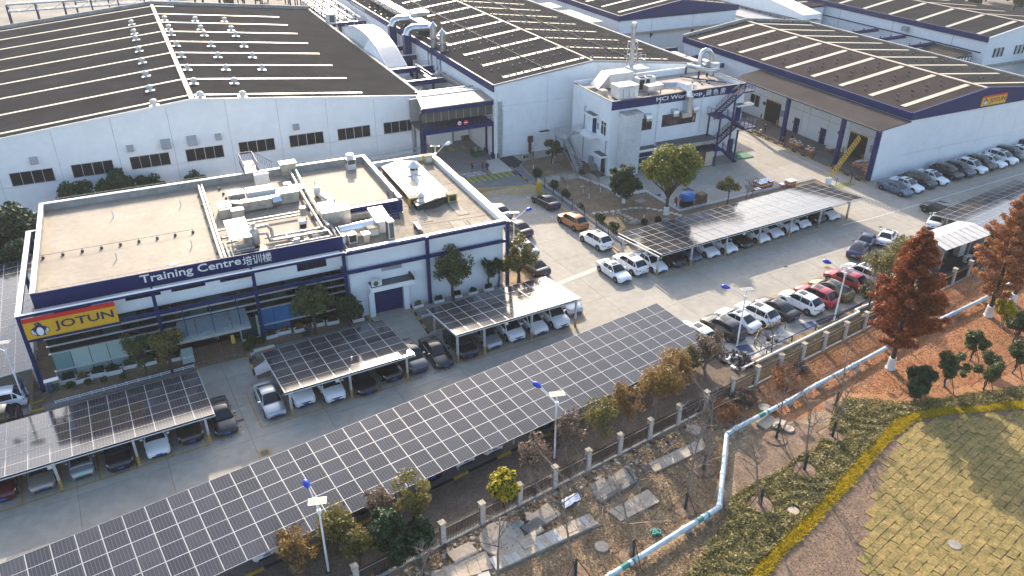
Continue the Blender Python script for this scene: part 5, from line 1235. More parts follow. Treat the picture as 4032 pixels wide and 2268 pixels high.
for y,z in((75.9,8.3),(76.3,8.45)):part('pipe',MB().tube([(6.9,y,z),(13.0,y,z)],.1,6),'insul',pp)
part('valve_box',MB().box(12.3,12.9,75.4,75.9,8.3,9.2),'insul',pp);part('cross_pipe',MB().tube([(4.1,75.2,8.4),(6.9,75.6,8.4)],.09,6),'insul',pp)
pp=thing('pipe_manifold','tangle of silver pipes and valve boxes along the front edge of the office roof','pipes',(11,70.5,8))
for y,z,a,b in((71.75,8.4,8.0,14.1),(71.1,8.3,8.3,12.5),(70.2,8.35,4.2,6.8),(70.4,8.6,9.0,13.8),(69.6,8.3,8.6,13.9),(72.4,8.3,4.2,5.6),(73.6,8.3,4.3,5.2)):part('pipe',MB().tube([(a,y,z),(b,y,z)],.12,6),'insul',pp)
part('pipe',MB().tube([(7.3,71.6,9.7),(8.4,71.9,9.6),(8.75,71.9,9.1),(8.75,71.6,8.3)],.17,7).tube([(7.4,71.2,9.2),(8.2,71.2,9.1),(8.4,71.0,8.3)],.14,7).tube([(10.0,71.7,8.4),(10.0,70.4,8.4),(10.4,69.7,8.4)],.13,7).tube([(13.6,71.7,8.5),(13.9,70.6,8.5),(14.0,69.4,8.4)],.14,7),'insul',pp,50)
for x,y,s in((10.4,70.7,.5),(10.7,70.0,.55),(11.3,70.6,.35),(12.1,70.6,.4),(12.6,70.0,.35),(13.3,70.3,.4),(11.6,69.8,.4),(5.3,69.9,.4)):part('valve_box',MB().rbox(x,y,8.15,s,s*.7,s*.8,rnd.uniform(-.2,.2)),'equip_white' if s>.45 else 'insul',pp)
E_('roof_box','small white box on dark feet right of the low twin pipes on the office roof','box',[('casing',MB().box(11.7,12.4,73.3,73.9,8.4,8.75),'equip_white'),('feet',MB().box(11.75,12.35,73.35,73.85,8.0,8.4),'black')],(12,73.6,8))
E_('air_unit','white air unit on a stand beside the big silver pipe on the office roof','air unit',[('casing',MB().box(14.9,15.5,80.2,80.9,8.2,9.2),'equip_white'),('duct',MB().prism([(15.0,80.1),(15.6,80.1),(16.4,77.6),(15.8,77.4)],8.3,8.7),'equip_white'),('stand',MB().box(14.95,15.45,80.3,80.8,8.0,8.2),'black')],(15.2,80.4,8))
E_('duct_housing','big white duct housing with a streaked metal front below the step in the office roof','duct',[('housing',MB().box(14.0,16.8,72.9,74.6,7.5,9.3),'insul'),('top',MB().box(13.95,16.85,72.85,74.65,9.3,9.36),'equip_white'),('box',MB().box(14.3,15.9,75.3,76.6,8.0,9.0),'equip_white'),('leg',MB().box(15.0,15.1,73,73.1,7.1,7.5).box(16.5,16.6,73,73.1,7.1,7.5),'steel')],(15.4,73.7,7.1))
E_('air_duct','foil wrapped duct leading along the navy step wall of the office roof','duct',[('run',MB().box(16.9,19.3,74.0,74.6,7.5,8.1),'insul'),('leg',MB().box(17.5,17.6,74.1,74.5,7.1,7.5).box(18.9,19,74.1,74.5,7.1,7.5),'steel')],(18,74.3,7.1))
E_('roof_hut','white metal hut with a sloping banded lid in front of the navy step wall','hut',[('wall',MB().box(18.9,20.2,70.7,73.5,7.1,8.4),'equip_white'),('lid',MB().add([(18.75,70.5,8.45),(20.35,70.5,8.45),(20.35,73.7,8.75),(18.75,73.7,8.75),(18.75,70.5,8.4),(20.35,70.5,8.4),(20.35,73.7,8.7),(18.75,73.7,8.7)],[(0,1,2,3),(7,6,5,4),(0,4,5,1),(1,5,6,2),(2,6,7,3),(3,7,4,0)]),bpy.data.materials['shiny_sheet']),('door',MB().box(19.9,20.23,70.64,70.7,7.15,8.2),'equip_white')],(19.5,72,7.1))
E_('insulated_duct','gold tinged foil duct lying in front of the white roof hut on the annex','duct',[('run',MB().tube([(15.1,71.4,7.9),(18.9,71.6,7.9)],.5,8),bpy.data.materials['shiny_sheet']),('cradle',MB().box(15.6,15.8,71,71.9,7.1,7.5).box(18.0,18.2,71,71.9,7.1,7.5),'steel'),('branch',MB().box(15.0,16.4,70.0,70.8,7.3,8.0),'insul')],(17,71.5,7.1),50)
E_('condenser_unit','white condenser with a black coil face at the front left of the annex roof','condenser',[('casing',MB().box(15.55,16.45,69.5,70.0,7.2,8.1),'equip_white'),('coil',MB().box(15.65,16.35,69.46,69.5,7.3,8.0),'black'),('foot',MB().box(15.6,16.4,69.55,69.95,7.1,7.2),'grey')],(16,69.75,7.1))
E_('condenser_unit','tall slim white condenser with a dark grille near the annex front parapet','condenser',[('casing',MB().box(19.45,20.1,68.8,69.7,7.2,9.1),'equip_white'),('coil',MB().box(19.4,19.45,68.9,69.6,7.3,8.9).box(19.55,20.0,68.76,68.8,7.3,8.9),'dkgrey'),('foot',MB().box(19.5,20.05,68.85,69.65,7.1,7.2),'grey')],(19.8,69.3,7.1))
E_('meter_cabinet','small white topped pedestal between the condensers on the annex roof','cabinet',[('pedestal',MB().box(17.0,17.6,69.2,69.8,7.1,8.0),'insul'),('top',MB().box(16.9,17.7,69.1,69.9,8.0,8.06),'equip_white')],(17.3,69.5,7.1))
E_('junction_box','white box fixed at the corner where the office band meets the annex','box',[('casing',MB().box(14.85,15.3,69.6,70.3,7.3,8.1),'equip_white'),('conduit',MB().tube([(15.0,69.6,7.5),(15.1,68.5,7.3)],.05,5),'equip_white')],(15,70,7.1))
E_('solar_module','small tilted solar panel on blocks near the annex front parapet','solar panel',[('panel',MB().add([(22.5,68.6,7.75),(22.95,68.6,7.75),(23.05,70.7,7.75),(22.6,70.7,7.75),(22.5,68.6,7.7),(22.95,68.6,7.7),(23.05,70.7,7.7),(22.6,70.7,7.7)],[(0,1,2,3),(7,6,5,4),(0,4,5,1),(1,5,6,2),(2,6,7,3),(3,7,4,0)]),'black'),('rim',MB().tube([(22.5,68.6,7.77),(22.95,68.6,7.77),(23.05,70.7,7.77),(22.6,70.7,7.77),(22.5,68.6,7.77)],.03,4),'equip_white'),('block',MB().box(22.5,23.0,68.7,69.1,7.1,7.5).box(22.6,23.0,70.2,70.6,7.1,7.6),'dkgrey')],(22.8,69.6,7.1))
E_('cooling_tower','white louvred cooling tower with a round top by the back parapet of the office roof','cooling tower',[('casing',MB().box(20.2,21.2,86.6,87.6,8.05,9.3),'equip_white'),('louvre',MB().box(20.3,21.1,86.55,86.6,8.75,9.25).box(20.15,20.2,86.7,87.5,8.75,9.25),'dkgrey'),('drum',MB().lathe([(.45,0),(.38,.15),(.38,.5),(.43,.55)],20.7,87.1,16,0,9.3),'equip_white')],(20.7,87.1,8))
ls=thing('roof_ladder','navy steel step ladder climbing from the annex roof over the navy step wall','ladder',(21.7,74,7.1))
for x in(21.45,22.1):part('stringer',MB().bar((x-.1,73.3,7.1),(x,75.0,8.5),.08,.2).bar((x,75.0,8.5),(x,75.2,9.6),.06,.06).bar((x-.1,73.3,7.9),(x,75.0,9.5),.05,.05),'navy_steel',ls)
for k in range(6):part('tread',MB().bar((21.35+k*.015,73.4+k*.28,7.25+k*.23),(22.0+k*.015,73.4+k*.28,7.25+k*.23),.22,.04),'navy_steel',ls)
bs=thing('roof_stair','navy railed landing and stair crossing the back parapet of the office roof','stair',(9.6,90,8))
part('deck',MB().box(8.9,10.4,88.0,90.0,8.95,9.05),'equip_white',bs);rl=MB()
for x in(8.9,10.4):
  for hh in(.5,1.0):rl.bar((x,88.2,9.05+hh),(x,92.2,9.05+hh),.05,.05)
  for k in range(12):rl.bar((x,88.2+k*.36,9.05),(x,88.2+k*.36,10.05),.03,.03)
for k in range(10):rl.bar((8.9+k*.17,92.2,9.05),(8.9+k*.17,92.2,10.05),.03,.03)
rl.bar((8.9,92.2,10.05),(10.4,92.2,10.05),.05,.05);rl.bar((10.4,92.2,10.05),(12.6,92.2,8.4),.05,.05)
for k in range(9):rl.bar((10.5+k*.24,92.2,9.05-k*.18),(10.5+k*.24,92.2,10.0-k*.18),.03,.03)
part('railing',rl,'navy_steel',bs);part('panel',MB().box(8.86,8.9,88.1,92.2,8.7,9.4).box(10.4,10.44,88.1,90,8.7,9.4).box(8.9,10.4,90,92.2,8.9,9.0),'navy_steel',bs)
an=MB()
for k,(x,y)in enumerate([(-11.2+k*1.64,76.72)for k in range(9)]+[(16.4+k*1.3,75.9)for k in range(5)]+[(10.5+k*1.0,77.3)for k in range(4)]+[(5.8,87),(6.0,85.4),(6.1,84)]):an.lathe([(.13,0),(.15,.12),(.1,.24)],x,y,8,0,8.0);an.bar((x,y,8.2),(x,y,8.36),.04,.04)
part('roof_anchors',an,'dkgrey',tc,kind='stuff')
part('lightning_wire',MB().tube([(-11.4,76.72,8.36),(2.0,76.75,8.36)],.018,4).tube([(16,75.9,8.36),(22,75.9,8.36)],.018,4),'dkgrey',tc)
for x,y in((-5.03,84),(-5.07,73.86),(1.5,84.1),(1.5,73.7),(15.6,83.5),(7.8,83.4)):part('vent_pipe',MB().tube([(x,y,8),(x,y,8.55),(x-.04,y-.06,8.63)],.055,7),'white_paint',tc)
part('roof_puddle',MB().lathe([(.55,0),(.5,.012)],-.45,70.6,20,0,8.0,1.0,.8),'parapet',tc);part('puddle',MB().lathe([(.36,0),(.34,.016)],-.45,70.6,18,0,8.0,1.0,.8),'equip_white',tc)
ac=E_('air_unit','white air conditioner on the canopy above the navy roller door','air unit',[('casing',MB().box(16.6,17.6,66.1,66.5,3.78,4.45),'equip_white'),('fan',MB().tube([(17.0,66.1,4.1),(17.0,66.07,4.1)],.26,14),'dkgrey'),('hose',MB().tube([(16.5,66.3,3.9),(16.3,66.2,3.6),(16.35,66.5,2.9)],.05,5),'equip_white'),('foot',MB().box(16.7,17.5,66.15,66.45,3.73,3.78),'grey')],(17.1,66.3,3.7))
# ------------------------------------------------------------------ solar carports
def panel_mesh(w,h,mid=True,fw=.03):
  mb=MB();t=.035
  mb.quad((fw,fw,0),(w-fw,fw,0),(w-fw,h-fw,0),(fw,h-fw,0),0)
  for x0,x1,y0,y1 in((0.008,w-.008,0.008,fw),(0.008,w-.008,h-fw,h-.008),(0.008,fw,fw,h-fw),(w-fw,w-.008,fw,h-fw)):
    mb.quad((x0,y0,.012),(x1,y0,.012),(x1,y1,.012),(x0,y1,.012),1)
  if mid:
    if h>w:mb.quad((fw,h/2-.018,.003),(w-fw,h/2-.018,.003),(w-fw,h/2+.018,.003),(fw,h/2+.018,.003),1)
    else:mb.quad((w/2-.018,fw,.003),(w/2+.018,fw,.003),(w/2+.018,h-fw,.003),(w/2-.018,h-fw,.003),1)
  mb.quad((.008,.008,-t),(.008,h-.008,-t),(w-.008,h-.008,-t),(w-.008,.008,-t),1)
  mb.quad((.008,.008,-t),(w-.008,.008,-t),(w-.008,.008,.012),(.008,.008,.012),1)
  mb.quad((w-.008,h-.008,-t),(.008,h-.008,-t),(.008,h-.008,.012),(w-.008,h-.008,.012),1)
  mb.quad((.008,h-.008,-t),(.008,.008,-t),(.008,.008,.012),(.008,h-.008,.012),1)
  mb.quad((w-.008,.008,-t),(w-.008,h-.008,-t),(w-.008,h-.008,.012),(w-.008,.008,.012),1)
  return mb.mesh('solar_panel',['solar','frame_white'])
PMESH={}
def carport(label,org,rot,cols,pitch,rows,zf,zb,posts,back_posts=True,hazard=True):
  t=thing('solar_carport',label,'carport',(org[0],org[1],0),rot,'solar carports over the car park',local=True)
  D=sum(r[0]for r in rows);tilt=math.atan2(zb-zf,D);L=cols*pitch
  y=0
  for rl_,mult in rows:
    w=pitch*mult;key=(round(w,3),rl_)
    if key not in PMESH:PMESH[key]=panel_mesh(w,rl_)
    for k in range(int(cols/mult)):
      yy=y*math.cos(tilt);zz=zf+y*math.sin(tilt)
      inst('solar_panel',PMESH[key],t,(k*w,yy,zz),(tilt+rnd.gauss(0,.002),rnd.gauss(0,.002),0))
    y+=rl_
  zat=lambda yy:zf+yy*math.tan(tilt)
  yb=D*math.cos(tilt)
  pu=MB()
  for yy in(.35,1.9,3.6,5.3,yb-.5):pu.bar((0,yy,zat(yy)-.1),(L,yy,zat(yy)-.1),.06,.1)
  part('purlin',pu,'post_grey',t)
  part('edge_tube',MB().tube([(-.05,-.05,zf-.17),(L+.05,-.05,zf-.17)],.05,6).tube([(0,-.02,zf-.05),(0,yb,zb-.05)],.04,5).tube([(L,-.02,zf-.05),(L,yb,zb-.05)],.04,5),'frame_white',t)
  for px_ in posts:
    part('post',MB().box(px_-.09,px_+.09,-.05,.13,.9,zf-.16),'post_grey',t)
    q=MB()
    for k in range(9):q.box(px_-.095,px_+.095,-.055,.135,k*.1,k*.1+.1,k%2)
    part('hazard_sleeve',q,['post_grey','kerb_black'],t)
    part('hazard_sleeve',MB().box(px_-.1,px_-.02,-.062,-.056,.05,.88).box(px_+.02,px_+.1,-.062,-.056,.05,.88),'kerb_yellow',t)if hazard else None
    part('rafter',MB().bar((px_,.1,zat(.1)-.24),(px_,yb-.4,zat(yb-.4)-.24),.1,.18),'post_grey',t)
    part('post',MB().box(px_-.08,px_+.08,yb-1.6,yb-1.44,0,zat(yb-1.5)-.3),'post_grey',t)
  part('cable_box',MB().box(L*.37,L*.37+.3,-.12,.02,zf-.45,zf-.2),'equip_white',t)
  return t
R3=[(2.62,1)]*3
carport('solar carport at the lower left in front of the yellow sign',(-18.55,52.66),PA,13,1.435,R3,2.6,1.85,(1.9,7.3,12.65,17.9))
carport('shorter solar carport of eight columns left of the roller door drive',(5.6,54.35),PA,8,1.435,R3,2.6,1.85,(.35,5.5,10.7))
carport('solar carport with a bright row of landscape panels in front of the annex',(21.25,55.76),PA,10,1.355,[(2.62,1),(2.62,1),(1.43,2)],3.05,2.3,(.1,2.85,7.95,13.0))
carport('long solar carport in the middle of the yard below the garden',(47.85,61.85),PA,23,1.408,R3,2.6,1.85,(-.4,4.4,9.6,14.8,19.9,25.0,30.1))
carport('longest solar carport running along the road beside the perimeter fence',(41.2,53.24),math.pi+R(9.4),46,1.435,R3,2.75,2.1,(.6,5.8,11,16.2,21.4,26.6,31.8,37,42.2,47.4,52.6,57.8,63),hazard=False)
carport('solar carport cut by the right edge of the picture behind the small hut',(86.75,50.2),R(9.4),14,1.435,R3,2.6,1.85,(1.0,6.4,11.8,17.2),hazard=False)
carport('solar carport beside the left end of the office',(-13.15,66.95),R(92.4),16,1.43,R3,2.6,2.2,(.6,6,11.6,17.4,22))

# ------------------------------------------------------------------ solar street lamps
def lamp(label,x,y,h,head_dir,z0=0,panel_tilt=.13,blue=True,pdir=None,hp=.55):
  t=thing('street_lamp',label,'street lamp',(x,y,z0),0,'solar street lamps',local=True)
  part('pole',MB().tube([(0,0,0),(0,0,h)],[.085,.06],8),'white_paint',t,60)
  part('base_plate',MB().box(-.18,.18,-.18,.18,0,.03),'steel',t)
  c,s=math.cos(head_dir),math.sin(head_dir)
  part('arm',MB().tube([(0,0,h*.88),(c*1.5,s*1.5,h*1.01)],.04,6),'white_paint',t)
  hd=MB();a=Vector((c*1.45,s*1.45,h*1.0));d=Vector((c,s,.12)).normalized()
  hd.tube([a,a+d*.12,a+d*.35,a+d*.6,a+d*.78,a+d*.85],[.07,.13,.21,.22,.14,.03],10)
  part('lamp_head',hd,'lamp_blue' if blue else 'white_paint',t,50)
  pc,ps=(math.cos(pdir),math.sin(pdir))if pdir is not None else(-ps_default[0],ps_default[1])
  cx,cz=.12,h+.1
  u=Vector((-ps,pc,0));v=Vector((pc*math.cos(panel_tilt),ps*math.cos(panel_tilt),-math.sin(panel_tilt)));n=u.cross(v);ctr=Vector((0,0,h+.1))
  def slab(hu,hv,th,off):
    P=[ctr+u*i*hu+v*j*hv+n*(off+k)for k in(0,th)for i,j in((-1,-1),(1,-1),(1,1),(-1,1))]
    return MB().add(P,[(0,3,2,1),(4,5,6,7),(0,1,5,4),(1,2,6,5),(2,3,7,6),(3,0,4,7)])
  if n.z<0:n=-n
  pn=part('solar_panel',slab(hp,.34,.03,0),'frame_white',t)
  part('cells',slab(hp-.05,.30,.004,.031),'solar',pn);part('back_sheet',slab(hp-.06,.29,.004,-.005),'lid',pn)
  part('battery_box',MB().box(-.12,.12,-.12,.12,h*.86,h*.9),'white_paint',t)
  return t
ps_default=(0,1)
lamp('blue headed solar street lamp on a white pole below the longest carport, nearest the camera',4.67,37.33,6.2,R(98),pdir=R(75))
lamp('blue headed solar street lamp on a white pole between the longest carport and the fence',23.25,40.57,6.2,R(115),pdir=R(75))
lamp('blue headed solar street lamp behind the left end of the fence side cars',46.4,47.0,6.2,R(140),pdir=R(75))
lamp('blue headed solar street lamp behind the olive car in the fence side row',58.23,46.47,6.2,R(125),pdir=R(75))
lamp('blue headed solar street lamp at the right corner of the annex',34.3,71.0,6.3,R(5),pdir=R(70))
lamp('white solar street lamp standing behind the far end of the annex roof',32.2,89.6,8.2,R(10),blue=False,pdir=R(60))
lamp('white solar street lamp by the left end of the office, banner on its pole',-14.22,65.59,6.2,R(150),pdir=R(80))
bn=thing('pole_banner','dark blue banner board strapped to the left street lamp','banner',(-14.0,65.5,0))
part('board',MB().rbox(-13.95,65.5,.9,.05,.75,2.0,.4),'navy',bn);part('print',MB().rbox(-13.92,65.48,1.0,.02,.65,.5,.4),'blue_film',bn)

# ------------------------------------------------------------------ perimeter fence
fn=thing('perimeter_fence','black iron railing fence with tiled square pillars along the car park edge','fence',(12.33,36.33,0))
Fd=Vector((1,FS,0)).normalized();dx=3.155
rail_me=MB();Lb=dx/Fd.x-.42
for z in(.22,.38,1.28,1.45):rail_me.box(0,Lb,-.02,.02,z-.03,z+.03)
k=0
while k*.125<Lb:rail_me.box(k*.125,k*.125+.044,-.016,.016,.1,1.62);k+=1
rail_m=rail_me.mesh('railing',['fence_black'])
rail_l=MB().box(0,Lb,-.03,.03,1.33,1.37).mesh('rail',['concrete_top'])
ang=math.atan(FS);o=ORG[fn.name]
for k in range(-6,24):
  x=12.33+k*dx;y=fence_y(x);c=(x-o[0],y-o[1])
  if k<17 or k in(19,20,21):
    inst('pillar',PIL if k>-6 else(globals().update(PIL=MB().rbox(0,0,0,.36,.36,1.95,0).mesh('pillar',['pillar']))or PIL),fn,(*c,0),(0,0,ang))
    inst('pillar_cap',CAP if k>-6 else(globals().update(CAP=MB().rbox(0,0,1.95,.46,.46,.09,0).mesh('pillar_cap',['concrete_top']))or CAP),fn,(*c,0),(0,0,ang))
  q=(c[0]+Fd.x*.21,c[1]+Fd.y*.21)
  r_=inst('railing',rail_m,fn,(*q,0),(0,0,ang));r_['kind']='stuff'
  inst('top_rail',rail_l,fn,(*q,0),(0,0,ang))
part('plinth',MB().bar((-20,fence_y(-20),.04),(100,fence_y(100),.04),.3,.12),'kerb_grey',fn)
wl_=thing('low_wall','long low whitewashed wall top with a dark pipe handrail beside the service yard','wall',(44.2,43.6,0))
part('wall',MB().bar((44.2,43.65,.2),(61.6,46.42,.2),.16,.3).bar((61.6,46.42,.2),(61.5,46.9,.2),.16,.3).bar((61.5,46.9,.2),(66.5,47.4,.2),.16,.3),'letter',wl_)
part('handrail',MB().tube([(43.6,44.1,.75),(51,45.25,.75),(59.4,46.6,.75),(66,47.6,.75)],.06,6),'navy_steel',wl_)
for k in range(6):part('post',MB().tube([(44.5+k*3.6,44.25+k*.575,0),(44.5+k*3.6,44.25+k*.575,.75)],.06,6),'fence_black',wl_)
# ------------------------------------------------------------------ pale water pipe on the waste ground
pi=thing('water_pipe','long pale blue plastic pipe zigzagging across the waste ground','pipe',(30,31,0))
PP=[(12,27.3),(20.9,28.75),(27.6,29.95),(29.5,30.25),(31.25,30.6),(33.55,33.1),(36.8,36.65),(37.95,36.98),(44.07,37.85),(48.1,38.6),(53.3,39.4),(58.9,40.3),(63.8,41.1),(69.5,41.85),(74.7,42.45),(82,43.8),(100,47)]
part('tube',MB().tube([(x,y,.55)for x,y in PP],.19,10),'pipe',pi,30)
for i,(x,y)in enumerate(PP[1:-1]):
  a=Vector((*PP[i+1],.55));b=Vector((*PP[i+2],.55));d=(b-a).normalized()*.3
  part('coupling',MB().tube([a-d*.1,a+d],.225,10),'pipe',pi,30)
  part('saddle',MB().rbox(x+d.x*2,y+d.y*2,0,.45,.35,.4,math.atan2(d.y,d.x)),'kerb_grey',pi)
for t_,i in((.3,1),(.6,7),(.25,3)):
  a,b=Vector((*PP[i],.55)),Vector((*PP[i+1],.55));p=a.lerp(b,t_);d=(b-a).normalized()
  part('band',MB().tube([p,p+d*.18],.2,10),'teal',pi);part('stencil',MB().tube([p-d*1.0,p-d*.3],.197,10),'teal',pi)
cp_=thing('cable_pipe','pair of dark pipes running from the fence to the blue valve cover','pipe',(41.2,40,0))
part('tube',MB().tube([(41.3,41.6,.4),(41.9,40.4,.2),(41.7,39.2,.12)],.07,6).tube([(40.7,41.4,.4),(41.0,40.2,.2),(41.5,39.2,.12)],.06,6),'fence_black',cp_)
vc=thing('valve_cover','round concrete valve cover with a blue fitting beside the pale pipe','cover',(42.3,38.4,0));part('ring',MB().lathe([(.55,0),(.55,.22),(.5,.25)],42.3,38.4,16),'stone',vc);part('fitting',MB().tube([(42.5,38.0,.3),(43.1,37.95,.3)],.16,8),'lamp_blue',vc)
for lb,x,y,r_ in(('round concrete cover lying among the ground cover plants',36.2,28.35,.42),('thick round concrete cover near the broken slab by the pale pipe',42.3,35.5,.45),('round concrete cover on the debris ground beside the bend of the pale pipe',35.2,38.7,.62),('flat round concrete lid lying on the dry ground by the path slabs',22.0,31.4,.5)):
  c=thing('manhole_cover',lb,'cover',(x,y,0));part('lid',MB().lathe([(r_,0),(r_,.12),(r_*.93,.15)],x,y,18),'slab_old',c);part('rim',MB().lathe([(r_*1.08,0),(r_*1.08,.05)],x,y,18),'slab_dark',c)
# ------------------------------------------------------------------ slabs and rubble outside the fence
def slab(label,pts,z0,th,m='slab_old',n=1):
  c=(sum(p[0]for p in pts)/len(pts),sum(p[1]for p in pts)/len(pts))
  return solo('concrete_slab',MB().prism(pts,z0,z0+th),m,label,'slab',(*c,0))
pth=solo('slab_path',MB().prism([(10.5,33.4),(14.7,32.4),(23.0,33.1),(22.6,34.5),(17,33.9),(14.4,34.4),(11.4,34.0)],0,.08),'slab_dark',kind='structure')
a0,b0=Vector((14.6,33.1,0)),Vector((22.75,33.75,0));n=17
for k in range(n):
  p,q=a0.lerp(b0,k/n),a0.lerp(b0,(k+.97)/n);w=Vector((-.05,.55,0))
  part('paving_slab',MB().add([p-w+Vector((0,0,.08)),q-w+Vector((0,0,.08)),q+w+Vector((0,0,.08)),p+w+Vector((0,0,.08)),p-w+Vector((0,0,.22)),q-w+Vector((0,0,.22)),q+w+Vector((0,0,.22)),p+w+Vector((0,0,.22))],[(0,3,2,1),(4,5,6,7),(0,1,5,4),(1,2,6,5),(2,3,7,6),(3,0,4,7)]),'slab_old' if rnd.random()>.3 else 'concrete_light',pth)
for k in range(5):
  p=Vector((10.6+k*.8,33.2+k*.03,.08));part('paving_slab',MB().rbox(p.x+.4,p.y+.3,.08,.77,1.5,.12,-.12),'slab_old',pth)
  if k<4:part('paving_slab',MB().rbox(p.x+.7,p.y-1.2,.08,.77,1.4,.1,-.12),'concrete_light',pth)
slab('old concrete pad with a dark kerb lying beside the fence',[(24.3,36.9),(27.8,37.35),(27.65,35.8),(23.9,35.1)],.01,.1,'slab_old')
kb=MB().bar((27.8,37.3,.15),(27.65,35.7,.15),.3,.3).bar((27.65,35.7,.13),(23.9,35.0,.13),.3,.26)
solo('kerb_edge',kb,'slab_dark','dark broken kerb edging the old pad beside the fence','kerb',(27,36,0))
slab('pale square concrete pad beyond the dark kerb',[(24.1,34.0),(27.9,34.6),(28.0,33.2),(24.4,32.8)],.01,.12)
slab('long concrete strip below the fence before the pipe bend',[(29.5,36.9),(35.1,37.5),(34.6,36.4),(29.4,35.9)],.01,.16)
slab('concrete slab broken off at an angle beside the rubble',[(18.9,36.0),(20.5,36.6),(20.9,35.2),(19.5,34.8)],.02,.1)
for i,(x,y,w,h,r_,lb)in enumerate(((18.6,35.0,1.5,.9,.3,'tilted broken slab right of the round manhole slab'),(18.3,34.3,1.5,.4,.15,'narrow broken slab in the small pile right of the round slab'),(17.7,33.75,1.4,.8,.1,'broken slab at the bottom of the pile by the slab path'),(19.0,35.7,1.2,.7,-.5,'broken slab at the top of the pile near the fence pillar'),(41.2,36.9,1.6,1.1,.2,'broken slab lying beside the pale pipe near the sapling'),(41.9,36.2,1.3,.8,.6,'smaller broken slab leaning beside the pale pipe'),(13.2,34.9,1.8,1.2,.15,'slab half buried in dry leaves left of the round slab'))):
  o_=solo('broken_slab',MB().rbox(0,0,0,w,h,.14),'slab_old' if i!=0 else 'slab_dark',lb,'slab',(x,y,.06+.03*(i%3)),rotz=r_,local=True);o_.rotation_euler=(rnd.uniform(-.12,.12),rnd.uniform(-.12,.12),r_)
rs=thing('round_slab','large round manhole slab with small holes lying in dry leaves','slab',(16.1,34.9,0));part('disc',MB().lathe([(1.55,0),(1.55,.2),(1.5,.24)],16.1,34.9,26),'slab_old',rs)
for k in range(16):part('hole',MB().lathe([(.07,0),(.07,.004)],16.1+1.15*math.cos(k*.39),34.9+1.0*math.sin(k*.39),6,0,.242),'slab_dark',rs)
ws=thing('white_sheet','crumpled white sheet lying by the fence','sheet',(22.1,36.0,0));mb=MB();P=[]
for i in range(6):
  for j in range(4):P.append((21.3+i*.31+.06*j,35.5+j*.27+i*.05+rnd.uniform(-.04,.04),.13+rnd.uniform(0,.14)))
mb.add(P,[(i*4+j,(i+1)*4+j,(i+1)*4+j+1,i*4+j+1)for i in range(5)for j in range(3)]);part('sheet',mb,'lid',ws)
tn_=thing('green_net','bundle of teal netting dropped on the dry ground','net',(25.95,30.8,0));mb=MB()
for k in range(40):mb.rbox(25.95+rnd.gauss(0,.16),30.8+rnd.gauss(0,.16),rnd.random()*.3,.16,.12,.08,rnd.random()*3)
part('net',mb,'teal',tn_)
rb=MB()
for k in range(900):
  x=rnd.uniform(9,43);y=fence_y(x)-abs(rnd.gauss(0,1.4))-.3;s=abs(rnd.gauss(.1,.07))+.03
  rb.rbox(x,y,-.02,s*rnd.uniform(.8,1.8),s,s*rnd.uniform(.4,.9),rnd.random()*3,rnd.choice((0,0,1,1,2)),.7)
solo('rubble',rb,['slab_old','stake','slab_dark'],kind='stuff')
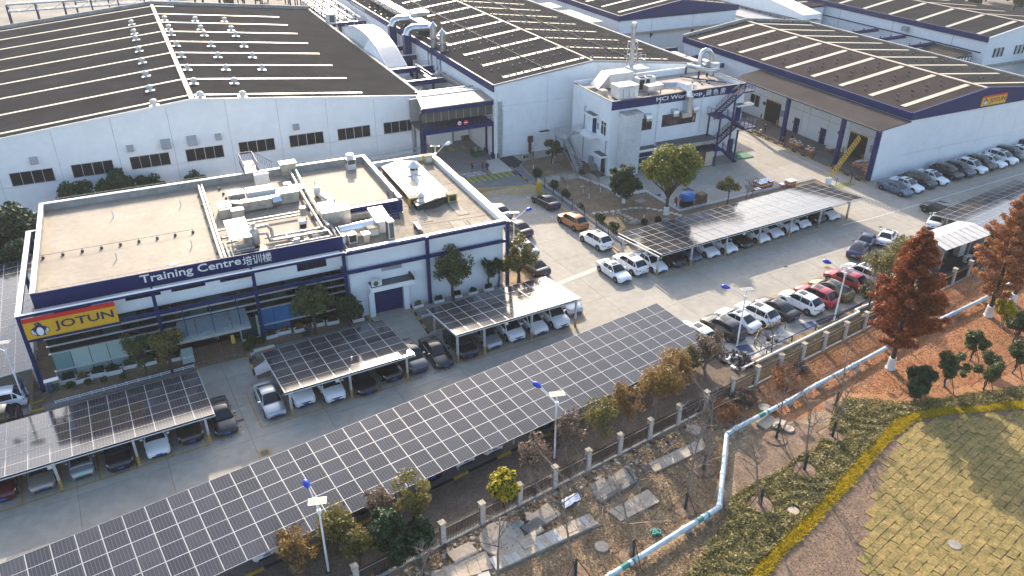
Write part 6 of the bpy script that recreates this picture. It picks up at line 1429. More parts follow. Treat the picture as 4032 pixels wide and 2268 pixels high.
# ------------------------------------------------------------------ cars
def car_meshes(L,W,H,kind):
  """local: x forward, origin at centre on the ground"""
  suv=kind in('suv','mpv');hL=L/2;hw=W/2
  belt=.98 if not suv else 1.08;hood=.78 if not suv else.95;nose=.62 if not suv else.78
  clear=.2 if not suv else.26
  if kind=='sedan':xs=(hL-1.22,hL-2.0,-hL+1.55,-hL+.70)
  elif kind=='fastback':xs=(hL-1.15,hL-2.0,-hL+1.75,-hL+.35)
  elif kind=='hatch':xs=(hL-.80,hL-1.45,-hL+.65,-hL+.18)
  elif kind=='mpv':xs=(hL-.85,hL-1.75,-hL+.55,-hL+.15)
  else:xs=(hL-1.12,hL-1.85,-hL+.85,-hL+.22)
  xb0,xt0,xt1,xb1=xs
  st=[(hL,.74,nose-.12,.30),(hL-.06,.84,nose,.26),(hL-.28,.945,hood-.05,clear),(hL-.7,.985,hood+.03,clear),(xb0+.1,1.0,belt-.10,clear),(xb0-.5,1.0,belt-.02,clear),(0,1.0,belt,clear),(xb1+1.1,1.0,belt+.02,clear)]
  tail=belt+(.03 if kind in('sedan',)else.04)
  st+=[(-hL+.55,.985,tail,clear),(-hL+.22,.95,tail-.02,clear+.05),(-hL+.05,.87,tail-.14,.3),(-hL,.80,tail-.34,.36)]
  mb=MB();rings=[]
  for x,wf,zt,zb in st:
    w=hw*wf;h=zt-zb
    pr=[(0,zb),(w*.82,zb),(w*.985,zb+h*.12),(w,zb+h*.45),(w*.985,zb+h*.72),(w*.93,zt-.04),(w*.80,zt+.005),(w*.45,zt+.025),(0,zt+.035)]
    pr=pr+[(-a,b)for a,b in pr[-2:0:-1]]
    rings.append([(x,a,b)for a,b in pr])
  n=len(rings[0]);o=len(mb.v)
  for r_ in rings:mb.v+=r_
  for i in range(len(rings)-1):
    for j in range(n):
      a,b=o+i*n+j,o+i*n+(j+1)%n
      mb.f.append((a,a+n,b+n,b));mb.m.append(1 if(j in(0,n-1))or(suv and j in(1,n-2))else 0)
  mb.f.append(tuple(range(o,o+n)));mb.m.append(0);mb.f.append(tuple(range(o+(len(rings)-1)*n,o+len(rings)*n))[::-1]);mb.m.append(0)
  # cabin
  wb,wt=hw*.90,hw*(.66 if not suv else.70);zb=belt-.02
  def C(x,s,top):return(x,s*(wt if top else wb),H if top else zb)
  prof=[(xb0,zb,wb*.97),(lerp(xb0,xt0,.55),lerp(zb,H-.02,.60),lerp(wb,wt,.56)),(xt0,H-.03,wt),(lerp(xt0,xt1,.3),H,wt*1.0),(lerp(xt0,xt1,.7),H-.005,wt*.99),(xt1,H-.05,wt*.97),(lerp(xt1,xb1,.5),lerp(H-.05,zb+.05,.45),lerp(wt,wb,.5)*.97),(xb1,zb+.05,wb*.90)]
  o=len(mb.v);m=7
  for x,z,w in prof:
    zl=zb-.03
    mb.v+=[(x,wb*.985,zl)if 0 else(x,lerp(wb,w,0)*(.985),zl),(x,w,z-.02),(x,w*.72,z+.018),(x,0,z+.03),(x,-w*.72,z+.018),(x,-w,z-.02),(x,-wb*.985,zl)]
  for i in range(len(prof)-1):
    for j in range(m-1):
      a=o+i*m+j;mb.f.append((a,a+1,a+1+m,a+m));mb.m.append(0)
  mats={'body':mb}
  def P(t,x,y):pass
  g=MB();e=.012
  def surf(i,t,f): # point on cabin between profile i and i+1, cross fraction f in -1..1
    a,b=prof[i],prof[i+1];x,z,w=(lerp(a[k],b[k],t)for k in range(3));return Vector((x,f*w,z-.02+(1-f*f)*.05))
  def strip(mbx,segs,up):
    rows=[[surf(i,t,f)+up for f in(-.93,-.5,0,.5,.93)]for i,t in segs];o=len(mbx.v)
    for r_ in rows:mbx.v+=[tuple(p)for p in r_]
    for i in range(len(rows)-1):
      for j in range(4):a=o+i*5+j;mbx.f.append((a,a+5,a+6,a+1));mbx.m.append(0)
    return mbx
  out={}
  out['windscreen']=strip(MB(),[(0,.02),(0,.5),(0,1),(1,.5),(1,.93)],Vector((.014,0,.012)))
  out['rear_window']=strip(MB(),[(5,.08),(5,.5),(5,1),(6,.45),(6,.85)],Vector((-.014,0,.012)))
  if kind=='fastback':out['glass_roof']=strip(MB(),[(2,.15),(2,.8),(3,.5),(4,.3),(4,.95)],Vector((0,0,.012)))
  else:out['sunroof']=strip(MB(),[(2,.25),(2,.95),(3,.45)],Vector((0,0,.012)))
  SD=[]
  for s in(1,-1):
    lo=zb+.05
    def at(x,fz):
      for i in range(len(prof)-1):
        if prof[i][0]>=x>=prof[i+1][0]:
          t=(prof[i][0]-x)/(prof[i][0]-prof[i+1][0]);zt=lerp(prof[i][1],prof[i+1][1],t)-.02;w=lerp(prof[i][2],prof[i+1][2],t);break
      zz=lerp(lo,zt-.05,fz);k=(zz-(zb-.03))/max(.05,zt-(zb-.03));yy=lerp(wb*.985,w,k)+.014
      return(x,s*yy,zz)
    cuts=[(xb0-.28,lerp(xt0,xt1,.42)+.03),(lerp(xt0,xt1,.42)-.04,xt1-.12 if kind in('sedan','fastback')else xt1+.1)]
    if kind in('suv','mpv'):cuts.append((xt1+.02,xt1-.28))
    for xa,xc in cuts:
      k=4;top=[at(lerp(xa,xc,q/k),1)for q in range(k+1)];bot=[at(lerp(xa,xc,q/k),0)for q in range(k+1)]
      sd=MB();SD.append(sd);o=0;sd.v+=top+bot
      for q in range(k):
        f=(o+q,o+q+1,o+k+2+q,o+k+1+q);sd.f.append(f if s<0 else f[::-1]);sd.m.append(0)
  rw=.33 if not suv else.36;xw=(hL-.88,-hL+.90 if kind!='hatch' else-hL+.62)
  for x in xw:
    for s in(1,-1):
      mb.tube([(x,s*(hw*.70),rw+.02),(x,s*(hw+.004),rw+.02)],rw+.065,16,1)
  out['body']=mb
  wheels=[(x,s*(hw-.09),rw)for x in xw for s in(1,-1)]
  y0=hw*.93
  lights=[]
  out['headlight']=MB().add([(hL-.05,.0,nose-.10),(hL-.40,.20,hood-.10),(hL-.50,.21,hood-.02),(hL-.12,.02,nose+.02)],[(0,1,2,3)])
  hl={}
  for s in(1,-1):
    m_=MB();pts=[(hL-.045,s*hw*.50,nose-.14),(hL-.10,s*hw*.80,nose-.13),(hL-.36,s*hw*.955,hood-.17),(hL-.44,s*hw*.945,hood-.06),(hL-.14,s*hw*.80,nose+.005),(hL-.05,s*hw*.52,nose-.02)]
    m_.add([(x+.02,y*1.015,z)for x,y,z in pts],[tuple(range(6))if s>0 else tuple(range(6))[::-1]]);hl[s]=m_
    t_=MB();pts=[(-hL+.0,s*hw*.45,tail-.34),(-hL+.02,s*hw*.83,tail-.32),(-hL+.20,s*hw*.955,tail-.24),(-hL+.22,s*hw*.94,tail-.12),(-hL+.05,s*hw*.84,tail-.17),(-hL+.02,s*hw*.45,tail-.22)]
    t_.add([(x-.022,y*1.015,z)for x,y,z in pts],[tuple(range(6))[::-1]if s>0 else tuple(range(6))]);hl[s*2]=t_
  out.pop('headlight')
  gr=MB().box(hL-.06,hL+.012,-hw*.44,hw*.44,.46 if not suv else.55,nose-.14);gr.box(hL-.1,hL+.008,-hw*.62,hw*.62,.26,.40)
  out['grille']=gr;out['bumper_trim']=MB().box(-hL-.012,-hL+.1,-hw*.60,hw*.60,.28,.45)
  pf=MB().box(hL+.012,hL+.03,-.22,.22,.42,.54);pb=MB().box(-hL-.03,-hL-.012,-.22,.22,.56,.68)
  mi={s:MB().rbox(xb0-.42,s*(hw+.07),belt,.14,.20,.13,0)for s in(1,-1)}
  for s in(1,-1):
    for q in(-.55,.35):mb.box(q,q+.17,s*hw-.01,s*hw+.012,belt-.17,belt-.14,1)
  ME={k:v.mesh(k,['paint_slot','trim']if k=='body' else[{'windscreen':'car_glass','rear_window':'car_glass','glass_roof':'car_glass','sunroof':'car_glass','grille':'trim','bumper_trim':'trim'}[k]],38 if k!='grille' else None)for k,v in out.items()}
  ME['hl']={k:v.mesh('headlight' if abs(k)==1 else 'taillight',['lamp_clear' if abs(k)==1 else 'lamp_red'])for k,v in hl.items()}
  ME['pf']=pf.mesh('number_plate',['plate_blue']);ME['pb']=pb.mesh('number_plate',['plate_blue'])
  ME['mi']={k:v.mesh('wing_mirror',['paint_slot'])for k,v in mi.items()}
  ME['sw']=[q.mesh('side_window',['car_glass'],38)for q in SD];ME['wheels']=wheels;ME['rw']=rw
  return ME
M['paint_slot']=M['car_white']
WH={}
def wheel_meshes(r_):
  if r_ not in WH:
    ty=MB().tube([(0,-.1,0),(0,-.09,0),(0,.09,0),(0,.1,0)],[r_*.93,r_,r_,r_*.93],18).mesh('tyre',['tyre'],40)
    rm=MB().tube([(0,-.112,0),(0,.112,0)],r_*.30,8)
    rm.tube([(0,-.104,0),(0,.104,0)],r_*.68,16,1)
    for k in range(5):
      t=k*2*math.pi/5
      for s in(-.108,.108):rm.bar((.06*math.cos(t),s,.06*math.sin(t)),(r_*.66*math.cos(t),s,r_*.66*math.sin(t)),.07,.02)
    WH[r_]=(ty,rm.mesh('rim',['rim','trim']))
  return WH[r_]
MODELS={'sedan':(4.7,1.83,1.47),'suv':(4.62,1.88,1.68),'fastback':(4.75,1.88,1.45),'hatch':(3.85,1.72,1.55),'mpv':(4.95,1.88,1.78)}
CM={k:car_meshes(*v,k)for k,v in MODELS.items()}
ncar=0
def car(label,x,y,head,model,col,plate='b',sun=True,at='front',name='parked_car',group='cars in the car park',cat='car'):
  """x, y: ground point below the number plate that shows; head: direction the bonnet points (degrees)"""
  L=MODELS[model][0];h=R(head);s=-1 if at=='front' else 1
  if at=='centre':s=0
  cx,cy=x+s*math.cos(h)*L/2,y+s*math.sin(h)*L/2
  t=thing(name,label,cat,(cx,cy,0.008),h+rnd.uniform(-.015,.015),group,local=True);m=CM[model];pm=M['car_'+col]
  def pt(nm,me,paintit=False):
    o=inst(nm,me,t)
    if paintit:o.material_slots[0].link='OBJECT';o.material_slots[0].material=pm
    return o
  b=pt('body',m['body'],True)
  for nm in('windscreen','rear_window','grille','bumper_trim'):pt(nm,m[nm])
  for q in m['sw']:pt('side_window',q)
  if 'glass_roof' in m:pt('glass_roof',m['glass_roof'])
  elif sun:pt('sunroof',m['sunroof'])
  for k in(1,-1):pt('headlight',m['hl'][k]);pt('taillight',m['hl'][2*k]);pt('wing_mirror',m['mi'][k],True)
  for q in('pf','pb'):
    o=pt('number_plate',m[q])
    if plate=='g':o.material_slots[0].link='OBJECT';o.material_slots[0].material=M['plate_green']
  ty,rm=wheel_meshes(m['rw'])
  for p in m['wheels']:
    w=inst('wheel',ty,t,p);inst('rim',rm,w)
  return t
F1=-86 # bonnets towards the road in the front rows
A='front'
fr='facing the road under the lower left carport'
car('dark red suv at the far left under the lower left carport',-14.97,53.2,F1,'suv','maroon')
car('beige grey sedan under the lower left carport beside the dark red suv',-12.45,53.2,F1,'sedan','beige')
car('small silver hatchback with round headlights and a green plate',-9.77,53.5,F1,'hatch','silver','g',False)
car('black suv between the small silver hatchback and a white sedan',-7.15,53.15,F1,'suv','black')
car('white sedan with a wide grille under the lower left carport',-4.43,53.55,F1,'sedan','white')
car('dark brown suv at the right end of the lower left carport',-1.95,54.1,F1,'suv','brown')
car('black coupe parked in the open beside the lower left carport',0.7,53.9,F1,'sedan','black')
car('silver white sedan in the open yellow bay left of the eight column carport',4.72,54.5,F1,'sedan','silver',sun=False)
car('white suv at the left end under the eight column carport',7.25,55.0,F1,'suv','white')
car('white crossover with angular bumper under the eight column carport',9.75,54.5,F1,'suv','white')
car('black sedan in the middle under the eight column carport',12.5,54.3,F1,'sedan','black')
car('black suv at the right end under the eight column carport',15.1,55.2,F1,'suv','black')
car('dark grey suv half under the right edge of the eight column carport',17.6,55.4,F1,'suv','grey')
car('black sedan with chrome grille between the two front carports',20.0,55.15,F1,'sedan','black')
car('black suv at the left end under the annex carport',22.6,55.6,F1,'suv','black')
car('silver saloon under the annex carport beside the black suv',25.3,56.1,F1,'sedan','silver')
car('white people carrier with a chrome grille under the annex carport',27.8,56.35,F1,'mpv','white')
car('white sedan under the annex carport next to the people carrier',30.4,56.45,F1,'sedan','white')
car('white suv with a black front under the right half of the annex carport',32.85,56.5,F1,'suv','white')
car('silver sports sedan poking out of the right end of the annex carport',35.3,58.2,F1,'fastback','silver')
# under the long middle carport
F4=-86
car('black luxury suv at the left end under the long middle carport',50.85,62.1,F4,'suv','black')
car('blue grey electric car with a green plate second from the left under the middle carport',53.4,62.45,F4,'fastback','bluegrey','g')
car('white saloon with a slim grille, third from the left under the middle carport',55.96,62.4,F4,'sedan','white')
car('white sedan with a blacked out grille, fourth from the left under the middle carport',58.5,62.35,F4,'sedan','white')
car('black sedan with a green plate, fifth from the left under the middle carport',61.0,62.7,F4,'fastback','black','g')
car('white electric sedan, sixth from the left under the middle carport',63.75,62.85,F4,'fastback','white','g')
car('white sedan, seventh from the left under the middle carport',66.25,63.2,F4,'sedan','white')
car('white smooth fronted electric car, eighth from the left under the middle carport',68.9,63.6,F4,'fastback','white','g')
car('white hatchback, ninth from the left under the middle carport',71.3,63.9,F4,'hatch','white','b',False)
car('black suv, second from the right end under the middle carport',73.8,64.1,F4,'suv','black')
car('white sedan at the right end under the middle carport',76.4,64.2,F4,'sedan','white')
car('white sedan parked in the sun left of the long middle carport',43.46,61.7,-84,'sedan','white')
car('white suv with a pale blue roof stripe showing its tail by the middle carport',45.95,62.3,96,'suv','white','g',True,'rear')
car('white sedan with a black sunroof at the left post of the middle carport',48.3,61.9,F4,'sedan','white')
# cars along the garden and the annex
car('black sedan parked beside the garden fence near the yellow gate',45.7,81.9,100,'sedan','black',at='rear')
car('orange brown suv parked beside the garden',45.75,74.9,99,'suv','orange',at='rear')
car('white suv with dark rear window parked beside the garden nearest the middle carport',45.7,69.1,99,'suv','white',at='rear')
car('silver grey sedan half hidden behind the annex corner',38.6,81.6,98,'sedan','beige',at='rear',sun=False)
car('dark grey sedan beside the street lamp at the annex corner',38.75,76.1,98,'sedan','black',at='rear',sun=False)
car('white car mostly hidden behind the annex corner tree',36.9,71.0,98,'sedan','white',at='rear')
car('black sedan with a dark roof parked behind the annex carport',36.0,66.5,98,'sedan','black',at='rear')
# row below the right-hand warehouse
FB=-82
for i,(x,y,mo,co,lb)in enumerate(((91.3,65.7,'fastback','bluegrey','blue grey sedan nearest the dock in the row below the right warehouse'),(93.75,66.0,'sedan','white','white sedan second in the row below the right warehouse'),
  (96.6,66.3,'suv','black','black suv between two white sedans near the dock end of the right warehouse row'),(99.3,66.5,'sedan','white','white sedan fourth in the row below the right warehouse'),(102.8,66.9,'suv','black','black suv fifth in the row below the right warehouse'),
  (105.3,66.9,'suv','grey','grey suv sixth in the row below the right warehouse'),(107.95,67.0,'suv','white','white suv with a panoramic roof seventh in the right warehouse row'),(110.4,67.3,'suv','black','black suv eighth in the row below the right warehouse'),
  (112.8,67.4,'sedan','white','white sedan ninth in the row below the right warehouse'),(115.5,67.6,'suv','white','white suv with a black roof tenth in the right warehouse row'),(118.2,68.1,'suv','grey','dark grey suv eleventh in the row below the right warehouse'),
  (120.9,68.2,'sedan','white','white sedan twelfth in the row below the right warehouse'),(123.6,68.6,'suv','black','black suv at the far right of the row below the warehouse'))):
  car(lb,x,y,FB,mo,co)
# row along the fence, tails to the fence
FC=102
for x,y,mo,co,pl_,lb in((47.15,47.25,'suv','black','b','black coupe suv at the left end of the fence side row'),(49.5,47.8,'sedan','white','b','white sedan second in the fence side row'),(51.9,47.9,'suv','white','b','white suv with a long glass roof third in the fence side row'),
  (54.5,47.9,'sedan','black','b','black sedan fourth in the fence side row'),(57.6,47.8,'suv','white','b','white suv with a black tailgate fifth in the fence side row'),(60.0,48.1,'suv','red','b','red suv parked between a white suv and an olive sedan'),
  (62.6,48.5,'fastback','green','g','olive green sedan in the fence side row'),(65.4,49.3,'suv','red','b','farther red suv behind the olive sedan and the small tree'),(68.2,49.6,'suv','white','b','white suv half hidden by the small tree ending the fence side row')):
  car(lb,x,y,FC,mo,co,pl_,at='rear')
car('dark blue electric sedan seen from behind near the small hut',70.0,55.4,28,'fastback','darkblue','g',at='rear');car('navy car partly hidden behind the dark blue sedan',72.6,56.6,28,'sedan','darkblue',at='rear')
car('white sedan with a black roof beside the dark blue sedans',75.5,56.3,28,'sedan','white',at='rear');car('white sedan with red lights behind the small hut',85.0,57.1,28,'sedan','white',at='rear')
car('dark suv under the carport at the right edge',90.5,58.0,100,'suv','black',at='rear')
# left edge and under the longest carport
car('white suv under the carport by the left end of the office',-13.95,65.9,178,'suv','white',at='rear',sun=False);car('black suv in front of the white suv at the left edge',-14.3,63.2,176,'suv','black',at='rear')
FE=99.4
for x,y,mo,co,lb in((1.2,39.9,'mpv','white','white van tail showing under the longest carport by the bare branches'),(13.8,42.0,'sedan','black','dark car with a blue plate under the longest carport'),(16.7,42.6,'suv','white','white suv tail under the longest carport near the yellow shrub'),(19.2,42.9,'sedan','white','white sedan tail under the longest carport beside the post'),
  (24.2,43.8,'sedan','black','black sedan with red lights under the longest carport by the street lamp'),(26.8,44.2,'sedan','white','white sedan under the longest carport behind the street lamp'),(33.5,45.5,'suv','grey','grey suv with red lights under the far part of the longest carport'),(39.2,46.3,'sedan','silver','silver sedan tail at the right end of the longest carport'),(8.5,41.1,'suv','grey','grey suv in the shade under the longest carport')):
  car(lb,x,y,FE,mo,co,at='rear')
car('white car top sticking out past the right end of the longest carport',43.9,47.3,FE,'suv','white',at='rear')
# ------------------------------------------------------------------ vegetation
M['leaf_camphor']=leafmat('leaf_camphor',(0.054,0.085,0.016),(0.326,0.295,0.043))
M['leaf_dark']=leafmat('leaf_dark',(0.016,0.034,0.016),(0.054,0.093,0.031),.2)
M['leaf_green']=leafmat('leaf_green',(0.031,0.054,0.019),(0.147,0.163,0.054),.3)
M['leaf_olive']=leafmat('leaf_olive',(0.070,0.070,0.022),(0.295,0.248,0.070),.35)
M['leaf_rust']=leafmat('leaf_rust',(0.139,0.078,0.031),(0.388,0.248,0.078),.35)
M['leaf_brown']=leafmat('leaf_brown',(0.093,0.070,0.054),(0.264,0.186,0.132),.3)
M['leaf_red']=leafmat('leaf_red',(0.155,0.043,0.019),(0.419,0.132,0.046),.35)
M['leaf_redpale']=leafmat('leaf_redpale',(0.232,0.093,0.039),(0.512,0.248,0.109),.4)
M['leaf_yellow']=leafmat('leaf_yellow',(0.217,0.202,0.012),(0.800,0.589,0.031),.35)
M['leaf_cover']=leafmat('leaf_cover',(.10,.095,.028),(.42,.34,.13),.3)
M['leaf_strip']=leafmat('leaf_strip',(.34,.26,.015),(.80,.60,.05),.4)
M['leaf_hay']=leafmat('leaf_hay',(.20,.125,.07),(.52,.38,.21),.3)
M['leaf_shrub']=leafmat('leaf_shrub',(0.023,0.046,0.016),(0.116,0.155,0.039),.25)

def leaf_cloud(n,centers,radii,size,seed=0,up=.35,aspect=1.6,flat=0.0,weights=None):
  """n small leaf quads spread through ellipsoid clumps; returns verts, faces, tint"""
  g=np.random.default_rng(seed);C=np.asarray(centers,float);Rr=np.asarray(radii,float)
  if Rr.ndim==1:Rr=np.repeat(Rr[:,None],3,1)
  w=np.asarray(weights if weights is not None else(Rr[:,0]*Rr[:,1]),float);w=w/w.sum()
  k=g.choice(len(C),n,p=w)
  d=g.normal(size=(n,3));d/=np.linalg.norm(d,axis=1)[:,None]
  r=g.random(n)**.42
  P=C[k]+d*r[:,None]*Rr[k]
  nr=d*.7+g.normal(size=(n,3))*.6+np.array([0,0,up]);nr/=np.linalg.norm(nr,axis=1)[:,None]
  t=np.cross(nr,g.normal(size=(n,3)));t/=np.linalg.norm(t,axis=1)[:,None];b=np.cross(nr,t)
  s=size*(.6+.8*g.random(n))[:,None];t=t*s*aspect*.5;b=b*s*.5
  V=np.stack([P-t*.9,P-b,P+t,P+b],1).reshape(-1,3)
  Fq=np.arange(4*n).reshape(n,4)
  tint=np.clip(g.normal(.45,.22,n)+.18*(g.random(len(C))[k]-.5),0,1)
  return V,Fq,tint
def cloud_mesh(name,leafm,*a,**k):
  V,Fq,t=leaf_cloud(*a,**k);return fast_mesh(name,V,Fq,[leafm],t)
def clumps(seed,n,rx,ry,rz,cz,rmin,rmax,shell=.75,jitter=.25,bottom=-.8):
  g=random.Random(seed);out=[];rad=[]
  i=0
  while len(out)<n:
    z=g.uniform(bottom,1);t=g.uniform(0,2*math.pi);q=math.sqrt(max(0,1-z*z));m=g.uniform(shell-jitter,shell+jitter*.6)
    out.append((rx*q*math.cos(t)*m,ry*q*math.sin(t)*m,cz+rz*z*m));rad.append(g.uniform(rmin,rmax))
  return out,rad
def limbs(seed,h0,tips,r0,mb=None,n=5,bend=.15,base=(0,0,0),trunk_pts=None):
  """tapered trunk plus limbs curving out to the crown clumps"""
  g=random.Random(seed);mb=mb or MB()
  top=Vector((base[0]+g.uniform(-.1,.1),base[1]+g.uniform(-.1,.1),h0))
  b=Vector(base);mid=b.lerp(top,.5)+Vector((g.uniform(-bend,bend),g.uniform(-bend,bend),0))*.4
  mb.tube([b,b+Vector((0,0,.15)),mid,top],[r0*1.35,r0,r0*.85,r0*.65],8)
  for tip in tips:
    tip=Vector(tip);s=mid.lerp(top,g.uniform(.3,1.0));m=s.lerp(tip,.5)+Vector((g.uniform(-bend,bend),g.uniform(-bend,bend),g.uniform(0,bend)))
    mb.tube([s,m,tip],[r0*.42,r0*.28,r0*.08],n,cap=False)
  return mb
def twigs(seed,h,r0,spread,levels=3,kids=4,up=.6,base=(0,0,0),first=.35,lean=(0,0)):
  g=random.Random(seed);mb=MB()
  def grow(p,d,L,r,lv):
    k=3;pts=[p];rs=[r]
    for i in range(k):
      d=(d+Vector((g.gauss(0,.13),g.gauss(0,.13),g.gauss(0,.06)))).normalized();pts.append(pts[-1]+d*L/k);rs.append(r*(1-.75*(i+1)/k))
    mb.tube(pts,rs,5 if lv==0 else 3,cap=False)
    if lv<levels:
      for i in range(kids if lv else kids+3):
        t=g.uniform(first if lv==0 else.25,.98);i0=min(k-1,int(t*k));q=pts[i0].lerp(pts[i0+1],t*k-i0)
        a=g.uniform(0,2*math.pi);nd=Vector((math.cos(a)*spread,math.sin(a)*spread,up)).normalized();nd=(nd+d*.5).normalized()
        grow(q,nd,L*g.uniform(.34,.58)*(1.15-t*.45),max(.014,r*.45),lv+1)
  grow(Vector(base),Vector((lean[0],lean[1],1)).normalized(),h,r0,0);return mb
def tree(name,label,x,y,trunk,crown,group=None,cat='tree',lime=None,z=0,trunk_m='bark',rot=0,scale=1.0,extra=()):
  t=thing(name,label,cat,(x,y,z),rot,group,local=True);t.scale=(scale,)*3
  if trunk is not None:part('trunk',trunk,trunk_m,t,60)
  for c in(crown if isinstance(crown,list)else[crown]):
    if c is not None:inst('crown',c,t)
  if lime:part('lime_wash',MB().lathe([(lime[0]*1.5,0),(lime[0]*1.12,.2),(lime[0],lime[1])],0,0,10),'limewash',t)
  for nm,mb,m in extra:part(nm,mb,m,t)
  return t
# big camphor
C_,R_=clumps(3,46,3.7,3.3,2.6,6.6,.75,1.25,.78)
C2,R2=clumps(4,14,2.0,1.8,1.4,6.6,.9,1.3,.6)
tips=[c for c in C_ if c[2]<7.4][:20]
tree('broadleaf_tree','big round yellow green tree in front of the workshop',57.9,74.9,limbs(5,3.1,tips,.24,bend=.5),cloud_mesh('crown','leaf_camphor',13500,C_+C2,R_+R2,.21,seed=2),lime=(.31,1.1))
C_,R_=clumps(8,34,2.2,2.2,2.0,3.2,.55,.9,.78)
tree('broadleaf_tree','dark green dense tree left of the big yellow green tree',54.9,80.3,limbs(6,1.6,C_[:12],.16,bend=.3),cloud_mesh('crown','leaf_dark',9000,C_,R_,.20,seed=5),lime=(.2,1.0))
# dark trees between the ventilator warehouse and the office
C_,R_=clumps(12,30,2.6,2.6,2.4,3.1,.7,1.1,.75);CD1=cloud_mesh('crown','leaf_dark',8000,C_,R_,.24,seed=9)
C_,R_=clumps(13,26,1.9,1.8,1.5,2.2,.5,.85,.75);CD2=cloud_mesh('crown','leaf_dark',5000,C_,R_,.22,seed=10)
for i,(x,y,s,m,lb)in enumerate(((-16.2,95.5,1.25,CD1,'large dark rounded tree at the far left behind the office frame'),(-10.0,105.5,1.25,CD2,'dark rounded tree behind the left end of the office back parapet'),(-5.2,106.5,1.3,CD2,'dark rounded tree under the second warehouse window from the left'),(-1.2,107.0,.95,CD2,'small dark tree under the third warehouse window from the left'),(4.3,106.8,.85,CD2,'small dark tree top showing left of the navy roof stair'),(22.8,101.2,.85,CD2,'small dark tree top behind the white cooling tower'),(17.4,104.5,.8,CD2,'dark shrub top under the pipe run of the ventilator warehouse'),(-15.3,91.0,.8,CD1,'lower dark tree beside the navy frame column at far left'),(-18.6,91.5,.85,CD1,'dark tree cut by the left edge of the picture'))):
  tree('broadleaf_tree',lb,x,y,limbs(20+i,1.5,[(.8,.5,2.4),(-.9,.3,2.5),(.2,-.8,2.6)],.14),m,rot=i*1.3,scale=s)
# loose small-leaved trees in front of the office and annex
def loose(name,label,x,y,h,w,leaf,n=2600,seed=1,lime=None,size=.17,trunk_h=.38,cat='tree',k=16,group=None,rmin=.28,rmax=.55,multi=1,tm='bark',shell=.7):
  C_,R_=clumps(seed,k,w/2,w/2,h*(1-trunk_h)/2,h*(1+trunk_h)/2,rmin*w/2.5,rmax*w/2.5,shell,.4)
  tr=MB()
  for q in range(multi):limbs(seed+q,h*(trunk_h+.1),C_[q::multi],.028*h/(multi**.4),tr,bend=.3,base=(q*.12-.06*multi,0,0))
  return tree(name,label,x,y,tr,cloud_mesh('crown',leaf,n,C_,R_,size,seed=seed+50),group,cat,lime,trunk_m=tm)
loose('small_tree','dark leaved slender tree standing against the white annex wall',25.1,66.2,6.7,4.0,'leaf_green',4200,31,size=.16,trunk_h=.3,k=26)
loose('small_tree','thin small tree left of the annex corner column',29.5,66.9,3.9,2.0,'leaf_dark',800,32,trunk_h=.45);loose('small_tree','thin small tree right beside the annex corner column',30.75,67.2,3.7,2.0,'leaf_dark',750,33,trunk_h=.45)
loose('small_tree','bushy multi stemmed tree on dry grass at the annex corner',33.0,66.9,5.3,3.6,'leaf_olive',3800,34,trunk_h=.2,k=24,multi=3)
loose('small_tree','round bushy evergreen by the left side of the roller door drive',14.0,65.9,3.5,3.0,'leaf_dark',3200,35,trunk_h=.2,k=20)
loose('small_tree','greenish tree with a leaning trunk right of the office entrance',10.6,65.8,6.1,3.5,'leaf_green',4400,36,trunk_h=.35,k=26)
loose('small_tree','loose branched tree nearest the office entrance canopy on its left',-2.5,65.0,4.7,3.6,'leaf_olive',1700,37,trunk_h=.3,k=22,size=.15);loose('small_tree','second loose branched tree left of the office entrance',-4.6,65.4,4.5,3.3,'leaf_green',1700,38,trunk_h=.3,k=20,size=.15)
# trees along the fence
for i,(x,y,h,w,lf,n,lb)in enumerate(((3.1,38.3,3.6,2.9,'leaf_rust',2300,'rusty leaved small tree left of the front street lamp'),(5.65,38.6,4.2,3.0,'leaf_olive',2600,'olive leaved small tree right of the front street lamp'),(6.6,36.8,3.4,2.4,'leaf_olive',2000,'lower olive bush by the first fence pillar'),(8.8,38.9,4.4,2.6,'leaf_brown',2000,'brown dry leaved tree by the carport edge'),(11.0,38.0,5.9,2.5,'leaf_olive',2500,'tall narrow olive brown tree overlapping the longest carport'),
  (20.3,38.5,5.3,2.6,'leaf_brown',1700,'thin brown leaved tree left of the middle fence street lamp'),(23.9,39.8,5.6,2.6,'leaf_brown',1500,'thin brown leaved tree right of the middle fence street lamp'),(26.8,40.2,5.5,3.0,'leaf_olive',1900,'sparse olive tree two bays right of the middle street lamp'),(29.8,40.8,5.2,2.8,'leaf_rust',1900,'sparse rusty tree between olive and orange trees by the fence'),(33.3,41.6,6.6,4.1,'leaf_rust',4800,'large orange red tree over the right part of the longest carport'),(36.4,43.0,5.2,3.0,'leaf_rust',2300,'smaller yellowing tree behind the large orange one'),(40.6,44.2,5.6,3.3,'leaf_brown',3900,'dense brown green tree at the right end of the longest carport'),(38.9,44.6,3.8,2.4,'leaf_olive',2000,'olive tree tucked between the orange tree and the dense brown one'))):
  loose('small_tree',lb,x,y,h,w*1.1,lf,n,60+i,lime=(.05,.55)if i>4 else None,size=.12,trunk_h=.28,k=30,rmin=.22,rmax=.5,shell=.62,tm='bark_pale' if i>4 else 'bark')
loose('small_tree','olive tree with branching stems before the dark blue cars',66.5,49.0,4.9,4.2,'leaf_olive',3300,91,trunk_h=.35,k=24,size=.15);loose('small_tree','olive green tree beside the pale hut roof',72.3,50.8,4.6,3.8,'leaf_olive',2800,92,trunk_h=.35,k=22,size=.15)
loose('small_tree','dark bush under the olive tree beside the fence side cars',63.6,47.0,2.8,2.4,'leaf_green',1700,93,trunk_h=.15,k=14)
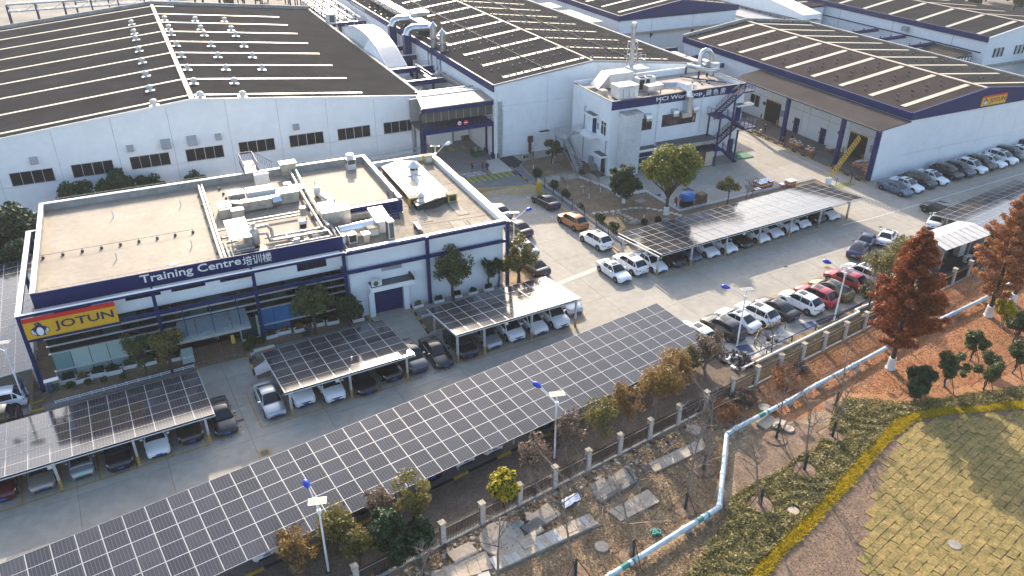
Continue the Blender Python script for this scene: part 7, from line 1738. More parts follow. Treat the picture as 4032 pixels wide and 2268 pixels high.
loose('small_tree','small round tree on the lawn by the middle hall wall',53.1,97.0,3.9,2.5,'leaf_green',2000,94,lime=(.1,.9),trunk_h=.42,k=18)
loose('small_tree','umbrella shaped small tree in the bed behind the middle carport',67.2,74.2,3.5,3.2,'leaf_olive',1600,95,trunk_h=.55,k=18,multi=2)
# yellow round shrub by the fence
C_,R_=clumps(41,40,1.05,1.05,1.45,2.1,.28,.45,.75)
yt=tree('round_shrub','bright yellow green rounded shrub tree at the fence',17.55,37.6,limbs(41,.9,C_[:8],.07),[cloud_mesh('crown','leaf_shrub',2800,C_,[r*.9 for r in R_],.14,seed=41),cloud_mesh('crown','leaf_yellow',3600,[c for c in C_ if c[2]>1.5],[r for c,r in zip(C_,R_)if c[2]>1.5],.15,seed=42)],cat='shrub')
# ivy-clad bushes by the fence at bottom
for i,(x,y,h,w,lb)in enumerate(((8.6,36.2,5.0,2.6,'dark ivy clad bush rising over the fence at the bottom'),(10.6,36.1,3.6,2.0,'smaller dark ivy clad bush over the fence just right of the taller one'))):
  C_,R_=clumps(70+i,26,w/2,w/2,h/2,h/2,.4,.65,.7);tree('ivy_bush',lb,x,y,limbs(70+i,h*.6,C_[:8],.07),cloud_mesh('crown','leaf_dark',6500,C_,R_,.16,seed=70+i),cat='bush')
# red brown conifers on the soil
def conifer(label,x,y,h,w,seed,leaf,dens=1.0,lean=(0,0),half=False):
  g=random.Random(seed);C_,R_=[],[];tr=MB()
  top=Vector((lean[0],lean[1],h));tr.tube([(0,0,0),(0,0,.3),top*.5,top],[.36,.24,.15,.02],8)
  nb=int(95*dens)
  for k in range(nb):
    t=.15+.83*(k/nb)**.9;a=k*2.4+g.uniform(-.4,.4);q=(1-t)**.75
    L=w/2*min(1,q*1.25)*min(1,(t-.08)*4.5)*g.uniform(.75,1.08)+.15
    s=top*t;e=s+Vector((math.cos(a)*L,math.sin(a)*L,L*.55));tr.tube([s,s.lerp(e,.5)+Vector((0,0,-.05)),e],[.05*(1.2-t),.03,.008],4,cap=False)
    for j in range(4):
      f=.35+.22*j;p=s.lerp(e,f);C_.append(tuple(p));R_.append((.22+.28*L*.3,.22+.28*L*.3,.30))
  V,Fq,tt=leaf_cloud(int(30000*dens),C_,R_,.10,seed,up=.1,aspect=3.2)
  tree('conifer',label,x,y,tr,fast_mesh('crown',V,Fq,[leaf],tt),lime=(.33,1.15))
conifer('tall dense rust red conifer with a whitewashed trunk base on the red soil',56.84,38.2,13.6,6.2,5,'leaf_red',1.15,(.4,.6))
conifer('pale brown thin conifer near the right edge beside the pale pipe',73.3,40.6,13.0,6.6,6,'leaf_redpale',.75,(.5,.4))
conifer('brown conifer at the right edge beyond the pale pipe',77.8,41.2,12.5,6.0,7,'leaf_redpale',.6,(.8,.3))
# young evergreen trees with stakes at the right
for i,(x,y,h,w,lf,lb)in enumerate(((64.7,35.9,3.3,2.4,'leaf_green','staked young evergreen nearest the pipe in the right group'),(59.0,34.1,3.9,2.8,'leaf_green','staked young evergreen with a yellowish crown in the middle of the right group'),(55.9,34.3,3.3,2.6,'leaf_dark','dark staked young evergreen at the left of the right group'),(61.85,32.4,3.7,2.7,'leaf_green','staked young evergreen with curved pale trunk in the right group'),(70.5,35.8,4.1,2.6,'leaf_green','staked young evergreen at the right edge, upper one'),(66.4,32.9,3.3,2.4,'leaf_green','staked young evergreen at the right edge, lower one'),(54.45,33.5,3.0,2.0,'leaf_dark','dark young evergreen by the bend of the yellow strip'),(72.5,38.6,2.6,2.6,'leaf_yellow','yellow green shrub by the right edge conifers'))):
  t=loose('young_tree',lb,x,y,h,w,lf,4200,120+i,lime=(.07,.6),size=.13,trunk_h=.24,k=14,multi=2)
  if i<7:
    sk=MB()
    for a in(0.3,2.4,4.5):sk.bar((math.cos(a)*1.1,math.sin(a)*1.1,0),(0,0,h*.5),.05,.05)
    part('stake',sk,'stake',t)
# bare saplings with green wrapped trunks
SAP=[(40.56,35.03,6.2,'bare sapling beside the broken slabs by the pale pipe'),(40.0,31.3,7.3,'bare sapling at the left edge of the ground cover near the soil patch'),(44.87,33.3,6.0,'bare sapling in the ground cover right of the soil patch'),(34.5,29.9,7.9,'bare sapling on a soil mound below the pipe bend'),(33.0,34.6,7.2,'bare sapling right beside the long concrete strip'),(29.3,31.9,7.6,'bare sapling with rust brown props left of the pipe bend'),(47.97,36.1,5.6,'bare sapling by the soil edge near the red soil'),(23.45,29.8,8.6,'bare tall sapling below the square concrete pad'),(19.2,30.1,9.0,'bare tall sapling beside the slab path'),(14.6,32.2,6.2,'bare sapling in front of the round manhole slab'),(9.8,33.9,4.4,'bare pale sapling before the ivy bushes')]
for i,(x,y,h,lb)in enumerate(SAP):
  t=thing('bare_sapling',lb,'sapling',(x,y,0),i*.9,'bare staked saplings',local=True)
  part('trunk',twigs(200+i,h*.92,.10,1.0,2,6,.55,first=.32,lean=(rnd.uniform(-.02,.06),rnd.uniform(-.02,.04))),'bark_pale',t)
  if i<9:
    part('trunk_wrap',MB().tube([(0,0,0),(0,0,1.55)],[.11,.095],8),'wrap_green',t)
    for a in(.4,2.5,4.6):part('prop',MB().bar((math.cos(a)*1.25,math.sin(a)*1.25,0),(0,0,1.65),.05,.05),'stake',t)
    part('soil_ring',MB().lathe([(1.0,0),(.85,.1),(.3,.12),(.15,.06)],0,0,14),'soil',t)
# bare trees elsewhere
for i,(x,y,h,lb,sp)in enumerate(((2.0,38.2,4.3,'bare dark branched tree reaching over the longest carport at bottom',1.3),(48.5,44.6,4.9,'bare multi branched tree before the gas pipes behind the white sedans',1.0),(62.7,46.2,5.0,'bare pale trunk rising at the white wall corner left of the tall conifer',.6),(50.4,87.5,3.2,'bare garden tree nearest the green barrel shrubs',1.0),(51.6,85.2,3.4,'bare twiggy garden tree with a whitewashed foot near the square stone',1.1),(51.5,83.5,3.0,'bare garden tree with pink tinged twigs in the middle of the bed',1.2),(54.0,84.8,3.2,'bare dark upright garden tree by the workshop door',.6),(51.6,77.6,2.4,'bare small garden tree on the stepping stone path, left one',1.2),(51.6,74.9,3.3,'bare spreading garden tree by the stones near the carport',1.3),(54.4,74.8,2.7,'bare small garden tree inside the stepping stone loop',1.2),(49.6,96.3,3.0,'bare lawn tree in front of the litter bins',1.3),(70.5,74.5,3.3,'bare vase shaped tree in the bed behind the middle carport, left one',.7),(71.6,74.7,3.2,'bare vase shaped tree in the bed behind the middle carport, right one',.7),(89.0,131,5.5,'bare tree in front of the far centre hall',.8),(79.0,45.2,4.5,'bare tangled bush by the fence near the small hut',1.4),(75.5,44.6,3.5,'bare tangled bush left of the fence pillar by the hut',1.4),(46.5,79.0,2.9,'bare slim roadside tree by the orange brown suv',.8))):
  t=thing('bare_tree',lb,'tree',(x,y,0),i*1.1,local=True)
  part('trunk',twigs(300+i,h*.8,.07 if h>3 else.05,sp,3,5,.6,first=.3,lean=(.35 if i==0 else 0,.2 if i==0 else 0)),'bark' if i in(0,1)else 'bark_pale',t)
  if 3<=i<=10:part('lime_wash',MB().lathe([(.075,0),(.07,.7)],0,0,8),'limewash',t)
# clipped round shrubs
def ball_mesh(seed,leaf,n=1500,r=.75):
  C_,R_=clumps(seed,18,r*.62,r*.62,r*.55,r*.8,r*.34,r*.45,.8,.15,-1);return cloud_mesh('foliage',leaf,n,C_,R_,.11,seed=seed)
BM1,BM2=ball_mesh(80,'leaf_shrub'),ball_mesh(81,'leaf_dark')
for i,(x,y,s,m,lb)in enumerate(((48.8,93.4,1.15,BM2,'round clipped shrub on the lawn beside the grey path'),(49.0,88.7,1.05,BM2,'round clipped shrub in the garden nearest the yellow gate'),(48.9,85.2,1.05,BM2,'round clipped shrub by the mesh fence beside the black sedan'),(48.8,81.2,.75,BM2,'small clipped shrub by the mesh fence, third from the gate'),(49.0,76.5,1.2,BM1,'round clipped shrub at the left of the stepping stone path'),(49.15,73.6,1.2,BM1,'round clipped shrub just above the middle carport corner'),(49.3,71.6,.85,BM2,'clipped shrub half hidden by the middle carport corner'),(-9.4,66.4,.55,BM1,'small clipped ball below the planters under the yellow sign, second from left'),(-10.8,66.5,.6,BM1,'small clipped ball at the left end of the planters under the yellow sign'),(-8.1,66.2,.5,BM1,'small clipped ball below the planters under the yellow sign, third from left'),(-6.55,66.0,.5,BM1,'small clipped ball right end of the row under the yellow sign'),(4.35,66.1,.75,BM1,'bright green ball shrub at the right foot of the entrance steps, front one'),(4.8,66.9,.8,BM1,'bright green ball shrub at the right foot of the entrance steps, back one'),(5.6,66.6,.65,BM1,'bright green ball shrub beside the navy column right of the entrance'),(9.5,66.1,.5,BM1,'low dark ball shrub below the planters by the eight column carport'),(55.6,73.4,.7,BM2,'dark low shrub beside the stone near the middle carport, right one'),(53.7,73.6,.7,BM2,'dark low shrub beside the stone near the middle carport, left one'),(49.3,69.9,.8,BM1,'leafy yellowish shrub under the left end of the middle carport'))):
  t=thing('clipped_shrub',lb,'shrub',(x,y,.05),i*.8,'clipped ball shrubs',local=True);t.scale=(s,)*3;inst('foliage',m,t)
t=thing('bare_shrub','round leafless brown ball shrub by the path to the workshop','shrub',(54.7,90.2,.05),local=True);C_,R_=clumps(88,18,.75,.75,.7,1.2,.35,.5,.8);inst('foliage',cloud_mesh('foliage','leaf_brown',2200,C_,R_,.06,seed=3,aspect=4),t);part('stem',limbs(3,.8,C_[:6],.05),'bark',t)
for lb,x,y,s in(('rounded pale boulder in the garden beside the dark shrubs',52.7,74.2,.6),('smaller pale boulder half behind the middle carport edge',56.6,73.2,.5),('rubble stone beside the round manhole slab',17.6,35.6,.4)):
  mb=MB().lathe([(s,0),(s*1.1,s*.3),(s*.8,s*.65),(s*.3,s*.85)],x,y,9,0,.05,1.3,.8);solo('boulder',mb,'stone',lb,'boulder',(x,y,.05))
# planters
pl_me=MB();pl_me.box(-.75,.75,-.3,-.24,0,.45).box(-.75,.75,.24,.3,0,.45).box(-.75,-.69,-.24,.24,0,.45).box(.69,.75,-.24,.24,0,.45)
PLB=pl_me.mesh('box',['white_paint']);SOIL=MB().box(-.69,.69,-.24,.24,0,.36).mesh('soil',['garden_soil'])
C_,R_=clumps(90,12,.6,.28,.35,.65,.2,.3,.7);PG=[cloud_mesh('plant','leaf_dark',600,C_,R_,.13,seed=1),cloud_mesh('plant','leaf_shrub',500,C_,R_,.13,seed=2),cloud_mesh('plant','leaf_rust',450,C_,[r*.8 for r in R_],.1,seed=3)]
for i,(x,y,g,s,lb)in enumerate(((-10.9,67.5,0,1,'white planter box at the left corner of the glass wall'),(-9.7,67.1,2,1,'white planter box with rusty plants under the yellow sign'),(-8.5,67.4,0,1,'white planter box with tall dark plants under the yellow sign'),(-7.3,67.2,0,1.05,'white planter box with spreading dark plants, fourth from the left corner'),(-5.9,67.6,1,.9,'white planter box behind the loose branched trees'),(-4.3,67.4,1,.9,'white planter box between the two loose branched trees'),(-2.2,67.1,1,.9,'white planter box beside the green notice board'),(4.6,67.6,0,.8,'white planter box right against the entrance steps'),(6.6,67.2,1,.9,'white planter box below the blue window film, left one'),(7.9,67.4,2,.9,'white planter box below the blue window film, right one'),(9.4,67.2,2,.9,'white planter box with an orange tinged plant near the leaning tree'),(11.2,67.4,0,.9,'white planter box right of the leaning tree'),(12.6,67.2,0,.9,'white planter box beside the evergreen near the drive'),(15.0,66.6,0,.85,'white planter box at the left edge of the roller door drive'),(21.3,66.6,2,.8,'white planter box with a small conifer at the right edge of the drive'),(23.6,66.65,0,.8,'white planter box left of the slender annex tree'),(25.7,66.75,0,.8,'white planter box right of the slender annex tree'),(27.5,66.75,0,.8,'white planter box with an upright bush by the annex wall'),(29.3,66.75,0,.8,'white planter box below the thin trees at the annex corner'))):
  t=thing('planter',lb,'planter',(x,y,.06),rnd.uniform(-.06,.1),'white planters along the office front',local=True);t.scale=(s*.9,s*.9,s*.9);inst('box',PLB,t);inst('soil',SOIL,t);inst('plant',PG[g],t,(0,0,0),(0,0,rnd.choice((0,math.pi))))
# ground cover, yellow strip, dry grass: stuff
def scatter(name,poly,n,size,leaf,hmin,hmax,seed,aspect=1.5,up=.5,blade=False,holes=()):
  g=np.random.default_rng(seed);P=np.asarray(poly);lo,hi=P.min(0),P.max(0);pts=[]
  while len(pts)<n:
    q=lo+g.random((n,2))*(hi-lo)
    inside=np.zeros(len(q),bool);j=len(P)-1
    for i in range(len(P)):
      c=((P[i][1]>q[:,1])!=(P[j][1]>q[:,1]))&(q[:,0]<(P[j][0]-P[i][0])*(q[:,1]-P[i][1])/(P[j][1]-P[i][1]+1e-9)+P[i][0]);inside^=c;j=i
    for hx,hy,hr in holes:inside&=((q[:,0]-hx)**2+(q[:,1]-hy)**2)>hr*hr
    pts.extend(q[inside].tolist())
  q=np.asarray(pts[:n])
  bumpy=.5+.5*np.sin(q[:,0]*2.1+np.sin(q[:,1]*1.7)*2)*np.sin(q[:,1]*2.6+np.sin(q[:,0]*1.3)*2)
  z=hmin+(hmax-hmin)*(.25+.75*bumpy)*g.random(n)**.6
  C=np.column_stack([q,z])
  if blade:
    a=g.random(n)*2*np.pi;w=np.column_stack([np.cos(a),np.sin(a),np.zeros(n)])*size*.22;L=hmax*(.6+.7*g.random(n));d=np.column_stack([g.normal(0,.45,n),g.normal(0,.45,n),np.ones(n)])*L[:,None]
    b=np.column_stack([q,np.full(n,hmin)]);m=b+d*.55
    V=np.stack([b-w,b+w,m+w*.8,b+d*np.array([1.25,1.25,.9])],1).reshape(-1,3)
  else:
    nr=g.normal(size=(n,3))*.6+np.array([0,0,up+.4]);nr/=np.linalg.norm(nr,axis=1)[:,None];t=np.cross(nr,g.normal(size=(n,3)));t/=np.linalg.norm(t,axis=1)[:,None];b=np.cross(nr,t);s=size*(.6+.8*g.random(n))[:,None]
    V=np.stack([C-t*s*aspect*.5,C-b*s*.5,C+t*s*aspect*.5,C+b*s*.5],1).reshape(-1,3)
  tint=np.clip(.45+.3*(bumpy-.5)+g.normal(0,.2,n),0,1)
  return solo(name,fast_mesh(name,V,np.arange(4*n).reshape(n,4),[leaf],tint),leaf,kind='stuff')
COVER=[(49.77,36.6),(54.0,33.75),(57.22,33.05),(65.39,31.12),(75,29),(75,27.9),(63.59,29.87),(58.77,31.02),(55.53,32.34),(52.19,32.73),(47.32,31.33),(43.24,29.87),(38.27,28.08),(33.4,26.54),(29.5,25.34),(22,22),(20,25),(26.1,27.1),(28.6,28.5),(31.0,29.5),(33.15,31.44),(35.85,31.84),(38.67,32.1),(40.35,32.62),(42.67,32.9),(45.44,34.28),(47.63,35.9)]
scatter('ground_cover',COVER,46000,.13,'leaf_cover',.02,.34,1,holes=[(34.5,29.9,.95),(40,31.3,.9),(44.9,33.3,.8),(36.2,28.35,.5)])
STRIP=[(22,22.3),(29.43,25.26),(33.36,26.49),(38.22,28.03),(43.18,29.82),(47.26,31.27),(50.5,32.35),(52.3,32.66),(55.45,32.27),(58.69,30.95),(63.42,29.74),(76,27.6),(76,26.9),(62.39,29.02),(55.71,31.3),(52.45,31.85),(48.68,30.96),(43.05,28.87),(36.56,26.67),(32.87,25.6),(30.84,24.82),(22,21.4)]
scatter('yellow_grass',STRIP,22000,.09,'leaf_strip',.0,.28,2,blade=True)
scatter('dry_leaves',[(9,35.2),(45,41.0),(44,39.2),(38,37.4),(31,31.2),(20,29.2),(12,28.5),(7,31)],30000,.075,'leaf_hay',.0,.12,3)
scatter('dry_leaves',[(14,28),(24,29.2),(31,30.4),(33,32.8),(31.5,29.6),(28,28),(22,25.5),(14,24)],9000,.08,'leaf_hay',0,.14,4)
scatter('dry_needles',[(40.5,37.5),(44,37),(50,37.3),(56,34),(64,33),(78,33),(85,46),(60,43.6),(45,41.3),(40,40)],24000,.07,'leaf_redpale',.01,.05,5,aspect=2.2)
scatter('dry_grass',[(44.3,43.9),(51,45.9),(58,46.4),(64,47.6),(76,48.5),(84,49.5),(84,48.3),(60,44.4),(44,41.8)],9000,.06,'leaf_cover',.02,.10,6)
scatter('dry_leaves',[(31,22.5),(33.0,25.5),(36.6,26.3),(43.0,28.5),(48.7,30.7),(52.3,31.6),(48.5,30.3),(44.7,28.4),(41.8,26.7),(38.8,24.4),(35.8,22),(33.8,19.7),(29,14),(24,20)],7000,.06,'leaf_brown',.0,.04,8)
for i,(x,y,r_,lb)in enumerate(((38.5,39.4,1.5,'tangle of dry brown bush left of the valve cover'),(41.5,40.3,1.2,'tangle of dry brown bush by the fence right of the cable pipes'),(46.2,40.5,1.6,'wide tangle of dry brown bush by the fence pillars'),(48.6,41.2,1.1,'smaller dry bush under the fence before the gas yard'),(81.5,45.5,1.5,'dry bush right of the fence pillar near the hut'),(24,42.2,.6,'dry low bush under the longest carport'))):
  C_,R_=clumps(140+i,14,r_,r_,r_*.45,r_*.35,r_*.3,r_*.45,.7,.3,-.3)
  t=thing('dry_bush',lb,'bush',(x,y,0),i,local=True);inst('foliage',cloud_mesh('foliage','leaf_brown' if i%2 else 'leaf_redpale',1800,C_,R_,.06,seed=140+i,aspect=4.5),t);part('stem',limbs(140+i,.2,C_[:9],.03),'bark',t)
# distant trees at the top
CF,RF=clumps(150,22,3.2,3.0,3.2,4.2,.9,1.6,.75);FT=[cloud_mesh('crown','leaf_olive',3200,CF,RF,.5,seed=7),cloud_mesh('crown','leaf_dark',3200,CF,RF,.5,seed=8)]
for i,(x,y,s,m)in enumerate([(27+k*4.2,244+(k%2)*4,1.0,0)for k in range(5)]+[(215+k*7,158-k*4.5+(k%2)*5,1.25,1)for k in range(7)]+[(222+k*7,172-k*4.5,1.3,(k+1)%2)for k in range(6)]):
  tree('distant_tree',('yellowish distant tree beyond the ventilator warehouse, number %d from the left'%(i+1))if i<5 else 'dark distant tree in the line at the upper right corner',x,y,limbs(160+i,2.4,[(1,1,4),(-1,.5,4.2),(.2,-1,4)],.2),FT[m],rot=i,scale=s,group='yellowish distant trees' if i<5 else 'dark distant trees at the upper right')
tree('broadleaf_tree','dark tree at the right edge beside the right warehouse roof',166,100,limbs(190,2.4,[(1,1,4),(-1,.5,4.2)],.2),FT[1]);tree('broadleaf_tree','dark tree cut by the right edge behind the right warehouse',160,93.5,limbs(191,2.4,[(1,1,4),(-1,.5,4.2)],.2),FT[1],scale=.9)
# ------------------------------------------------------------------ people
def body_mesh(name,stride=.0,armf=(0.1,-.1),bend=(.15,.15),fold=False):
  """one skinned body, 1.72 m tall, facing +X"""
  V,E,Rd=[],[],[]
  def v(p,r,parent=None):
    V.append(p);Rd.append(r)
    if parent is not None:E.append((parent,len(V)-1))
    return len(V)-1
  pel=v((0,0,.95),.15);sp=v((.01,0,1.12),.135,pel);ch=v((0,0,1.32),.155,sp);nk=v((0,0,1.47),.062,ch);hd=v((.02,0,1.56),.085,nk);hd2=v((.025,0,1.64),.095,hd);v((.01,0,1.71),.06,hd2)
  v((.115,0,1.585),.018,hd) # nose
  for s in(1,-1):
    st=stride*s
    hip=v((0,s*.09,.88),.105,pel);kn=v((st*.5+.03,s*.095,.49),.068,hip);an=v((st-(.06 if st<0 else 0),s*.1,.09),.045,kn);v((st+.14,s*.11,.035),.04,an)
    a,b=armf[0 if s>0 else 1],bend[0 if s>0 else 1]
    sh=v((0,s*.185,1.40),.068,ch);el=v((a*.5-.02,s*.235,1.13),.048,sh)
    if fold:wr=v((.2,s*.07,1.16),.036,el);hx=Vector((.03,-s*.08,.01))
    else:wr=v((a+b,s*.24,.90+abs(b)*.4),.034,el);hx=Vector((.03+b*.2,0,-.08))
    w=Vector(V[wr]);pm=v(tuple(w+hx*.7),.034,wr)
    side=Vector((1,0,0))if not fold else Vector((0,0,1))
    for k,ln in enumerate((.75,.85,.8,.62)):
      k0=v(tuple(w+hx*1.25+side*(k-1.5)*.02),.010,pm);v(tuple(w+hx*(1.25+ln)+side*(k-1.5)*.022+Vector((.015,0,0))),.008,k0)
    t0=v(tuple(w+hx*.6+side*.04),.012,pm);v(tuple(w+hx*1.2+side*.062),.009,t0)
  me=bpy.data.meshes.new(name);me.from_pydata(V,E,[])
  o=bpy.data.objects.new(name,me);COL.objects.link(o)
  sk=o.modifiers.new('skin','SKIN');sd=o.modifiers.new('sub','SUBSURF');sd.levels=sd.render_levels=1
  for i,d in enumerate(me.skin_vertices[0].data):d.radius=(Rd[i],Rd[i]);d.use_root=(i==0)
  dg=bpy.context.evaluated_depsgraph_get();dg.update();out=bpy.data.meshes.new_from_object(o.evaluated_get(dg));bpy.data.objects.remove(o)
  out.name='body';out.materials.clear()
  for m in('cloth_red','cloth_navy','skin','hair','reflect','black'):out.materials.append(M[m])
  for p in out.polygons:
    c=p.center;x,y,z=c;k=1
    if z>1.47:k=2 if(x>.03 and z<1.66)or z<1.52 else 3
    elif z>1.18 and abs(y)<.32:k=0
    elif z>.9 and z<=1.18:k=1
    if(abs(y)>.2 and z<.93 and z>.6)or(fold and x>.2 and z>1.1 and z<1.22):k=2
    if.20<z<.27:k=4
    if z<.09:k=5
    p.material_index=k;p.use_smooth=True
  return out
BW,BS,BF=body_mesh('walk',.22,(.18,-.16)),body_mesh('stand',.04,(.02,.04)),body_mesh('fold',.05,fold=True)
def person(label,x,y,head,me,top='cloth_red',z=0.0,s=1.0,group=None):
  t=thing('person',label,'person',(x,y,z),R(head),group,local=True);t.scale=(s,)*3
  o=inst('body',me,t);o.material_slots[0].link='OBJECT';o.material_slots[0].material=M[top];return t
person('person in red workwear with folded arms, left of three by the gate',41.2,99.2,-80,BF)
person('person in red and navy workwear striding, middle of the three by the gate',42.7,98.9,170,BW)
person('person in all navy workwear, right of the three by the gate',43.0,97.95,-140,BS,'cloth_navy')
person('person in a lime safety vest walking past the litter bins',51.6,100.4,175,BW,'cloth_lime',.01)
person('person in red and navy workwear beside the tarp, carrying a white bag',60.2,76.1,60,BS,z=.01);person('person in red and navy workwear seen from behind in front of the tarp',60.75,75.6,75,BS,z=.01)
bg_=thing('plastic_bag','white plastic bag hanging from the hand of the worker beside the tarp','bag',(59.95,75.95,.5));part('bag',MB().lathe([(.05,0),(.13,.05),(.11,.22),(.03,.34)],59.95,75.95,8,0,.5),'lid',bg_)
person('person in dark clothes bending beside the dock pillar near the far door',91.2,94.6,-120,BF,'cloth_navy',.1);person('person in red workwear standing by the loading dock wall',92.6,91.4,-60,BS,z=.1);person('person in red and navy workwear among the paint buckets on the dock',92.2,89.4,100,BS,z=.1)
person('person in red workwear crouched beside the dock column and white sacks',90.3,89.4,30,BF,z=.1,s=.8)
person('person in dark clothes standing in the shade by the leaning tree at the office front',9.75,65.3,80,BF,'cloth_navy',.05)
# ------------------------------------------------------------------ paint buckets on the dock and in the yard
bk=MB();bk.lathe([(.15,0),(.165,.30),(.175,.31),(.175,.34)],0,0,8,0);bk.lathe([(.18,.34),(.18,.385),(.16,.39)],0,0,8,1);bk.lathe([(.171,.12),(.172,.22)],0,0,8,2)
BK=bk.mesh('paint_bucket',['orange','lid','kerb_yellow'])
def buckets(label,group,x,y,nx,ny,layers,z0,rot=0.0,drop=0.0,pal=True):
  c,s=math.cos(rot),math.sin(rot)
  if pal:
    for i in range(max(1,round(nx/3.2))):
      for j in range(max(1,round(ny/2.6))):
        px_,py_=(i+.5)*1.2-max(1,round(nx/3.2))*.6,(j+.5)*1.05-max(1,round(ny/2.6))*.525
        p=inst('pallet',PM,None,(x+px_*c-py_*s,y+px_*s+py_*c,z0),(0,0,rot));props(p,'low wooden pallet carrying '+group,'pallet','pallets under '+group)
  for i in range(nx):
    for j in range(ny):
      n=layers if isinstance(layers,int)else layers[(i*ny+j)%len(layers)]
      for k in range(n):
        if rnd.random()<drop and k==n-1:continue
        lx,ly=(i-(nx-1)/2)*.37,(j-(ny-1)/2)*.37
        o=inst('paint_bucket',BK,None,(x+lx*c-ly*s+rnd.uniform(-.015,.015),y+lx*s+ly*c+rnd.uniform(-.015,.015),z0+(.152 if pal else 0)+k*.39),(0,0,rnd.random()*3));props(o,label+('' if n==1 else ', on top' if k==n-1 else ', lower'),'bucket',group)
buckets('orange white-lidded paint bucket in the tall pile beside the end dock column','buckets piled at the dock end',92.9,74.6,3,4,(3,4,3,4),.1,.05)
buckets('orange white-lidded paint bucket in the stepped row near the dock end','buckets stepped along the dock end',93.6,77.0,4,4,(1,2,2,1),.1,.05,.2)
buckets('orange white-lidded paint bucket on the lone front pallet at the dock end','buckets on the front dock pallet',91.6,73.5,2,2,2,.1)
buckets('orange white-lidded paint bucket in the long row beside the middle dock column','buckets in the long dock row',91.6,87.8,3,6,(2,1,2),.1,0,.15)
buckets('orange white-lidded paint bucket in the row trailing off the middle column','buckets trailing along the dock',91.4,84.7,2,4,(1,2,1),.1,0,.1)
buckets('orange white-lidded paint bucket on the pallet against the dock wall','buckets by the dock wall',94.9,84.0,3,3,1,.1)
buckets('orange white-lidded paint bucket alone on a dock pallet near the far column','lone bucket on the dock',90.9,95.2,1,1,1,.1)
buckets('orange white-lidded paint bucket in the big yard pile behind the bare trees','buckets in the big yard pile',75.6,77.0,7,4,2,0,.05,.15)
buckets('orange white-lidded paint bucket in the front layer of the big yard pile','buckets in the front yard pile',73.6,75.95,3,2,1,0,.05)
buckets('orange white-lidded paint bucket in the small yard stack near the carport end','buckets in the small yard stack',79.2,75.6,4,3,2,0,.05);buckets('orange white-lidded paint bucket in the low group beside the small yard stack','buckets beside the small yard stack',77.9,75.8,2,2,1,0,.05)
for k in range(12):
  for seg in((83.0,89.5),(72.5,79)):
    pass
pl=MB()
for y in list(np.arange(72.6,79.2,.62))+list(np.arange(82.6,96.4,.62)):pl.box(89.95,90.3,y,y+.12,.1,.42);pl.box(90.25,90.3,y,y+.5,.34,.42)
solo('dock_edging',pl,'wood','row of short wooden blocks along the dock floor edge','edging',(90.1,85,.1))
# ------------------------------------------------------------------ yard furniture
gt=thing('barrier_gate','yellow folding barrier gate across the road with a yellow motor post','gate',(46.3,88.3,0))
part('motor_post',MB().rbox(46.45,88.35,0,.6,.6,1.5,-.1).lathe([(.3,0),(.26,.15),(.05,.25)],46.45,88.35,10,0,1.5),'yellow',gt)
a,b=Vector((46.1,88.4,0)),Vector((34.5,91.9,0))
rl=MB()
for z in(.18,1.05):rl.bar(a+Vector((0,0,z)),b+Vector((0,0,z)),.06,.08)
n=60
for k in range(n+1):p=a.lerp(b,k/n);rl.bar(p+Vector((0,0,.1)),p+Vector((0,0,1.15)),.03,.03)
for k in range(n):p,q=a.lerp(b,k/n),a.lerp(b,(k+1)/n);rl.bar(p+Vector((0,0,.2)),q+Vector((0,0,1.0)),.02,.03)
part('barrier',rl,'yellow',gt,kind='stuff')
gf=thing('mesh_fence','low green mesh fence on dark posts along the garden edge','fence',(47.6,80,0))
pts=[(47.9,92.2),(47.75,89.2),(47.7,86.6),(47.65,84),(47.6,81.2),(47.65,78.2),(47.7,75.3),(47.75,72.5),(47.75,69.6)]
for x,y in pts:part('post',MB().tube([(x,y,0),(x,y,1.65)],.045,6),'fence_black',gf)
ms=MB()
for(xa,ya),(xb,yb)in zip(pts,pts[1:]):
  for z in(.1,.45,.8,1.15,1.5):ms.bar((xa,ya,z),(xb,yb,z),.012,.012)
  for k in range(22):x,y=lerp(xa,xb,k/22),lerp(ya,yb,k/22);ms.bar((x,y,.1),(x,y,1.5),.009,.009)
part('wire',ms,'wrap_green',gf,kind='stuff')
def picket(label,pts,h=.45,z0=0.0):
  t=thing('picket_fence',label,'fence',(*pts[0],z0));mb=MB();rails=MB()
  for(xa,ya),(xb,yb)in zip(pts,pts[1:]):
    L=math.hypot(xb-xa,yb-ya);n=max(2,int(L/.22))
    for z in(.14,.34):rails.bar((xa,ya,z0+z),(xb,yb,z0+z),.03,.04)
    for k in range(n):x,y=lerp(xa,xb,k/n),lerp(ya,yb,k/n);mb.box(x-.035,x+.035,y-.02,y+.02,z0,z0+h)
  part('pickets',mb,'lid',t,kind='stuff');part('rail',rails,'lid',t)
picket('low white picket edging along the mesh fence side of the garden',[(48.2,92.2),(48.25,84),(48.2,76),(48.3,69.9)])
picket('low white picket edging along the yard side of the garden bed',[(53.9,90.4),(55.6,85.3),(55.4,82.3),(59.65,82.1),(59.95,74.85),(75.4,75.6),(84.2,76.1)])
def tube_rail(label,a,b):
  t=thing('tube_rail',label,'rail',(*a,.05));n=max(2,int(math.hypot(b[0]-a[0],b[1]-a[1])/.9))
  for z in(.22,.38):part('tube',MB().tube([(*a,z),(*b,z)],.03,5),'lid',t)
  for k in range(n+1):part('post',MB().tube([(lerp(a[0],b[0],k/n),lerp(a[1],b[1],k/n),.05),(lerp(a[0],b[0],k/n),lerp(a[1],b[1],k/n),.46)],.03,5),'lid',t)
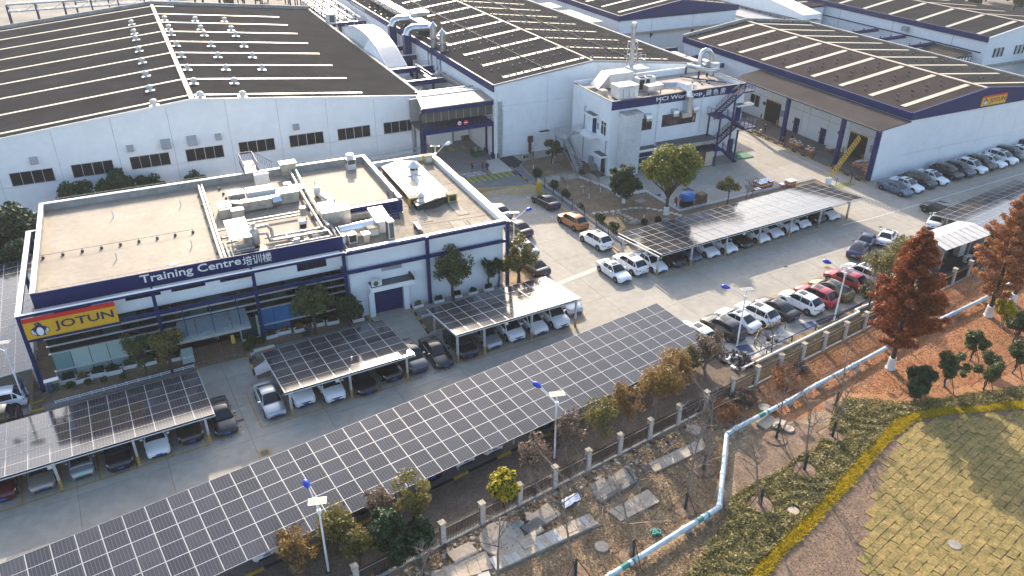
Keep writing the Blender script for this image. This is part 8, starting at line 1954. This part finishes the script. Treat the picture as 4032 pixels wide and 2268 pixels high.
tube_rail('white tube rail behind the lower left carport',(-11.9,64.45),(-0.7,65.1));tube_rail('white tube rail behind the annex carport',(20.9,64.3),(24.5,64.5));tube_rail('short white tube rail by the eight column carport',(4.3,64.75),(5.6,64.85))
bn=thing('litter_bins','pair of grey litter bins with a roof on the side path','bins',(50.1,100.1,0));part('cabinet',MB().box(49.6,50.6,99.8,100.3,.1,1.1),'grey',bn);part('opening',MB().box(49.7,50.05,99.76,99.8,.5,.9).box(50.15,50.5,99.76,99.8,.5,.9),'black',bn);part('roof',MB().box(49.5,50.7,99.7,100.4,1.12,1.2),'steel',bn);part('foot',MB().box(49.65,50.55,99.9,100.2,0,.1),'black',bn)
bn=thing('litter_bins','blue and green bins under a white roof by the left frame column','bins',(-12.1,66.6,0));part('bin',MB().box(-12.5,-12.1,66.4,66.8,.1,.85),'mark_blue',bn);part('bin',MB().box(-12.0,-11.6,66.45,66.85,.1,.85),'green_steel',bn);part('roof',MB().rbox(-12.05,66.65,1.15,1.15,.5,.06,.1),'lid',bn);part('post',MB().box(-12.56,-12.5,66.5,66.6,0,1.15).box(-11.6,-11.54,66.6,66.7,0,1.15),'steel',bn)
tb=thing('covered_pile','pile of goods under a blue tarpaulin on black drums','pile',(62.0,76.2,0))
mb=MB();n=14;P=[]
for z,k in((.95,1.0),(1.25,1.03),(1.6,.98),(1.85,.86),(1.95,.5)):
  for i in range(n):t=2*math.pi*i/n;r_=k*(1+.08*math.sin(5*t+z*3))*(1/max(abs(math.cos(t)),abs(math.sin(t))))**.45;P.append((62.0+1.0*r_*math.cos(t),76.2+.8*r_*math.sin(t),z+rnd.uniform(-.03,.03)))
mb.add(P,[(a*n+i,a*n+(i+1)%n,(a+1)*n+(i+1)%n,(a+1)*n+i)for a in range(4)for i in range(n)]+[tuple(range(4*n,5*n))]);part('tarpaulin',mb,'blue_tarp',tb)
for x,y in((61.3,75.7),(61.7,75.6),(62.5,75.8),(61.5,76.6),(62.5,76.6)):part('drum',MB().lathe([(.28,0),(.28,.95)],x,y,10),'black',tb)
stack(64.1,75.9,10,'tall stack of wooden pallets beside the blue tarpaulin',.15);stack(62.9,75.5,2,'low stack of two pallets between the tarpaulin and the tall stack',.1)
tr_=thing('platform_trolley','grey platform trolley parked behind the white picket edging','trolley',(60.5,80.8,0));part('deck',MB().rbox(60.5,80.8,.25,1.2,.7,.06,-.3),'grey',tr_);part('handle',MB().tube([(60.0,81.3,.3),(59.9,81.4,1.1),(60.2,80.9,1.1),(60.2,80.8,.3)],.03,5),'steel',tr_);part('wheel',MB().tube([(60.1,80.6,.12),(60.1,80.7,.12)],.12,8).tube([(60.9,80.6,.12),(60.9,80.7,.12)],.12,8),'black',tr_)
tr_=thing('wire_cage','white wire frame standing by the trunk of the big tree','frame',(60.3,79,0));rl=MB()
for k in range(6):rl.bar((60.1+k*.2,79.2,0),(60.1+k*.2,79.2,1.1),.03,.03);rl.bar((60.1,79.2,.1+k*.2),(61.1,79.2,.1+k*.2),.03,.03)
part('wire',rl,'lid',tr_)
bm=thing('boom_barrier','raised yellow lattice barrier arm leaning over the dock road','barrier',(84.7,73.9,0))
a,b=Vector((84.7,74.0,.9)),Vector((89.6,74.6,5.9));d=(b-a).normalized();u=Vector((0,1,0));w=d.cross(u).normalized()
for off in(-.42,0,.42):part('rail',MB().bar(a+w*off,b+w*off,.05,.1),'yellow',bm)
lt=MB()
for k in range(19):p=a.lerp(b,k/18);lt.bar(p-w*.45,p+w*.45,.04,.16)
part('lattice',lt,'yellow',bm);part('base',MB().rbox(84.6,73.9,0,.7,.5,1.0,.1),'lid',bm);part('rest',MB().box(85.5,85.56,73.3,73.36,0,1.1).box(87.95,88.03,73.0,73.08,0,1.8),'black',bm)
hu=thing('metal_hut','open fronted metal hut with pale sheet roof and air conditioner near the fence','hut',(81,51,0));hz=2.9
roofq=[((76.7,52.9),(76.9,49.5),2.75),((85.0,53.4),(82.1,49.7),2.75)]
n=8;A0,A1,B0,B1=Vector((76.6,51.2,3.15)),Vector((85.4,52.0,3.15)),Vector((76.8,49.3,2.75)),Vector((82.1,49.6,2.75))
part('roof',MB().add([(76.5,53.2,2.8),(84.6,53.9,2.8),(85.2,52.2,3.1),(76.6,51.3,3.1)],[(0,3,2,1)]).add([(76.6,51.3,3.1),(85.2,52.2,3.1),(85.9,49.9,2.7),(76.8,49.2,2.7)],[(0,3,2,1)]),'hut_roof',hu)
for k in range(9):t=k/8;part('seam',MB().bar(Vector((76.6,51.3,3.11)).lerp(Vector((85.2,52.2,3.11)),t),Vector((76.8,49.2,2.71)).lerp(Vector((85.9,49.9,2.71)),t),.04,.03),'parapet',hu)
part('wall',MB().prism([(77,52.9),(84.5,53.5),(84.9,52.9),(77.1,52.3)],0,2.75).prism([(84.4,53.4),(85.2,50.4),(84.9,50.3),(84.1,53.2)],0,2.75).prism([(77,52.8),(77.2,50.0),(77.5,50.0),(77.3,52.8)],0,2.7),'hut_wall',hu)
part('post',MB().box(77.2,77.35,49.6,49.75,0,2.7).box(81.9,82.05,49.9,50.05,0,2.7),'steel',hu);part('workbench',MB().box(78,80.5,51.2,52.2,.7,.8).box(78.1,78.2,51.3,51.4,0,.7).box(80.3,80.4,51.3,51.4,0,.7),'steel',hu)
c=thing('cabinet','white metal cabinet inside the open hut','cabinet',(82.3,51,0));part('casing',MB().box(81.9,82.9,50.9,51.6,0,1.7),'equip_white',c);part('top',MB().box(81.85,82.95,50.85,51.65,1.7,1.75),'steel',c)
c=thing('air_unit','white air conditioner unit on the floor in front of the open hut','air unit',(81.7,49.6,0));part('casing',MB().box(81.2,82.2,49.4,49.8,.1,.85),'equip_white',c);part('fan',MB().tube([(81.55,49.4,.48),(81.55,49.36,.48)],.28,14),'black',c);part('foot',MB().box(81.25,82.15,49.45,49.75,0,.1),'grey',c)
gp_=thing('gas_pipework','silver gas pipes with black valves behind yellow black guard rails','pipework',(50,46.2,0))
for y0,z in((45.6,.35),(46.1,.6)):part('pipe',MB().tube([(49.0,y0,0),(49.0,y0,z),(50.3,y0+.1,z),(51.2,y0-.3,z),(51.2,y0-.3,0)],.09,7),'steel',gp_)
part('valve',MB().lathe([(.2,0),(.26,.15),(.2,.35)],49.3,46.0,10,0,.45).lathe([(.18,0),(.2,.3)],50.0,45.7,10,0,.3),'black',gp_);part('plinth',MB().box(48.7,50.6,45.3,46.6,.045,.12),'kerb_grey',gp_)
gr_=thing('guard_rail','yellow and black tube guard rails round the gas pipes','guard rail',(49,47,0))
for x0,y0,x1,y1 in((47.9,46.3,49.2,47.3),(49.5,47.4,51.0,47.6),(51.4,47.6,52.6,47.3),(48.0,45.5,47.9,46.1)):
  q=[Vector((x0,y0,0)),Vector((x0,y0,.85)),Vector((x1,y1,.85)),Vector((x1,y1,0))]
  for a,b in zip(q,q[1:]):
    m_=max(2,int((b-a).length/.28))
    for k in range(m_):part('rail_segment',MB().tube([a.lerp(b,k/m_),a.lerp(b,(k+1)/m_)],.05,6),('kerb_yellow','kerb_black')[k%2],gr_)
jk=MB()
for k in range(70):jk.rbox(rnd.uniform(43.4,46.2),rnd.uniform(43.6,46.4),.03,rnd.uniform(.08,.5),rnd.uniform(.06,.3),rnd.uniform(.05,.35),rnd.random()*3,rnd.choice((0,1,2,3)))
solo('debris',jk,['lid','black','slab_dark','stake'],kind='stuff')
vb=thing('valve_set','dark valve assembly among debris at the left end of the handrail pipe','valves',(44.6,44.6,0));part('body',MB().tube([(44.0,44.2,.4),(46.0,44.9,.4)],.12,7).lathe([(.1,0),(.22,.1),(.22,.2),(.08,.5)],44.6,44.5,8,0,.4).lathe([(.1,0),(.22,.1),(.22,.2),(.08,.5)],45.4,44.8,8,0,.4),'fence_black',vb);part('wheel',MB().lathe([(.2,0),(.2,.05)],44.6,44.5,10,0,.95).lathe([(.2,0),(.2,.05)],45.4,44.8,10,0,.95),'dkgrey',vb)
nb=thing('notice_board','pale green leaning notice board with white characters left of the entrance','notice board',(-1.0,66.8,0));part('board',MB().add([(-1.55,66.0,.12),(-.5,66.0,.12),(-.5,67.2,1.0),(-1.55,67.2,1.0),(-1.55,66.05,.06),(-.5,66.05,.06),(-.5,67.25,.94),(-1.55,67.25,.94)],[(0,1,2,3),(7,6,5,4),(0,4,5,1),(1,5,6,2),(2,6,7,3),(3,7,4,0)]),'blind',nb);part('leg',MB().box(-1.5,-1.45,67.1,67.15,0,.95).box(-.6,-.55,67.1,67.15,0,.95),'green_steel',nb)
me,bb=text_mesh('禁止停车',.22,'letter',.004,.002);o=inst('lettering',me,nb,(-1.45+1.0,66.35-66.8,.42),(math.atan2(.88,1.2),0,0))
st_=thing('stone_sign','low stone sign wall with an orange panel by the eight column carport','sign',(5.3,64.6,0));part('wall',MB().rbox(5.5,64.2,0,1.7,.3,.9,.06),'stone',st_);part('panel',MB().rbox(5.8,64.03,.35,1.0,.05,.4,.06),'sign_red',st_);part('cap',MB().rbox(5.5,64.2,.9,1.85,.42,.08,.06),'concrete_light',st_)
ch=thing('folding_sign','yellow folding floor sign beside the entrance door','sign',(3.2,67.6,.14));part('board',MB().add([(2.95,67.5,.14),(3.35,67.5,.14),(3.3,67.75,.95),(3.0,67.75,.95)],[(0,1,2,3)]).add([(2.95,68.0,.14),(3.35,68.0,.14),(3.3,67.78,.95),(3.0,67.78,.95)],[(3,2,1,0)]),'yellow',ch)
bt=thing('paper_sheet','pale curled board lying at the corner of the eight column carport','board',(4.8,62.5,.05));part('board',MB().add([(4.1,61.4,.1),(5.6,61.7,.12),(5.5,63.4,.35),(5.1,63.0,.3),(4.2,62.6,.14)],[(0,1,2,3,4)]),'equip_white',bt)
